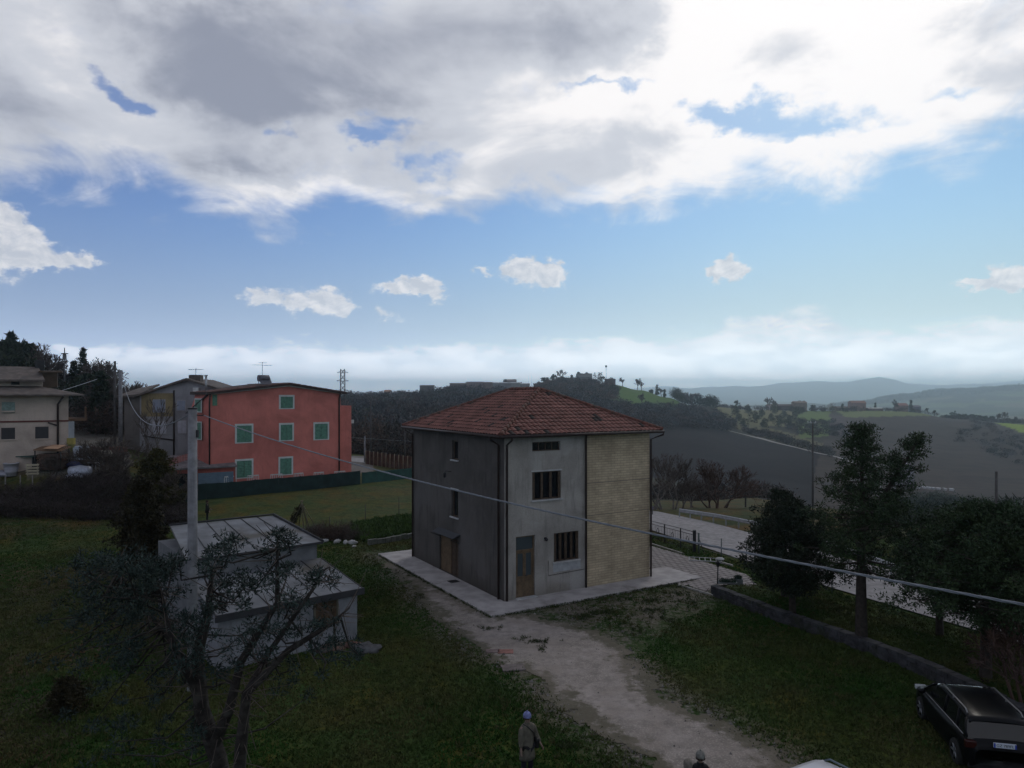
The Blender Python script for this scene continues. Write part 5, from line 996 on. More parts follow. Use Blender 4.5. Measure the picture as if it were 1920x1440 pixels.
for i, (px, Y, H, lb) in enumerate([(665, 470, 11, 'bare rounded tree on the wooded skyline right of the pylon'), (757, 560, 10, 'bare tree standing out of the wooded skyline'), (766, 560, 8, 'second bare tree on the wooded skyline'), (824, 620, 9, 'bare tree left of the long brown building'), (842, 640, 8.5, 'thin bare tree against the sky by the brown building')]):
    bare_tree(lb, at(px, Y), H, 140+i, .8, 5, .35, 1, rmin=.10, group='bare trees on the wooded skyline', m=FARB)
G3 = 'trees on the far right ridge'
for i, (nm, lb, px, Y, H, W_) in enumerate([('evergreen_tree', 'dark tree left of the pink roofed houses on the ridge', 1380, 840, 11, 9), ('evergreen_tree', 'dark round tree over the ridge house', 1504, 860, 13, 10), ('conifer', 'pointed blue-green conifer by the brown ridge buildings', 1580, 850, 9, 4), ('conifer', 'slim conifer behind the long ridge shed', 1641, 860, 11, 3), ('conifer', 'tall dark conifer right of the ridge houses', 1708, 850, 14, 6), ('round_tree', 'dark round tree left of the golden hedge', 1524, 850, 7, 6), ('bush', 'low bush at the foot of the ridge house', 1484, 845, 6, 7), ('round_tree', 'rounded tree above the parked row on the ridge', 1788, 850, 9, 7)]):
    far_ever(nm, lb, px, Y, H, W_, G3, 230+i)
for i in range(6): far_ever('round_tree', ['first', 'second', 'third', 'fourth', 'fifth', 'sixth'][i]+' clipped round tree from the left in the row on the right ridge', 1797+i*12.5, 852, 6.5, 6.5, 'row of clipped trees on the right ridge', 240+i, stem=.3)
far_ever('hedge', 'golden brown hedge between houses on the far ridge', 1552, 846, 7.5, 22, None, 250, m=leafmat('golden_hedge', (.15, .11, .055), .3), cat='hedge')
for i, (px, Y, H, lb) in enumerate([(1441, 846, 16, 'large bare tree at the left end of the ridge houses'), (1452, 850, 12, 'bare tree overlapping the pink ridge house'), (1676, 848, 14, 'wide bare tree in front of the red roofed ridge house'), (1740, 848, 8, 'bare tree right of the ridge houses'), (1752, 848, 7, 'low bare tree at the end of the ridge houses'), (1880, 850, 13, 'wide bare tree on the ridge near the right edge'), (1868, 850, 10, 'bare tree left of the wide one near the right edge'), (1905, 850, 8, 'low bare tree at the right end of the ridge'), (1297, 700, 15, 'black bare tree at the head of the dark hedge'), (1312, 705, 14, 'bare tree in the middle of the dark hedge'), (1325, 705, 12, 'bare tree at the right of the dark hedge'), (1206, 600, 12, 'dark spreading bare tree on the green slope')]):
    bare_tree(lb, at(px, Y), H, 150+i, .9, 5, .4, 1, rmin=.17, group='bare trees along the far ridge', m=FARB)
# olive grove on the far slope: one tree copied
ol = None; rng = random.Random(4); k = 0
words = ['leftmost', 'second', 'third', 'fourth', 'fifth', 'sixth', 'seventh', 'eighth', 'ninth', 'tenth', 'eleventh', 'twelfth', 'thirteenth', 'rightmost']
spots = [(1378,778),(1386,790),(1396,800),(1402,775),(1414,792),(1428,782),(1434,802),(1446,790),(1452,775),(1460,800),(1470,785),(1482,798),(1492,782),(1502,776)]
for i, (px, py) in enumerate(spots):
    p = hit(px, py, dmin=300); lb = words[i]+' olive tree from the left on the far slope above the pale track'
    if ol is None: ol = far_ever('olive_tree', lb, px, p.y, 9, 9, 'olive trees on the far slope', 300, m=OLIVE)
    else: place_copy(ol, lb, p, rng.uniform(0, 6), rng.uniform(.75, 1.25))
# ---- woods nobody could count
def wood(name, pts, H, W_, m, seed, per=120, l=1.3, w=.2, stems=True):
    rng = np.random.default_rng(seed); P = np.array([[p[0], p[1], p[2]] for p in pts]); n = len(P); hs = H*rng.uniform(.65, 1.25, n); ws = W_*rng.uniform(.7, 1.2, n); V_ = []
    cen = P+np.stack([np.zeros(n), np.zeros(n), hs*.55], -1); c = np.repeat(cen, per, 0); N = len(c); d = rng.normal(size=(N, 3)); d /= np.linalg.norm(d, axis=1)[:, None]; r = rng.random(N)**.4
    p = c+d*r[:, None]*np.stack([np.repeat(ws*.5, per)]*2+[np.repeat(hs*.46, per)], -1)
    t = d*.6+rng.normal(size=(N, 3))*.7; t[:, 2] += .15; t /= np.linalg.norm(t, axis=1)[:, None]; s = np.cross(t, rng.normal(size=(N, 3))); s /= np.linalg.norm(s, axis=1)[:, None]
    v = np.stack([p-s*w, p+s*w, p+t*l*rng.uniform(.5, 1.2, N)[:, None]], 1).reshape(-1, 3); tone = np.repeat(rng.uniform(.3, 1.0, n)**1.3*1.9, per*3)[:, None]*np.ones(3)
    hue = np.repeat(rng.random(n), per*3)[:, None]; tone = tone*(1+(hue-.5)*np.array([.5, .05, -.2]))
    o = np_mesh(name, v, np.arange(len(v)).reshape(-1, 3), m, k=3, col=tone); return tag(o, kind='stuff')
def woodmat(name, col):
    m, t, p = newmat(name); g = t.n.new('ShaderNodeNewGeometry'); r = V(t, g.outputs['Random Per Island']); f = t.ss(r, 0, 1, .6, 1.4); o = t.mix(1.0, t.mix(1.0, (*col, 1), t.attr('tone'), 'MULTIPLY'), t.vec(f, f, f), 'MULTIPLY'); t.put(p.inputs['Base Color'], o); p.inputs['Roughness'].default_value = .9; p.inputs['Specular IOR Level'].default_value = .1; return m
def scatter(polys, n, dmin, dmax, seed, jit=0):
    rng = np.random.default_rng(seed); out = []
    for poly in polys:                            # outline of where the trunks stand, as sight lines to the ground
        xs = [p[0] for p in poly]; ys = [p[1] for p in poly]; k = 0; cnt = 0
        while k < n and cnt < n*20:
            cnt += 1; px, Y = rng.uniform(min(xs), max(xs)), rng.uniform(min(ys), max(ys))
            if inpoly(np.array([px]), np.array([Y]), poly)[0]: out.append(at(px, Y)); k += 1
    return out
BW_ = woodmat('bare_wood', (.052, .047, .048)); DG_ = woodmat('evergreen_wood', (.026, .036, .026)); BB_ = woodmat('brown_wood_tops', (.062, .05, .045))
wood('far_woodland', scatter([[(640,180),(800,180),(980,260),(1010,420),(1010,600),(780,600),(640,600)]], 900, 0, 0, 1), 8, 11, BW_, 1, 150, 1.6, .3)
wood('far_woodland', scatter([[(640,150),(800,150),(980,240),(1010,420),(1010,590),(780,590),(640,590)]], 260, 0, 0, 2), 7, 8, DG_, 2, 150, 1.4, .3)
wood('wooded_bank', scatter([[(640,128),(800,132),(800,175),(640,165)]], 120, 0, 0, 3), 6.5, 6, BB_, 3, 200, 1.2, .10)
wood('hilltop_thicket', scatter([[(1005,560),(1150,600),(1158,660),(1120,690),(1010,690)]], 420, 0, 0, 4), 6, 9, BB_, 4, 120, 1.8, .25)
wood('hillside_hedge', scatter([[(1000,500),(1240,480),(1370,540),(1380,640),(1290,660),(1200,585),(1000,560)]], 520, 0, 0, 5), 6, 9, BW_, 5, 110, 1.8, .25)
wood('dark_ridge_wood', scatter([[(1262,690),(1345,700),(1345,720),(1262,720)]], 60, 0, 0, 6), 11, 9, DG_, 6, 120, 1.8, .3)
wood('ridge_hedge', scatter([[(1345,800),(1770,845),(1770,870),(1345,860)], [(1770,845),(1930,848),(1930,868),(1770,868)]], 90, 0, 0, 7), 5, 9, BW_, 7, 90, 1.6, .3)
wood('slope_scrub', scatter([[(1465,640),(1500,560),(1555,560),(1600,560),(1560,680),(1500,700)], [(1395,560),(1560,440),(1560,470),(1395,600)], [(1780,640),(1960,500),(1990,560),(1830,800)]], 70, 0, 0, 8), 4, 8, BW_, 8, 100, 1.6, .25)
wood('valley_scrub', scatter([[(1640,160),(1960,120),(1960,330),(1740,370),(1640,300)]], 360, 0, 0, 9), 7, 9, DG_, 9, 120, 1.3, .18)
wood('valley_hedge', scatter([[(1190,140),(1480,130),(1480,200),(1190,190)]], 130, 0, 0, 10), 3.2, 6, BB_, 10, 130, 1.0, .10)
wood('mid_hill_wood', scatter([[(1560,3300),(2000,3300),(2000,3560),(1560,3560)]], 600, 0, 0, 11), 12, 45, BW_, 11, 30, 10, 3.0)
wood('left_hill_wood', scatter([[(-120,96),(60,92),(120,84),(235,82),(330,96),(330,125),(235,130),(120,135),(-120,130)]], 420, 0, 0, 12), 3.7, 4.5, BB_, 12, 180, .8, .06)
wood('left_hill_evergreens', scatter([[(-120,98),(120,90),(215,86),(215,115),(-120,125)]], 90, 0, 0, 13), 4.0, 4.5, DG_, 13, 240, .6, .10)
# ---- bramble bank below the left-hand houses
def bramble():
    rng = np.random.default_rng(3); pts = []
    for _ in range(4200):
        px = rng.uniform(-60, 345); Y = rng.uniform(53, 63.5) if px < 240 else rng.uniform(54, 60)
        top = np.interp(px, [-60, 60, 130, 240, 345], [57.2, 57.2, 59.2, 61.5, 60])
        if Y > top: continue
        pts.append(at(px, Y))
    P = np.array([tuple(p) for p in pts]); bump = fbm(P[:, 0], P[:, 1], 3, 6); P[:, 2] += rng.random(len(P))*(.3+1.0*bump)*np.clip((62.5-P[:, 1])/5, .35, 1)
    tone = np.repeat(fbm(P[:, 0], P[:, 1], 5, 77)*1.0+.5, 26*3)[:, None]*np.ones(3)
    v = cards(P, np.full(len(P), .42), 26, .38, .018, rng, .8, .3, .5); tag(np_mesh('brambles', v, np.arange(len(v)).reshape(-1, 3), woodmat('bramble_stems', (.055, .044, .044)), k=3, col=tone), kind='stuff')
    k = rng.random(len(P)) < .5; v = cards(P[k], np.full(k.sum(), .5), 16, .12, .06, rng); tag(np_mesh('bramble_leaves', v, np.arange(len(v)).reshape(-1, 3), woodmat('bramble_leaf', (.030, .030, .020)), k=3, col=np.ones((len(v), 3))), kind='stuff')
bramble()
for i, (px, Y, H) in enumerate([(200, 61, 3.2), (228, 60.5, 3.6), (250, 60, 3.0), (312, 58, 3.4), (330, 58.5, 3.0), (170, 61, 2.4), (100, 59.5, 2.0)]):
    bare_tree(['bare shrub below the striped pole', 'bare shrub below the concrete poles', 'bare shrub right of the concrete poles', 'bare shrub right of the thuja', 'thin bare shrub by the garage fence', 'bare shrub under the plastic sheeting', 'bare shrub below the wood pile'][i], at(px, Y), H, 170+i, .8, 5, .05, 4, rmin=.012, group='bare shrubs on the bramble bank', name='bare_shrub', cat='shrub', m=TWIG)
# ------------------------------------------------------------------ poles and wires
CONCP = mat('pole_concrete', (.20, .20, .215), .9, .25, 3, bump=.3, bscale=25, streak=.5); WIREM = mat('cable_grey', (.17, .19, .22), .5, .15, 8, spec=.5)
def pole(label, base, top, r0, r1, m=None, name='utility_pole', group=None, fit=True):
    root = thing(name, label, 'pole', base, 0, group); H = top-base.z
    mb = MB(); mb.tube([(0, 0, -.5), (0, 0, H)], [r0, r1], 18); mb.build('shaft', m or CONCP, root)
    if fit:
        mb = MB(); mb.tube([(r1*1.0, 0, H-.25), (r1+.16, 0, H-.27), (r1+.24, -.02, H-.24)], .02, 6); mb.box(r1-.02, r1+.05, -.05, .05, H-1.0, H-.75); mb.tube([(0, 0, H-.05), (0, 0, H-.005)], r1*1.10, 18); mb.build('bracket', DARK, root)
    return root
PB = at(361, 24.0); PB.z = 0
pole('tall grey concrete utility pole in the left foreground beside the outbuilding', PB, 9.56, .175, .145)
b = at(226, 74); pole('concrete pole right of the wooden one, left of the grey house', b, float(at3(226, 694, 74).z), .22, .17, group='far utility poles'); P2 = at3(227, 700, 74)
b = at(215.5, 76); pole('slim dark wooden pole left of the far concrete pole', b, float(at3(215, 677, 76).z), .14, .11, mat('wood_pole', (.075, .07, .07), .9, .2, 3), group='far utility poles')
b = at(695, 112); pole('thin dark pole in front of the wooded slope', b, float(at3(695, 752, 112).z), .13, .1, mat('wood_pole', (.075, .07, .07), .9), fit=False)
b = at(684, 98); pole('short grey pole by the wooden stake fence', b, float(at3(684, 817, 98).z), .12, .1, fit=True)
b = at(1398, 71); pole('thin dark pole behind the guard rail', b, float(at3(1398, 889, 71).z), .09, .07, mat('wood_pole', (.075, .07, .07), .9), fit=False)
b = at(1868, 60); pole('dark wooden pole rising behind the evergreens at right', b, float(at3(1868, 884, 60).z), .13, .1, mat('wood_pole', (.075, .07, .07), .9), fit=False)
b = at(759, 105); pole('thin dark pole just left of the grey house eave', b, float(at3(759, 800, 105).z), .1, .08, mat('wood_pole', (.075, .07, .07), .9), fit=False)
b = at(1524, 100); root = thing('power_pole', 'tall power pole with short cross arms above the dark ploughed field', 'pole', b); H = float(at3(1524, 791, 100).z)-b.z
mb = MB(); mb.tube([(0, 0, -.5), (0, 0, H)], [.16, .1], 8); mb.build('shaft', mat('wood_pole', (.075, .07, .07), .9), root); mb = MB(); mb.box(-.75, .45, -.06, .06, H-.2, H-.08); mb.build('cross_arm', METAL, root)
for x in (-.7, -.3, .4): mb = MB(); mb.lathe([(0, 0), (.06, .02), (.05, .12), (.07, .15), (0, .22)], 8, (x, 0, H-.08)); mb.build('insulator', WHITE, root)
# lattice pylon
def pylon():
    base = at(642.5, 180); root = thing('lattice_pylon', 'narrow steel lattice pylon rising behind the red house', 'pylon', base, R(10)); H = float(at3(642, 692, 180).z)-base.z; mb = MB(); w0, w1 = .85, .5; N = 16
    W_ = lambda t: w0+(w1-w0)*t
    for sx in (-1, 1):
        for sy in (-1, 1): mb.tube([(sx*w0, sy*w0, -1), (sx*w1, sy*w1, H)], .09, 4)
    for i in range(N):
        t0, t1 = i/N, (i+1)/N; a, b = W_(t0), W_(t1); z0, z1 = t0*H, t1*H
        for sy in (-1, 1): mb.tube([(-a, sy*a, z0), (b, sy*b, z1)], .06, 4); mb.tube([(a, sy*a, z0), (-b, sy*b, z1)], .06, 4); mb.tube([(sy*a, -a, z0), (sy*b, b, z1)], .06, 4)
    mb.build('lattice', mat('pylon_steel', (.06, .055, .055), .7), root)
    for dz, L in ((H-.9, 1.4), (H-3.0, 1.5), (H-5.5, 1.3)): mb = MB(); mb.tube([(-L, 0, dz), (L, 0, dz)], .06, 4); mb.tube([(-L, 0, dz), (0, 0, dz+.6)], .04, 4); mb.tube([(L, 0, dz), (0, 0, dz+.6)], .04, 4); mb.build('cross_arm', mat('pylon_steel', (.06, .055, .055), .7), root)
pylon()
def cat_pts(ctrl, n=60):
    c = [np.array(tuple(q), float) for q in ctrl]; T = np.array([0]+list(np.cumsum([np.linalg.norm(b-a) for a, b in zip(c[:-1], c[1:])]))); T /= T[-1]; u = np.linspace(0, 1, n); A = np.array(c)
    deg = min(3, len(c)-1); return np.stack([np.polyval(np.polyfit(T, A[:, k], deg), u) for k in range(3)], -1)
# the twisted bundle in front
p0 = PB+Vector((.40, -.02, 9.30)); ctl = [p0, at3(570, 835, 18.1), at3(770, 903, 14.65), at3(945, 946, 12.56), at3(1220, 1003, 10.26), at3(1440, 1046, 8.95), at3(1920, 1117, 7.0), Vector((11.0, 1.4, 8.02))]
base = cat_pts(ctl, 700); base += (np.array(tuple(p0))-base[0])*np.linspace(1, 0, 700)[:, None]**3
mb = MB(); tw = np.cumsum(np.r_[0, np.linalg.norm(np.diff(base, axis=0), axis=1)])*2*math.pi/.62
for k in range(3):
    a = tw+k*2.094; off = np.stack([np.zeros(700), np.zeros(700), np.cos(a)*.009], -1); t = np.gradient(base, axis=0); t /= np.linalg.norm(t, axis=1)[:, None]; side = np.cross(t, [0, 0, 1.]); mb.tube([Vector(q) for q in base+off+side*(np.sin(a)*.009)[:, None]], .0082, 6)
tag(mb.build('power_cable', WIREM), 'thick twisted grey overhead cable crossing in front of the house from the concrete pole', 'cable')
def wire(label, pts, r, m=WIREM, n=60, name='overhead_wire'):
    mb = MB(); mb.tube([Vector(q) for q in cat_pts(pts, n)], r, 5); return tag(mb.build(name, m), label, 'wire')
c1 = PB+Vector((-.16, 0, 9.3)); pw = [c1]
for k in range(1, 25):
    t = k/24; q = c1.lerp(P2, t); q.z -= 4*2.15*t*(1-t)*(1.0); pw.append(q)
mb = MB(); mb.tube(pw, .022, 5); tag(mb.build('overhead_wire', WIREM), 'pale sagging cable between the foreground pole and the far concrete pole', 'wire')
wire('thin wire from the hillside trees down to the beige house eave', [at3(182, 711, 84), at3(130, 728, 72), at3(82, 742, 62.5)], .03)
wire('thin wire running from the short pole behind the red house to the grey house', [at3(652, 820, 96), at3(684, 822, 98), at3(776, 828, 43.4)], .018)
# ------------------------------------------------------------------ fences and walls
def net_fence(label, A, B, H, m, seg=2.2, sag=.05, name='net_fence'):
    A = Vector((A.x, A.y, 0)); B = Vector((B.x, B.y, 0)); L = (B-A).length; n = max(2, int(L/seg)); root = thing(name, label, 'fence', (A.x, A.y, H1(A.x, A.y)), 0); o = Vector(root.location); rng = random.Random(len(label))
    N = n*4; vs = []; 
    for i in range(N+1):
        q = A.lerp(B, i/N); z = H1(q.x, q.y); hh = H-sag*(1 if i % 4 else 0)*rng.random(); w = rng.uniform(-.03, .03)
        vs += [(q.x-o.x, q.y-o.y+w, z-.02-o.z), (q.x-o.x, q.y-o.y-w, z+hh-o.z)]
    mb = MB(); mb.add(vs, [(2*i, 2*i+2, 2*i+3, 2*i+1) for i in range(N)]); pn = mb.build('netting', m, root); md = pn.modifiers.new('solid', 'SOLIDIFY'); md.thickness = .02
    for i in range(n+1):
        q = A.lerp(B, i/n); z = H1(q.x, q.y); mb = MB(); mb.tube([(q.x-o.x, q.y-o.y+.04, z-.3-o.z), (q.x-o.x, q.y-o.y+.04, z+H+.05-o.z)], .03, 6); mb.build('post', DARK, root)
    return root
FA, FB = hit(336, 936, dmin=40), hit(675, 908, dmin=40)
net_fence('long dark green netting fence in front of the red house', FA, FB, 1.42, mat('dark_green_net', (.010, .026, .026), .85, .3, 1.2))
net_fence('lighter green netting fence between the red house and the grey house', FB+Vector((.1, .5, 0)), hit(800, 893, dmin=40), 1.2, mat('green_net', (.016, .055, .048), .85, .25, 1.2))
# wooden stake fence on the far side of the drive
def stake_fence():
    A, B = hit(686, 876, dmin=60), hit(786, 884, dmin=60); A = at(686, 96); B = at(790, 88); root = thing('stake_fence', 'brown board fence with pale stakes beyond the green netting', 'fence', A); n = 14
    mb = MB(); 
    for k in range(60):
        q = A.lerp(B, k/60); q2 = A.lerp(B, (k+.93)/60); z = H1(q.x, q.y)-A.z; v0 = q-A; v1 = q2-A; hh = 1.75+.05*math.sin(k*7); mb.add([(v0.x, v0.y, z), (v1.x, v1.y, z), (v1.x, v1.y, z+hh), (v0.x, v0.y, z+hh), (v0.x, v0.y+.03, z), (v1.x, v1.y+.03, z), (v1.x, v1.y+.03, z+hh), (v0.x, v0.y+.03, z+hh)], [(0,1,2,3),(7,6,5,4),(3,2,6,7),(1,5,6,2),(4,0,3,7)])
    mb.build('boards', mat('red_brown_board', (.075, .036, .026), .85, .4, 3), root)
    for k in range(n): q = A.lerp(B, k/(n-1))-A; z = H1(q.x+A.x, q.y+A.y)-A.z; mb = MB(); mb.tube([(q.x, q.y-.08, z-.3), (q.x, q.y-.08, z+1.85)], .07, 6); mb.build('stake', mat('pale_stake', (.23, .185, .13), .85), root)
stake_fence()
# fence line in the garden: thin posts
for i, (px, py, top) in enumerate([(618, 990, 968), (685, 978, 945), (748, 966, 932), (652, 1000, 985)]):
    b = hit(px, py); mb = MB(); mb.tube([(0, 0, -.2), (0, 0, CZ-(top-HY)/F*b.y-b.z)], .03, 6); o = mb.build('fence_post', mat('weathered_post', (.07, .065, .06), .9)); o.location = b
    tag(o, ['dark post at the left end of the vegetable plot', 'thin dark post in the middle of the vegetable plot', 'thin dark post nearest the grey house wall', 'short dark post by the dry brush heap'][i], 'post', 'thin posts round the vegetable plot')
# railing by the road, with posts
def road_railing():
    pts = [g0(1150, 985), g0(1221, 1011), g0(1246, 1018.5), g0(1276, 1027), g0(1302, 1035)]; root = thing('iron_railing', 'black iron railing with fine bars between the paving and the road', 'railing', (*pts[-1], 0)); o = Vector(root.location); Hh = 1.27
    for i in range(len(pts)):
        x, y = pts[i]; mb = MB(); r = .035 if i < len(pts)-1 else .09; mb.box(x-o.x-r, x-o.x+r, y-o.y-r, y-o.y+r, 0, Hh+.02+(.1 if r > .05 else 0)); mb.build('post', DARK, root)
    for i in range(len(pts)-1):
        A = Vector((*pts[i], 0))-o; B = Vector((*pts[i+1], 0))-o; mb = MB(); n = max(6, int((B-A).length/.15))
        for z in (.12, Hh-.2, Hh): mb.tube([A+Vector((0, 0, z)), B+Vector((0, 0, z))], .018, 5)
        for k in range(1, n): q = A.lerp(B, k/n); mb.tube([q+Vector((0, 0, .12)), q+Vector((0, 0, Hh-.2))], .009, 4)
        c = A.lerp(B, .5); dv = (B-A).normalized()*.14; mb.tube([c-dv+Vector((0, 0, .7)), c+Vector((0, 0, .9)), c+dv+Vector((0, 0, .7)), c+Vector((0, 0, .45)), c-dv+Vector((0, 0, .7))], .02, 4)
        mb.build('bar_panel', DARK, root)
road_railing()
def wire_fence():
    pts = [g0(1310, 1038), g0(1352.5, 1050), g0(1400, 1063), g0(1470, 1085), g0(1560, 1113)]; root = thing('wire_fence', 'thin wire fence with slim posts continuing from the iron railing', 'fence', (*pts[0], 0)); o = Vector(root.location)
    for i, (x, y) in enumerate(pts): mb = MB(); r = .06 if i == 0 else .03; mb.tube([(x-o.x, y-o.y, 0), (x-o.x, y-o.y, 1.3)], r, 8); mb.build('post', mat('green_grey_post', (.07, .09, .09), .6), root)
    mb = MB(); x, y = g0(1321, 1038); mb.tube([(0, 0, 1.0), (x-o.x, y-o.y, 0)], .025, 5); mb.build('brace', DARK, root)
    mb = MB()
    for z in (.35, .75, 1.15):
        for a, b in zip(pts[:-1], pts[1:]): mb.tube([(a[0]-o.x, a[1]-o.y, z), (b[0]-o.x, b[1]-o.y, z)], .005, 4)
    mb.build('wires', METAL, root)
wire_fence()
# verge strip and kerbs by the railing
KERB = mat('kerb_stone', (.32, .31, .29), .9, .2, 3)
def low_strip(name, label, pts, w, hgt, m, cat, jag=0, z0=0, seed=0):
    root_o = Vector((*pts[0][:2], 0)); mb = MB(); rng = random.Random(seed); P = [Vector((*p[:2], 0)) for p in pts]
    for a, b in zip(P[:-1], P[1:]):
        L = (b-a).length; n = max(1, int(L/.45)); d = (b-a).normalized(); s = Vector((-d.y, d.x, 0))
        for k in range(n):
            q0 = a+(b-a)*(k/n)+d*.01; q1 = a+(b-a)*((k+1)/n)-d*.01; z = H1(q0.x, q0.y)+z0; hh = hgt*(1+rng.uniform(-jag, jag)); ww = w*(1+rng.uniform(-jag, jag)*.5)
            c = [q0-s*ww/2, q1-s*ww/2, q1+s*ww/2, q0+s*ww/2]; mb.prism([(v.x-root_o.x, v.y-root_o.y) for v in c], z-.3, z+hh)
    o = mb.build(name, m, bevel=.01); o.location = root_o; return tag(o, label, cat)
low_strip('kerb', 'pale kerb line along the near edge of the block paving', [g0(1272, 1098), g0(1338, 1118)], .10, .09, KERB, 'kerb')
low_strip('kerb', 'pale kerb along the grass verge below the iron railing', [g0(1218, 1020), g0(1282, 1040)], .10, .10, KERB, 'kerb')
low_strip('kerb', 'short pale kerb right of the lamp by the wire fence', [g0(1352, 1056), g0(1374, 1062)], .10, .10, KERB, 'kerb')
def stone_wall():
    pts = [g0(1341, 1117), g0(1462, 1165), g0(1597, 1212), g0(1725, 1262), g0(1830, 1310), g0(1960, 1380)]; rng = random.Random(2); o = Vector((*pts[0], 0)); root = thing('stone_wall', 'low dark stone retaining wall along the grassy bank under the evergreens', 'wall', o)
    mb = MB(); P = [Vector((*p, 0)) for p in pts]
    for a, b in zip(P[:-1], P[1:]):
        L = (b-a).length; d = (b-a).normalized(); s = Vector((-d.y, d.x, 0))
        for row in range(3):
            x = -.1
            while x < L:
                w = rng.uniform(.22, .5); z0 = row*.17; h_ = .17*rng.uniform(.88, 1.0)+(rng.uniform(0, .03) if row == 2 else 0); t_ = .19+rng.uniform(-.02, .03)
                c = [a+d*(x+.008)-s*t_-o, a+d*(x+w-.008)-s*t_-o, a+d*(x+w-.008)+s*.2-o, a+d*(x+.008)+s*.2-o]; mb.prism([(v.x, v.y) for v in c], z0, z0+h_); x += w
    mb.build('stonework', mat('dark_stone', (.045, .045, .05), .95, .45, 3, bump=.6, bscale=10, dirt=(.03, .034, .024)), root, bevel=.015)
stone_wall()
def guard_rail():
    G = [hit(1276, 969), hit(1320, 977), hit(1370, 987), hit(1425, 997), hit(1500, 1012), hit(1600, 1035), hit(1750, 1075)]
    G = [at((p_), d_, None) for p_, d_ in ((1274, 58.4), (1320, 56.2), (1372, 53.8), (1425, 51.5), (1500, 47.5), (1620, 41.5), (1760, 35.5))]
    root = thing('guard_rail', 'grey steel guard rail on the far side of the road', 'guard rail', G[0]); o = Vector(root.location)
    prof = [(0, .45), (.05, .50), (.05, .56), (0, .60), (.05, .65), (.05, .71), (0, .76)]; vs = []; fs = []; N = 40; PP = []
    L = len(G)-1
    for i in range(N+1):
        t = i/N*L; k = min(int(t), L-1); q = G[k].lerp(G[k+1], t-k)
        PP.append(q)
    for i, q in enumerate(PP):
        d = (PP[min(i+1, N)]-PP[max(i-1, 0)]); d.z = 0; d.normalize(); s = Vector((d.y, -d.x, 0)); 
        if s.x > 0: s = -s
        zz = H1(q.x, q.y)
        for a, z in prof: p = q+s*a; vs.append((p.x-o.x, p.y-o.y, zz+z-o.z))
    m_ = len(prof); fs = [(i*m_+k, (i+1)*m_+k, (i+1)*m_+k+1, i*m_+k+1) for i in range(N) for k in range(m_-1)]
    mb = MB(); mb.add(vs, fs, False); b = mb.build('beam', mat('rail_steel', (.36, .37, .39), .5, .15, 3, metal=.3), root); md = b.modifiers.new('s', 'SOLIDIFY'); md.thickness = .02
    for i in range(0, N+1, 3): q = PP[i]-o; mb = MB(); z = H1(PP[i].x, PP[i].y)-o.z; mb.box(q.x-.04, q.x+.04, q.y-.04, q.y+.04, z-.3, z+.68); mb.build('post', METAL, root)
guard_rail()
# ------------------------------------------------------------------ lamp post, planters, odds on the paving
b = Vector((*g0(1345, 1112), 0)); root = thing('garden_lamp', 'black garden lamp post at the corner of the paving', 'lamp post', b); mb = MB(); mb.tube([(0, 0, 0), (.03, 0, 1.32)], [.04, .03], 8); mb.lathe([(0, 0), (.09, 0), (.06, .08), (0, .08)], 10); mb.build('post', DARK, root)
mb = MB(); mb.lathe([(.0, 1.32), (.06, 1.32), (.10, 1.5), (.15, 1.5), (.03, 1.62), (.0, 1.66)], 8, (.03, 0, 0)); mb.build('lantern', DARK, root)
def planter(label, px, py, w, dp, hh, gh, seed):
    b = Vector((*g0(px, py), .05)); root = thing('planter', label, 'planter', b, R(-8), 'concrete planters'); mb = MB(); t = .05
    mb.box(-w/2, w/2, -dp/2, dp/2, 0, .05)
    for q in ((-w/2, w/2, -dp/2, -dp/2+t), (-w/2, w/2, dp/2-t, dp/2), (-w/2, -w/2+t, -dp/2+t, dp/2-t), (w/2-t, w/2, -dp/2+t, dp/2-t)): mb.box(*q, .052, hh)
    mb.build('trough', mat('planter_grey', (.16, .18, .19), .9, .2, 4), root); mb = MB(); mb.box(-w/2+t+.003, w/2-t-.003, -dp/2+t+.003, dp/2-t-.003, .06, hh-.06); mb.build('soil', mat('soil', (.04, .03, .022), .95), root)
    rng = np.random.default_rng(seed); c = np.stack([rng.uniform(-w/2+.1, w/2-.1, 24), rng.uniform(-dp/2+.1, dp/2-.1, 24), rng.uniform(hh-.05, hh+gh, 24)], -1); leafmesh('plants', cards(c, np.full(24, .12), 40, .08, .02, rng), leafmat('planter_green', (.03, .055, .04), .4), root)
planter('long grey concrete planter with low plants beside the lamp post', 1364, 1106, .95, .36, .36, .10, 1); planter('square grey planter with bushier plants at the right of the long one', 1384, 1102, .42, .38, .42, .12, 2)
b = Vector((*g0(1322, 1052), .08)); root = thing('bed_frame', 'flat metal bed frame lying on the paving under the railing', 'bed frame', b, R(-14)); mb = MB()
for q in ((-.95, .95, -.45, -.41), (-.95, .95, .41, .45), (-.95, -.91, -.41, .41), (.91, .95, -.41, .41)): mb.box(*q, 0, .04)
mb.build('frame', METAL, root)
for k in range(1, 6): mb = MB(); x = -.95+1.9*k/6; mb.box(x-.012, x+.012, -.408, .408, .01, .03); mb.build('slat', METAL, root)
b = Vector((*g0(1349, 1054), .06)); mb = MB(); rng = random.Random(5); mb.ball((0, 0, .12), .28, 10, 6, (.9, .6, .4), .2, rng); o = mb.build('plastic_bag', mat('white_plastic', (.42, .42, .42), .5, .1, 4)); o.location = b; tag(o, 'crumpled white bag on the paving behind the lamp post', 'bag')
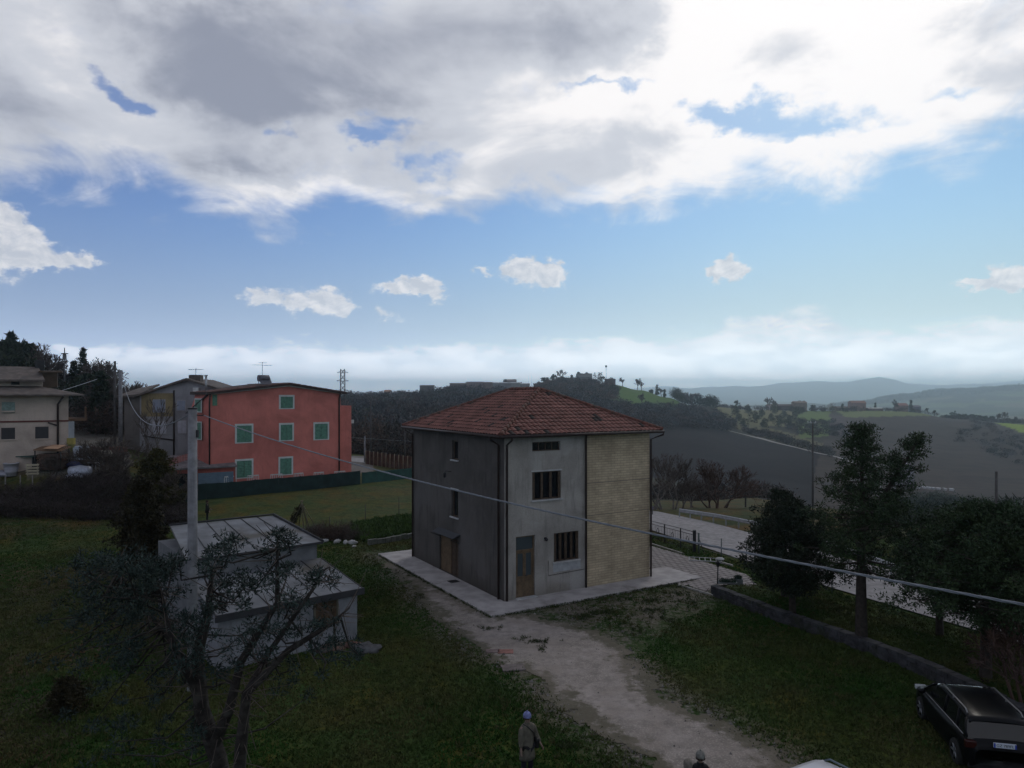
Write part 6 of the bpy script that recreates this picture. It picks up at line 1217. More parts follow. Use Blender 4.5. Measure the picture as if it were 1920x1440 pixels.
b = hit(1223.5, 966); root = thing('road_cone_post', 'small round road marker post beside the road at the house corner', 'marker', b); mb = MB(); mb.tube([(0, 0, 0), (0, 0, .55)], .03, 6); mb.build('post', DARK, root); mb = MB(); mb.tube([(0, -.02, .62), (0, .02, .62)], .15, 12); mb.build('disc', mat('marker_grey', (.12, .11, .13), .5), root)
# ------------------------------------------------------------------ garden odds
low_strip('garden_kerb', 'low block kerb between the vegetable plot and the concrete path', [g0(690, 1022), g0(722, 1018), g0(790, 1005)], .22, .34, mat('mossy_block', (.12, .125, .11), .95, .3, 3, dirt=(.05, .06, .035)), 'kerb', .1)
rng = random.Random(9)
for i, (px, py, s) in enumerate([(610, 1016, .2), (632, 1018, .24), (648, 1019, .22), (661, 1020, .26), (664, 1026, .14)]):
    mb = MB(); mb.ball((0, 0, s*.35), s, 9, 6, (1.4, .8, .7), .18, rng); o = mb.build('garden_stone', mat('white_stone', (.38, .38, .38), .9, .2, 5), None); o.location = (*g0(px, py), 0); o.rotation_euler = (0, 0, rng.uniform(0, 3))
    tag(o, ['leftmost pale stone under the dry brush heap', 'second pale stone under the dry brush heap', 'third pale stone under the dry brush heap', 'big rightmost pale stone under the dry brush heap', 'small pale stone below the big rightmost one'][i], 'stone', 'pale stones by the vegetable plot')
for i, (px, py, W_, H, m) in enumerate([(622, 1012, 1.5, 1.0, REDT), (646, 1012, 1.5, 1.1, TWIG), (596, 1005, 1.3, .8, TWIG)]):
    rg = np.random.default_rng(60+i); b = hit(px, py); c = np.stack([rg.normal(0, W_*.35, 70), rg.normal(0, .3, 70), np.abs(rg.normal(0, H*.4, 70))], -1); v = cards(c, np.full(70, .3), 22, .5, .012, rg, .6, .2, .6); o = np_mesh('brush_heap', v, np.arange(len(v)).reshape(-1, 3), m, k=3); o.location = b
    tag(o, ['reddish dry brush heap behind the pale stones', 'brown dry brush heap with stalks at the right of the reddish one', 'dark brush heap next to the bean pole tripod'][i], 'brush', 'dry brush heaps in the garden')
b = hit(566, 996); root = thing('bean_poles', 'tripod of leaning sticks with dark creeper beside the outbuilding roof', 'bean poles', b)
for i, (x, y) in enumerate([(-1.15, .2), (-.9, -.3), (.25, -.4), (.35, .4), (1.15, .1), (.7, -.2), (-.4, .5)]): mb = MB(); mb.tube([(x, y, 0), (x*.05, y*.05, 1.95), (-x*.08, -y*.05, 2.25)], .035, 5); mb.build('pole', mat('pale_stick', (.15, .13, .09), .9), root)
rg = np.random.default_rng(2); t_ = rg.random(60); c = np.stack([-1.1*(1-t_)+rg.normal(0, .12, 60), .2*(1-t_)+rg.normal(0, .15, 60), t_*1.9], -1); leafmesh('creeper', cards(c, np.full(60, .2), 26, .12, .03, rg), leafmat('brown_cypress', (.026, .023, .012), .5), root)
# vegetable plot plants
def veg():
    rg = np.random.default_rng(12); pts = []
    poly = [g0(*q) for q in [(655, 1008), (690, 1018), (790, 1000), (790, 968), (740, 972), (660, 985)]]; P = np.array(poly); n = 0
    while n < 420:
        x, y = rg.uniform(P[:, 0].min(), P[:, 0].max()), rg.uniform(P[:, 1].min(), P[:, 1].max())
        if inpoly(np.array([x]), np.array([y]), poly)[0]: pts.append((x, y, H1(x, y)+.1)); n += 1
    pts = np.array(pts); r = rg.uniform(.1, .3, len(pts)); v = cards(pts, r, 34, .24, .05, rg, .8, .4, .8); o = np_mesh('vegetable_plants', v, np.arange(len(v)).reshape(-1, 3), leafmat('vegetable_green', (.045, .085, .022), .5), k=3); tag(o, kind='stuff')
veg()
# scattered litter of the yard
def rock(label, px, py, s, col, name='boulder', sc=(1.4, .9, .5), seed=1, group=None, Y=None):
    mb = MB(); mb.ball((0, 0, s*.15), s, 8, 5, sc, .28, random.Random(seed)); o = mb.build(name, mat(name+str(col), col, .95, .3, 4, bump=.4)); o.location = hit(px, py); return tag(o, label, 'rock' if name == 'boulder' else 'rubble', group)
rock('grey boulder in the grass at the corner of the outbuilding', 688, 1220, .42, (.085, .085, .09), seed=3)
rock('reddish rubble lump against the outbuilding wall', 658, 1212, .30, (.12, .065, .052), 'rubble', seed=4, group='rubble by the outbuilding'); rock('brown rubble lump left of the reddish one', 628, 1216, .34, (.12, .075, .06), 'rubble', seed=5, group='rubble by the outbuilding'); rock('dark rubble lump at the left end of the rubble', 606, 1222, .28, (.07, .055, .05), 'rubble', seed=6, group='rubble by the outbuilding')
for i, (px, py, w, dpt, col, lb) in enumerate([(948, 1223, .30, .2, (.26, .13, .11), 'reddish inspection cover at the left edge of the gravel drive'), (924, 1222, .26, .18, (.17, .13, .125), 'brownish slab just left of the reddish cover'), (962, 1253, .42, .3, (.14, .12, .115), 'larger grey brown slab in the grass below the reddish cover')]):
    mb = MB(); mb.box(-w, w, -dpt, dpt, -.03, .05); o = mb.build('ground_slab', mat('slab%d' % i, col, .9, .25, 5), bevel=.01); o.location = (*g0(px, py), 0); o.rotation_euler = (0, 0, .1*i); tag(o, lb, 'slab')
# pebbles and clods along the drive edges, uncountable
def pebbles():
    rg = np.random.default_rng(7); N = 9000; Y = rg.uniform(15, 40, N); px = rg.uniform(680, 1560, N); X = (px-960)/F*Y; d = polydist(X, Y, DRIVE); dl = polydist(X, Y, LOOSE); k = ((np.abs(d+.1) < .55) & (rg.random(N) < .75)) | ((d > 0) & (rg.random(N) < .06)) | ((dl > 0) & (rg.random(N) < .35)); X, Y = X[k], Y[k]; n = len(X); s = rg.uniform(.015, .05, n)*(1+(rg.random(n) < .05)*1.2)
    base = np.array([[1, 0, 0], [-.5, .87, 0], [-.5, -.87, 0], [0, 0, .9]]); ang = rg.uniform(0, 6.28, n); ca, sa = np.cos(ang), np.sin(ang)
    bx = base[None]*s[:, None, None]*rg.uniform(.7, 1.3, (n, 4, 1)); v = np.stack([bx[..., 0]*ca[:, None]-bx[..., 1]*sa[:, None]+X[:, None], bx[..., 0]*sa[:, None]+bx[..., 1]*ca[:, None]+Y[:, None], bx[..., 2]+h(X, Y)[:, None]+.01], -1).reshape(-1, 3)
    f = np.concatenate([np.arange(n)[:, None]*4+np.array([q]) for q in ((0, 1, 3), (1, 2, 3), (2, 0, 3))]); c = np.repeat(rg.uniform(.35, 1.1, n), 4)[:, None]*np.array([.20, .185, .17]); m, t, p = newmat('pebbles'); t.put(p.inputs['Base Color'], t.attr('tone')); p.inputs['Roughness'].default_value = .9
    tag(np_mesh('pebbles', v, f, m, col=c, k=3), kind='stuff')
pebbles()
# tufts of weeds on the gravel and along the apron
def weeds():
    rg = np.random.default_rng(17); spots = [(1130,1150,22,5,60),(1090,1158,20,4,40),(1225,1128,30,3,30),(1010,1205,30,4,26),(985,1200,14,3,10),(1018,1218,10,6,10),(1270,1112,20,4,20),(1225,1145,18,5,30),(1300,1130,16,5,20),(1255,1165,14,5,16),(1190,1185,18,8,20),(760,1075,16,8,16),(785,1120,14,8,14),(1060,1400,20,10,20),(1250,1100,14,3,14),(920,1180,20,3,14)]
    P = []
    for px, py, rx, ry, n in spots:
        for _ in range(n): q = hit(px+rg.normal()*rx*.6, max(900, py+rg.normal()*ry*.6)); P.append(tuple(q))
    da = [hl(-1.68, v) for v in np.arange(-1.6, 12.5, .09)]+[hl(v, -1.68) for v in np.arange(-1.6, 11, .09)]
    for q in da:
        if rg.random() < .7: P.append((q.x+rg.normal()*.04, q.y+rg.normal()*.04, .02))
    P = np.array(P); v = cards(P+[0, 0, .03], np.full(len(P), .09), 16, .09, .012, rg, .4, .5, .7); tag(np_mesh('weeds', v, np.arange(len(v)).reshape(-1, 3), leafmat('weed_green', (.035, .05, .018), .5), k=3), kind='stuff')
weeds()
def lawn_clumps():
    rg = np.random.default_rng(44); N = 9000; Y = 13+rg.random(N)**.8*40; px = rg.uniform(-60, 1980, N); X = (px-960)/F*Y; d = polydist(X, Y, DRIVE); da = polydist(X, Y, [(p.x, p.y) for p in poly]); dp = polydist(X, Y, PAVE); rd = np.min(np.stack([np.hypot(X-p[0], Y-p[1]) for p in RIB]), 0)
    k = (d < -.1) & (da < -.1) & (dp < -.1) & (rd > 3.4) & (fbm(X, Y, 3.5, 61) > .47); X, Y = X[k], Y[k]; P = np.stack([X, Y, h(X, Y)+.05], -1); v = cards(P, rg.uniform(.06, .2, len(P)), 16, .13, .013, rg, .35, .3, .9)
    tn = np.repeat(rg.random(len(P)), 48)[:, None]; c = np.array([.020, .048, .010])*(1-tn)+np.array([.085, .075, .034])*tn; m, t, p = newmat('clumps'); t.put(p.inputs['Base Color'], t.attr('tone')); p.inputs['Roughness'].default_value = .85; p.inputs['Specular IOR Level'].default_value = .1
    tag(np_mesh('lawn_clumps', v, np.arange(len(v)).reshape(-1, 3), m, k=3, col=c), kind='stuff')
lawn_clumps()
# ------------------------------------------------------------------ the scrap yard by the beige house
def yard(): 
    YD = 61.0
    def P_(px, Y=YD): return at(px, Y)
    r = thing('water_tub', 'large white plastic tub at the left edge of the yard', 'tub', at(21, 59.5)); mb = MB(); mb.lathe([(0, 0), (.42, 0), (.48, .5), (.55, 1.02), (.58, 1.02), (.58, 1.1), (.52, 1.1), (.44, .08), (0, .08)], 20); mb.build('body', mat('white_tub', (.42, .41, .46), .6, .1, 3), r); mb = MB(); mb.lathe([(.5, .62), (.53, .62), (.53, .66), (.5, .66)], 20); mb.build('rib', mat('tub_rib', (.34, .34, .4), .6), r)
    r = thing('white_sacks', 'low pale sacks against the left side of the white tub', 'sacks', at(2, 59.5)); mb = MB(); mb.ball((-.3, 0, .2), .55, 10, 6, (1.3, .8, .6), .12, random.Random(1)); mb.build('sack', mat('pale_sack', (.30, .30, .35), .8), r); mb = MB(); mb.ball((.35, -.2, .15), .4, 10, 6, (1.2, .8, .5), .12, random.Random(2)); mb.build('sack', mat('pale_sack', (.30, .30, .35), .8), r)
    b = at(61, 59.6); r = thing('pallet', 'pale broken pallet leaning in the yard right of the white tub', 'pallet', b, .2); 
    for i in range(4): mb = MB(); mb.slab([(-.5, -.05, .12+i*.24), (.5, -.05, .12+i*.24), (.5, .02, .24+i*.24), (-.5, .02, .24+i*.24)], .03); mb.build('board', mat('pale_pallet', (.33, .29, .21), .85), r)
    for x in (-.4, .35): mb = MB(); mb.box(x-.04, x+.04, .03, .1, 0, 1.0); mb.build('stringer', mat('pale_pallet', (.33, .29, .21), .85), r)
    b = at(47, 60.5); r = thing('covered_bench', 'dark green covered bench behind the pallet', 'bench', b); mb = MB(); mb.slab([(-1.1, -.5, 1.15), (1.0, -.5, 1.1), (1.0, .6, 1.2), (-1.1, .6, 1.25)], .08); mb.build('cover', mat('dark_green_tarp', (.03, .06, .05), .6, .3, 2), r)
    for x in (-1.0, .9): mb = MB(); mb.box(x-.05, x+.05, -.4, .4, 0, 1.08); mb.build('leg', DARK, r)
    for i, (px, w, hh, lb) in enumerate([(30, .9, 1.6, 'dark bluish shrub behind the white tub'), (62, .8, 1.2, 'dark green shrub behind the pallet'), (40, .5, 1.9, 'thin dark green shrub below the left window')]):
        rg = np.random.default_rng(i); bb = at(px, 61.3); rr_ = thing('shrub', lb, 'shrub', bb, 0, 'shrubs in the yard'); c = np.stack([rg.normal(0, w*.5, 26), rg.normal(0, .3, 26), rg.uniform(.1, hh, 26)], -1); leafmesh('leaves', cards(c, np.full(26, .28), 30, .16, .05, rg), leafmat('yard_shrub', (.028, .045, .034), .4), rr_)
    b = at(101, 60.6); r = thing('log_store', 'brown heap of stacked timber under a board roof below the beige house', 'wood store', b, .1); mb = MB(); mb.slab([(-1.25, -.8, 1.75), (1.0, -.8, 1.65), (1.0, .8, 1.9), (-1.25, .8, 2.0)], .07); mb.build('roof', mat('board_brown', (.18, .11, .07), .85, .3, 3), r)
    for x, y in ((-1.15, -.7), (.9, -.7), (-1.15, .7), (.9, .7)): mb = MB(); mb.tube([(x, y, 0), (x, y, 1.65)], .05, 6); mb.build('post', DARK, r)
    rg = random.Random(8)
    mb = MB()
    for row in range(9):
        for k in range(14): x = -1.05+k*.145+.07*(row % 2); mb.tube([(x, -.65+rg.uniform(0, .1), .08+row*.15), (x, .6, .08+row*.15)], .065+rg.uniform(-.01, .008), 7)
    mb.build('logs', mat('stacked_logs', (.11, .07, .055), .9, .4, 6), r); mb = MB(); mb.slab([(-.4, -.9, 1.86), (.75, -.9, 1.82), (.75, .5, 2.06), (-.4, .5, 2.08)], .04); mb.build('plank', mat('orange_plank', (.42, .26, .17), .8), r)
    b = at(133.5, 62); r = thing('yellow_box', 'yellow box on a stand at the corner of the beige house', 'box', b); mb = MB(); mb.box(-.26, .26, -.2, .2, 1.5, 2.05); mb.build('box', mat('yellow_paint', (.30, .25, .07), .6), r); mb = MB(); mb.box(-.2, .2, -.15, .15, 0, 1.497); mb.build('stand', mat('olive_stand', (.15, .15, .06), .8), r)
    b = at(153, 61.5); r = thing('digger_cab', 'small white machine cab with a dark opening in the yard', 'machine', b, -.1); mb = MB(); mb.prism([(-.45, -.5), (.5, -.5), (.5, .5), (-.45, .5)], .55, 1.6); mb.prism([(-.35, -.45), (.4, -.45), (.4, .45), (-.35, .45)], 1.603, 1.72); mb.build('cab', mat('dull_white', (.38, .42, .48), .6, .1, 3), r, bevel=.05); mb = MB(); mb.box(.12, .4, -.515, -.502, .75, 1.5); mb.build('opening', DARK, r); mb = MB(); mb.tube([(-.7, -.3, .25), (.8, -.3, .25)], .24, 10); mb.tube([(-.7, .3, .25), (.8, .3, .25)], .24, 10); mb.build('track', DARK, r); mb = MB(); mb.box(-.8, -.5, -.3, .3, .5, 1.0); mb.build('engine_cover', mat('grey_cover', (.28, .28, .30), .7), r)
    b = at(185, 62.5); r = thing('storage_tank', 'long cream cylindrical tank lying in front of the far poles', 'tank', b, .05); mb = MB(); mb.tube([(-1.15, 0, .62), (-1.05, 0, .62), (.95, 0, .62), (1.05, 0, .62)], [.3, .48, .48, .3], 18); mb.build('shell', mat('cream_tank', (.42, .38, .31), .6, .1, 2), r)
    for x in (-.7, .7): mb = MB(); mb.box(x-.1, x+.1, -.4, .4, 0, .3); mb.build('cradle', DARK, r)
    b = at(150, 59.8); r = thing('plastic_sheeting', 'pale shiny plastic sheeting over a long pile in the yard', 'sheeting', b, .05); mb = MB(); rg = random.Random(3); mb.tube([(-.95, 0, .45), (-.8, 0, .5), (0, 0, .55), (.8, 0, .52), (.95, 0, .5)], [.15, .4, .46, .4, .12], 12); mb.build('roll', mat('plastic_shine', (.50, .52, .62), .3, .2, 5, spec=.6), r); mb = MB(); mb.tube([(-.9, -.55, .12), (0, -.6, .16), (.5, -.5, .12)], [.12, .2, .1], 8); mb.build('fold', mat('plastic_shine', (.50, .52, .62), .3), r)
    b = at(141, 61); mb = MB(); mb.ball((0, 0, .3), .55, 10, 6, (1.4, .6, .6), .15, random.Random(4)); o = mb.build('blue_tarp', mat('blue_tarp', (.06, .07, .16), .5, .3, 3)); o.location = b; tag(o, 'dark blue tarp bundle in front of the white machine cab', 'tarp')
    b = at(197, 66.5); r = thing('tile_stack', 'long stack of red roof tiles behind the cream tank', 'tiles', b, .1); rg = random.Random(6)
    for i in range(9): mb = MB(); x = -1.7+i*.4; mb.box(x, x+.36, -.3, .3, .45, .75+rg.uniform(0, .3)); mb.build('tiles', mat('stacked_tile', (.17, .055, .04), .85, .4, 5), r)
    mb = MB(); mb.box(-1.9, 2.0, -.4, .4, 0, .447); mb.build('base', mat('grey_base', (.12, .12, .12), .9), r)
    b = at(212, 61.5); r = thing('wire_reel', 'thin metal hoop frame beside the far concrete pole', 'frame', b)
    for x in (-.5, .1, .6): mb = MB(); mb.tube([(x+.55*math.cos(a), 0, .55*math.sin(a)) for a in np.linspace(0, math.pi, 12)], .02, 5); mb.build('hoop', METAL, r)
    b = at(175, 60.5); r = thing('metal_rack', 'small metal rack below the cream tank', 'rack', b)
    for x in (-.4, -.1, .2, .5): mb = MB(); mb.tube([(x, 0, 0), (x, 0, .85)], .03, 5); mb.build('upright', METAL, r)
    mb = MB(); mb.box(-.45, .55, -.25, .25, .852, .9); mb.build('shelf', METAL, r)
    for i, px in enumerate((10, 38, 61)):
        b = at(px, 58.0); mb = MB(); mb.tube([(0, 0, -.3), (0, 0, 1.0)], .045, 6); o = mb.build('fence_post', mat('yard_post', (.20, .19, .18), .9)); o.location = b; tag(o, ['leftmost grey post of the yard edge above the brambles', 'middle grey post of the yard edge above the brambles', 'right pale post of the yard edge above the brambles'][i], 'post', 'posts along the yard edge')
    b = at(336, 64); r = thing('corrugated_awning', 'rusty red corrugated awning above the lean-to garage', 'awning', b, R(25)); mb = MB()
    for i in range(12): x = -1.1+i*.22; mb.slab([(x, -.8, 2.55+.07*i), (x+.2, -.8, 2.56+.07*i), (x+.2, 1.2, 2.95+.07*i), (x, 1.2, 2.94+.07*i)], .04)
    mb.build('sheets', mat('rust_red', (.16, .06, .055), .8, .3, 3), r)
    for x in (-1.0, 1.4): mb = MB(); mb.tube([(x, -.7, 0), (x, -.7, 2.5)], .05, 6); mb.build('post', DARK, r)
yard()
# ------------------------------------------------------------------ far buildings
def far_building(name, label, px0, px1, Y, zt, col, roofc, rise=1.5, group=None, D=10, gable=False, rot=0, wins=0, zb=None):
    X0, X1 = (px0-960)/F*Y, (px1-960)/F*Y; z = H1((X0+X1)/2, Y) if zb is None else zb; top = CZ-(zt-HY)/F*Y; Hh = max(2.2, top-z-rise); L = X1-X0
    w = [(L*(i+.5)/wins-.6, L*(i+.5)/wins+.6, Hh*.35, Hh*.35+1.5) for i in range(wins)]
    r = pitched(name, label, (X0, Y, z), rot, L, D, Hh, rise, stucco('far_wall'+str(col), col, .7, .2, .3), mat('far_roof'+str(roofc), roofc, .85, .2, .4), 'building' if 'shed' in name or 'works' in name else 'house', group, w, DARK, gable, .4)
    return r
for a in [('works_building', 'long dull brown building on the left of the hilltop works', 787, 812, 690, 722, (.10, .085, .08), (.09, .075, .07)), ('works_building', 'brown building in the middle left of the hilltop works', 843, 874, 690, 718, (.12, .095, .09), (.10, .08, .075)), ('works_building', 'taller pinkish building of the hilltop works', 874, 906, 688, 715.5, (.20, .15, .14), (.12, .10, .10)),
          ('works_building', 'ribbed brown building of the hilltop works', 906, 924, 684, 716, (.17, .125, .11), (.12, .1, .1)), ('works_shed', 'white roofed shed at the left of the pale sheds', 924, 957, 680, 716.5, (.20, .20, .21), (.46, .48, .50)), ('works_shed', 'pale shed in the middle of the hilltop sheds', 958, 976, 676, 716.5, (.26, .26, .25), (.40, .42, .44)), ('works_shed', 'white roofed shed at the right of the pale sheds', 977, 992, 674, 718, (.24, .24, .24), (.44, .46, .48)), ('works_shed', 'low dark shed at the right end of the hilltop works', 1001, 1012, 672, 718.5, (.06, .07, .07), (.07, .08, .08))]:
    far_building(*a, rise=.8, group='buildings of the hilltop works', D=14)
far_building('house', 'small grey house among the hilltop cypresses', 951, 968, 684, 711, (.22, .20, .20), (.16, .14, .13), 1.6)
far_building('house', 'pale grey gabled house between dark trees on the hilltop', 1082, 1110, 704, 700, (.15, .16, .16), (.13, .14, .14), 3.2, wins=3)
far_building('house', 'low reddish building at the foot of the hilltop mast', 1136, 1154, 700, 710, (.085, .065, .065), (.075, .06, .06), .6)
far_building('house', 'small salmon roofed house on the wooded skyline', 720, 730, 540, 731, (.34, .30, .28), (.32, .18, .12), 1.4)
GR = 'houses on the far right ridge'
for a in [('house', 'pale pink gabled house at the left of the ridge', 1442, 1457, 846, 757, (.34, .28, .27), (.24, .19, .18), 2.2, 1), ('house', 'low dark red building beside the pink house', 1457, 1488, 846, 758, (.07, .045, .05), (.085, .05, .05), 1.6, 2), ('house', 'brown house with a tree growing over its roof', 1490, 1513, 850, 752.5, (.19, .14, .11), (.20, .14, .11), 1.6, 2), ('house', 'low brown barn right of the golden hedge', 1570, 1590, 850, 762, (.14, .115, .10), (.13, .10, .085), 1.5, 2),
          ('house', 'tall pink house with a red roof in the middle of the ridge', 1597, 1624, 850, 751.5, (.24, .155, .14), (.25, .13, .10), 2.4, 3), ('house', 'red roofed house behind the wide bare tree on the ridge', 1686, 1703, 854, 756, (.22, .16, .15), (.27, .14, .12), 2.6, 2), ('house', 'grey house at the right end of the ridge houses', 1712, 1727, 856, 760, (.15, .15, .18), (.15, .14, .16), 1.6, 2)]:
    far_building(*a[:8], rise=a[8], group=GR, wins=a[9])
far_building('ridge_shed', 'long low shed with a bright roof on the ridge', 1629, 1656, 845, 764.5, (.10, .06, .055), (.62, .58, .54), .7, GR)
far_building('barn', 'pale grey barn in the valley behind the tall pine', 1690, 1714, 430, 867, (.26, .24, .27), (.30, .28, .31), 2.0, None, 9)
rg = random.Random(31)
for i, (px, py) in enumerate([(1722, 899), (1732, 903), (1741, 899), (1750, 904), (1760, 901), (1772, 905), (1784, 903)]):
    mb = MB(); b = at(px, 425); w = rg.uniform(1.1, 2.2); mb.slab([(-w, -.8, 1.0+rg.random()*.5), (w, -.8, .8+rg.random()*.4), (w, .9, 1.3), (-w, .9, 1.5)], .25); mb.box(-w*.8, w*.8, -.5, .6, -1, .74); o = mb.build('scrap_heap', mat('pale_scrap', (.46, .45, .48), .7, .3, .5)); o.location = b; o.rotation_euler = (0, 0, rg.uniform(-.5, .5)); tag(o, ['leftmost', 'second', 'third', 'fourth', 'fifth', 'sixth', 'rightmost'][i]+' pale heap from the left beside the valley barn', 'heap', 'pale heaps beside the valley barn')
def mast(label, px, Y, zt, r, arms=()):
    b = at(px, Y); H = float(at3(px, zt, Y).z)-b.z; root = thing('mast', label, 'mast', b, 0); mb = MB(); mb.tube([(0, 0, -1), (0, 0, H)], [r, r*.5], 6); mb.build('pole', mat('mast_grey', (.10, .10, .11), .6), root)
    for dz, w, hh in arms: mb = MB(); mb.box(-w, w, -.3, .3, H-dz-hh, H-dz); mb.build('antenna', mat('mast_grey', (.10, .10, .11), .6), root)
mast('tall thin telephone mast on top of the green hill', 1136.5, 706, 683, .28, [(1.2, .9, 1.8)]); mast('thin aerial mast right of the pale sheds', 997, 690, 700, .12); mast('second thin aerial mast left of the umbrella pine', 991, 690, 701, .1)
mast('dark pole mast with a side bracket on the left hill', 121, 112, 652, .14, [(.9, .12, 1.0), (.85, .42, .14)])
# ------------------------------------------------------------------ cars
def car(label, loc, rz, paint, rails, L=4.35, Wd=1.82, Hc=1.62, plate=None, pz=0, name='parked_car', railm=None, trim=None):
    """local frame: +y is the nose, origin on the ground at the middle"""
    root = thing(name, label, 'car', loc, rz); n = 28; k = 14
    ys = np.concatenate([[-1, -.985, -.95], np.linspace(-.9, .9, n-6), [.95, .985, 1]])*L/2
    def interp(y, pts): return np.interp(y/(L/2), [p[0] for p in pts], [p[1] for p in pts])
    belt = [(-1, .80), (-.97, .98), (-.9, 1.03), (-.5, 1.02), (.2, .98), (.5, .96), (.8, .88), (.95, .76), (1, .62)]; wd = [(-1, .74), (-.97, .84), (-.9, .92), (-.6, .985), (0, 1), (.6, .985), (.88, .92), (.96, .82), (1, .68)]; sill = [(-1, .42), (-.95, .30), (-.8, .22), (.8, .22), (.95, .28), (1, .38)]
    wx = [(-.62, .36), (.63, .36)]
    vs = []; prof = [(1.0, 0), (1.0, .25), (1.0, .5), (.99, .75), (.93, .93), (.80, 1.0), (.4, 1.02), (0, 1.025)]
    for y in ys:
        w = Wd/2*interp(y, wd); zb, zt = interp(y, sill), interp(y, belt)
        for (c, r_) in wx:
            dy = abs(y-c*L/2)
            if dy < r_: zb = max(zb, .33+math.sqrt(max(0, r_*r_-dy*dy)))
        row = [(w*a*(.93 if b == 0 else 1), y, zb+(zt-zb)*b) for a, b in prof]; row = [(-x, y_, z) for x, y_, z in row[:-1]]+row[::-1]
        vs += row
    m_ = 2*len(prof)-1; fs = [(i*m_+j, i*m_+j+1, (i+1)*m_+j+1, (i+1)*m_+j) for i in range(len(ys)-1) for j in range(m_-1)]+[tuple(range(m_)), tuple(range((len(ys)-1)*m_, len(ys)*m_))[::-1]]
    mb = MB(); mb.add(vs, fs, True); body = mb.build('body', paint, root)
    mb = MB(); mb.box(-Wd/2*.86, Wd/2*.86, -L/2*.93, L/2*.93, .25, .55); mb.build('underbody', DARK, root)
    # cabin: glass shell plus painted roof and pillars
    cab = [(-.93, .99, .86), (-.84, 1.40, .80), (-.76, Hc-.04, .74), (-.4, Hc, .75), (.0, Hc-.01, .75), (.22, Hc-.07, .73), (.36, 1.35, .77), (.56, .97, .86)]
    vs = []
    for t, z, w in cab: y = t*L/2; W2 = Wd/2; zb = .95; vs += [(-W2*.90, y, zb), (-W2*(.90+(w-.90)*min(1, (z-.95)/.55)), y, max(z, zb+.01)), (W2*(.90+(w-.90)*min(1, (z-.95)/.55)), y, max(z, zb+.01)), (W2*.90, y, zb)]
    fs = [(i*4+j, i*4+j+1, (i+1)*4+j+1, (i+1)*4+j) for i in range(len(cab)-1) for j in range(3)]; mb = MB(); mb.add(vs, fs+[(0, 3, 2, 1), (28, 29, 30, 31)], False); mb.build('window', glassmat('car_glass', (.008, .009, .010), .06), root, bevel=.03)
    mb = MB(); ry = [(-.86, 1.40+.02), (-.77, Hc), (-.6, Hc+.03), (-.4, Hc+.045), (-.1, Hc+.04), (.1, Hc+.01), (.23, Hc-.055)]; vs = []
    for t, z in ry:
        for a, dz in ((-.78, -.05), (-.72, 0), (-.35, .02), (0, .025), (.35, .02), (.72, 0), (.78, -.05)): vs.append((a*Wd/2, t*L/2, z+dz))
    mb.add(vs, [(i*7+j, i*7+j+1, (i+1)*7+j+1, (i+1)*7+j) for i in range(6) for j in range(6)], True); rf = mb.build('roof', paint, root); md = rf.modifiers.new('s', 'SOLIDIFY'); md.thickness = .04
    for s in (-1, 1):
        for (t0, z0, w0, t1, z1, w1, r_) in ((.55, .99, .895, .24, Hc-.03, .77, .035), (-.91, 1.0, .895, -.78, Hc-.06, .77, .05), (-.18, .98, .905, -.18, Hc, .78, .03), (-.60, .98, .90, -.56, Hc, .77, .035)): mb = MB(); mb.tube([(s*Wd/2*w0, t0*L/2, z0), (s*Wd/2*w1, t1*L/2, z1)], r_, 6); mb.build('pillar', paint, root)
    mb = MB()
    for s in (-1, 1): mb.tube([(s*Wd/2*.925, t*L/2, interp(t*L/2, belt)+.0) for t in (-.85, -.5, 0, .4, .52)], .013, 5)
    mb.build('belt_trim', trim or METAL, root)
    for s in (-1, 1):
        if rails:
            mb = MB(); mb.tube([(s*Wd/2*.72, -.74*L/2, Hc+.02), (s*Wd/2*.72, -.68*L/2, Hc+.10), (s*Wd/2*.72, .06*L/2, Hc+.11), (s*Wd/2*.72, .14*L/2, Hc+.03)], .022, 6); mb.tube([(s*Wd/2*.72, -.3*L/2, Hc+.02), (s*Wd/2*.72, -.3*L/2, Hc+.1)], .025, 6); mb.build('roof_rail', railm or METAL, root)
    for (c, r_) in wx:
        for s in (-1, 1):
            x = s*(Wd/2-.12); y = c*L/2; w = thing('wheel', None, None, (x, y, .33)); w.parent = root; prof = [(.20, -.11), (.31, -.11), (.335, -.08), (.335, .08), (.31, .11), (.20, .11)]
            mb = MB(); vs = [(z, r2*math.cos(q), r2*math.sin(q)) for r2, z in prof for q in np.linspace(0, 2*math.pi, 24, endpoint=False)]; mb.add(vs, [(i*24+j, i*24+(j+1) % 24, (i+1)*24+(j+1) % 24, (i+1)*24+j) for i in range(5) for j in range(24)], True); mb.build('tyre', mat('tyre_rubber', (.018, .018, .018), .9), w)
            mb = MB(); mb.tube([(s*.02, 0, 0), (s*.085, 0, 0)], [.2, .06], 10)
            for q in range(5): a = q*1.2566; mb.tube([(s*.08, 0, 0), (s*.095, .2*math.cos(a), .2*math.sin(a))], .028, 5)
            mb.build('rim', mat('alloy', (.25, .26, .28), .35, .1, 4, metal=.8), w)
    for s in (-1, 1):
        mb = MB(); mb.box(s*Wd/2*.80-.17, s*Wd/2*.80+.10, -L/2*.985, -L/2*.93, .80, .98); mb.build('tail_light', mat('tail_red', (.03, .006, .006), .25), root, bevel=.02)
        mb = MB(); mb.box(s*Wd/2*.72-.17, s*Wd/2*.72+.14, L/2*.90, L/2*.965, .66, .80); mb.build('headlight', glassmat('headlight_glass', (.45, .48, .5), .1), root, bevel=.03)
        mb = MB(); mb.ball((s*(Wd/2+.06), .42*L/2, 1.03), .11, 10, 6, (1, .6, .7)); mb.build('mirror', paint, root)
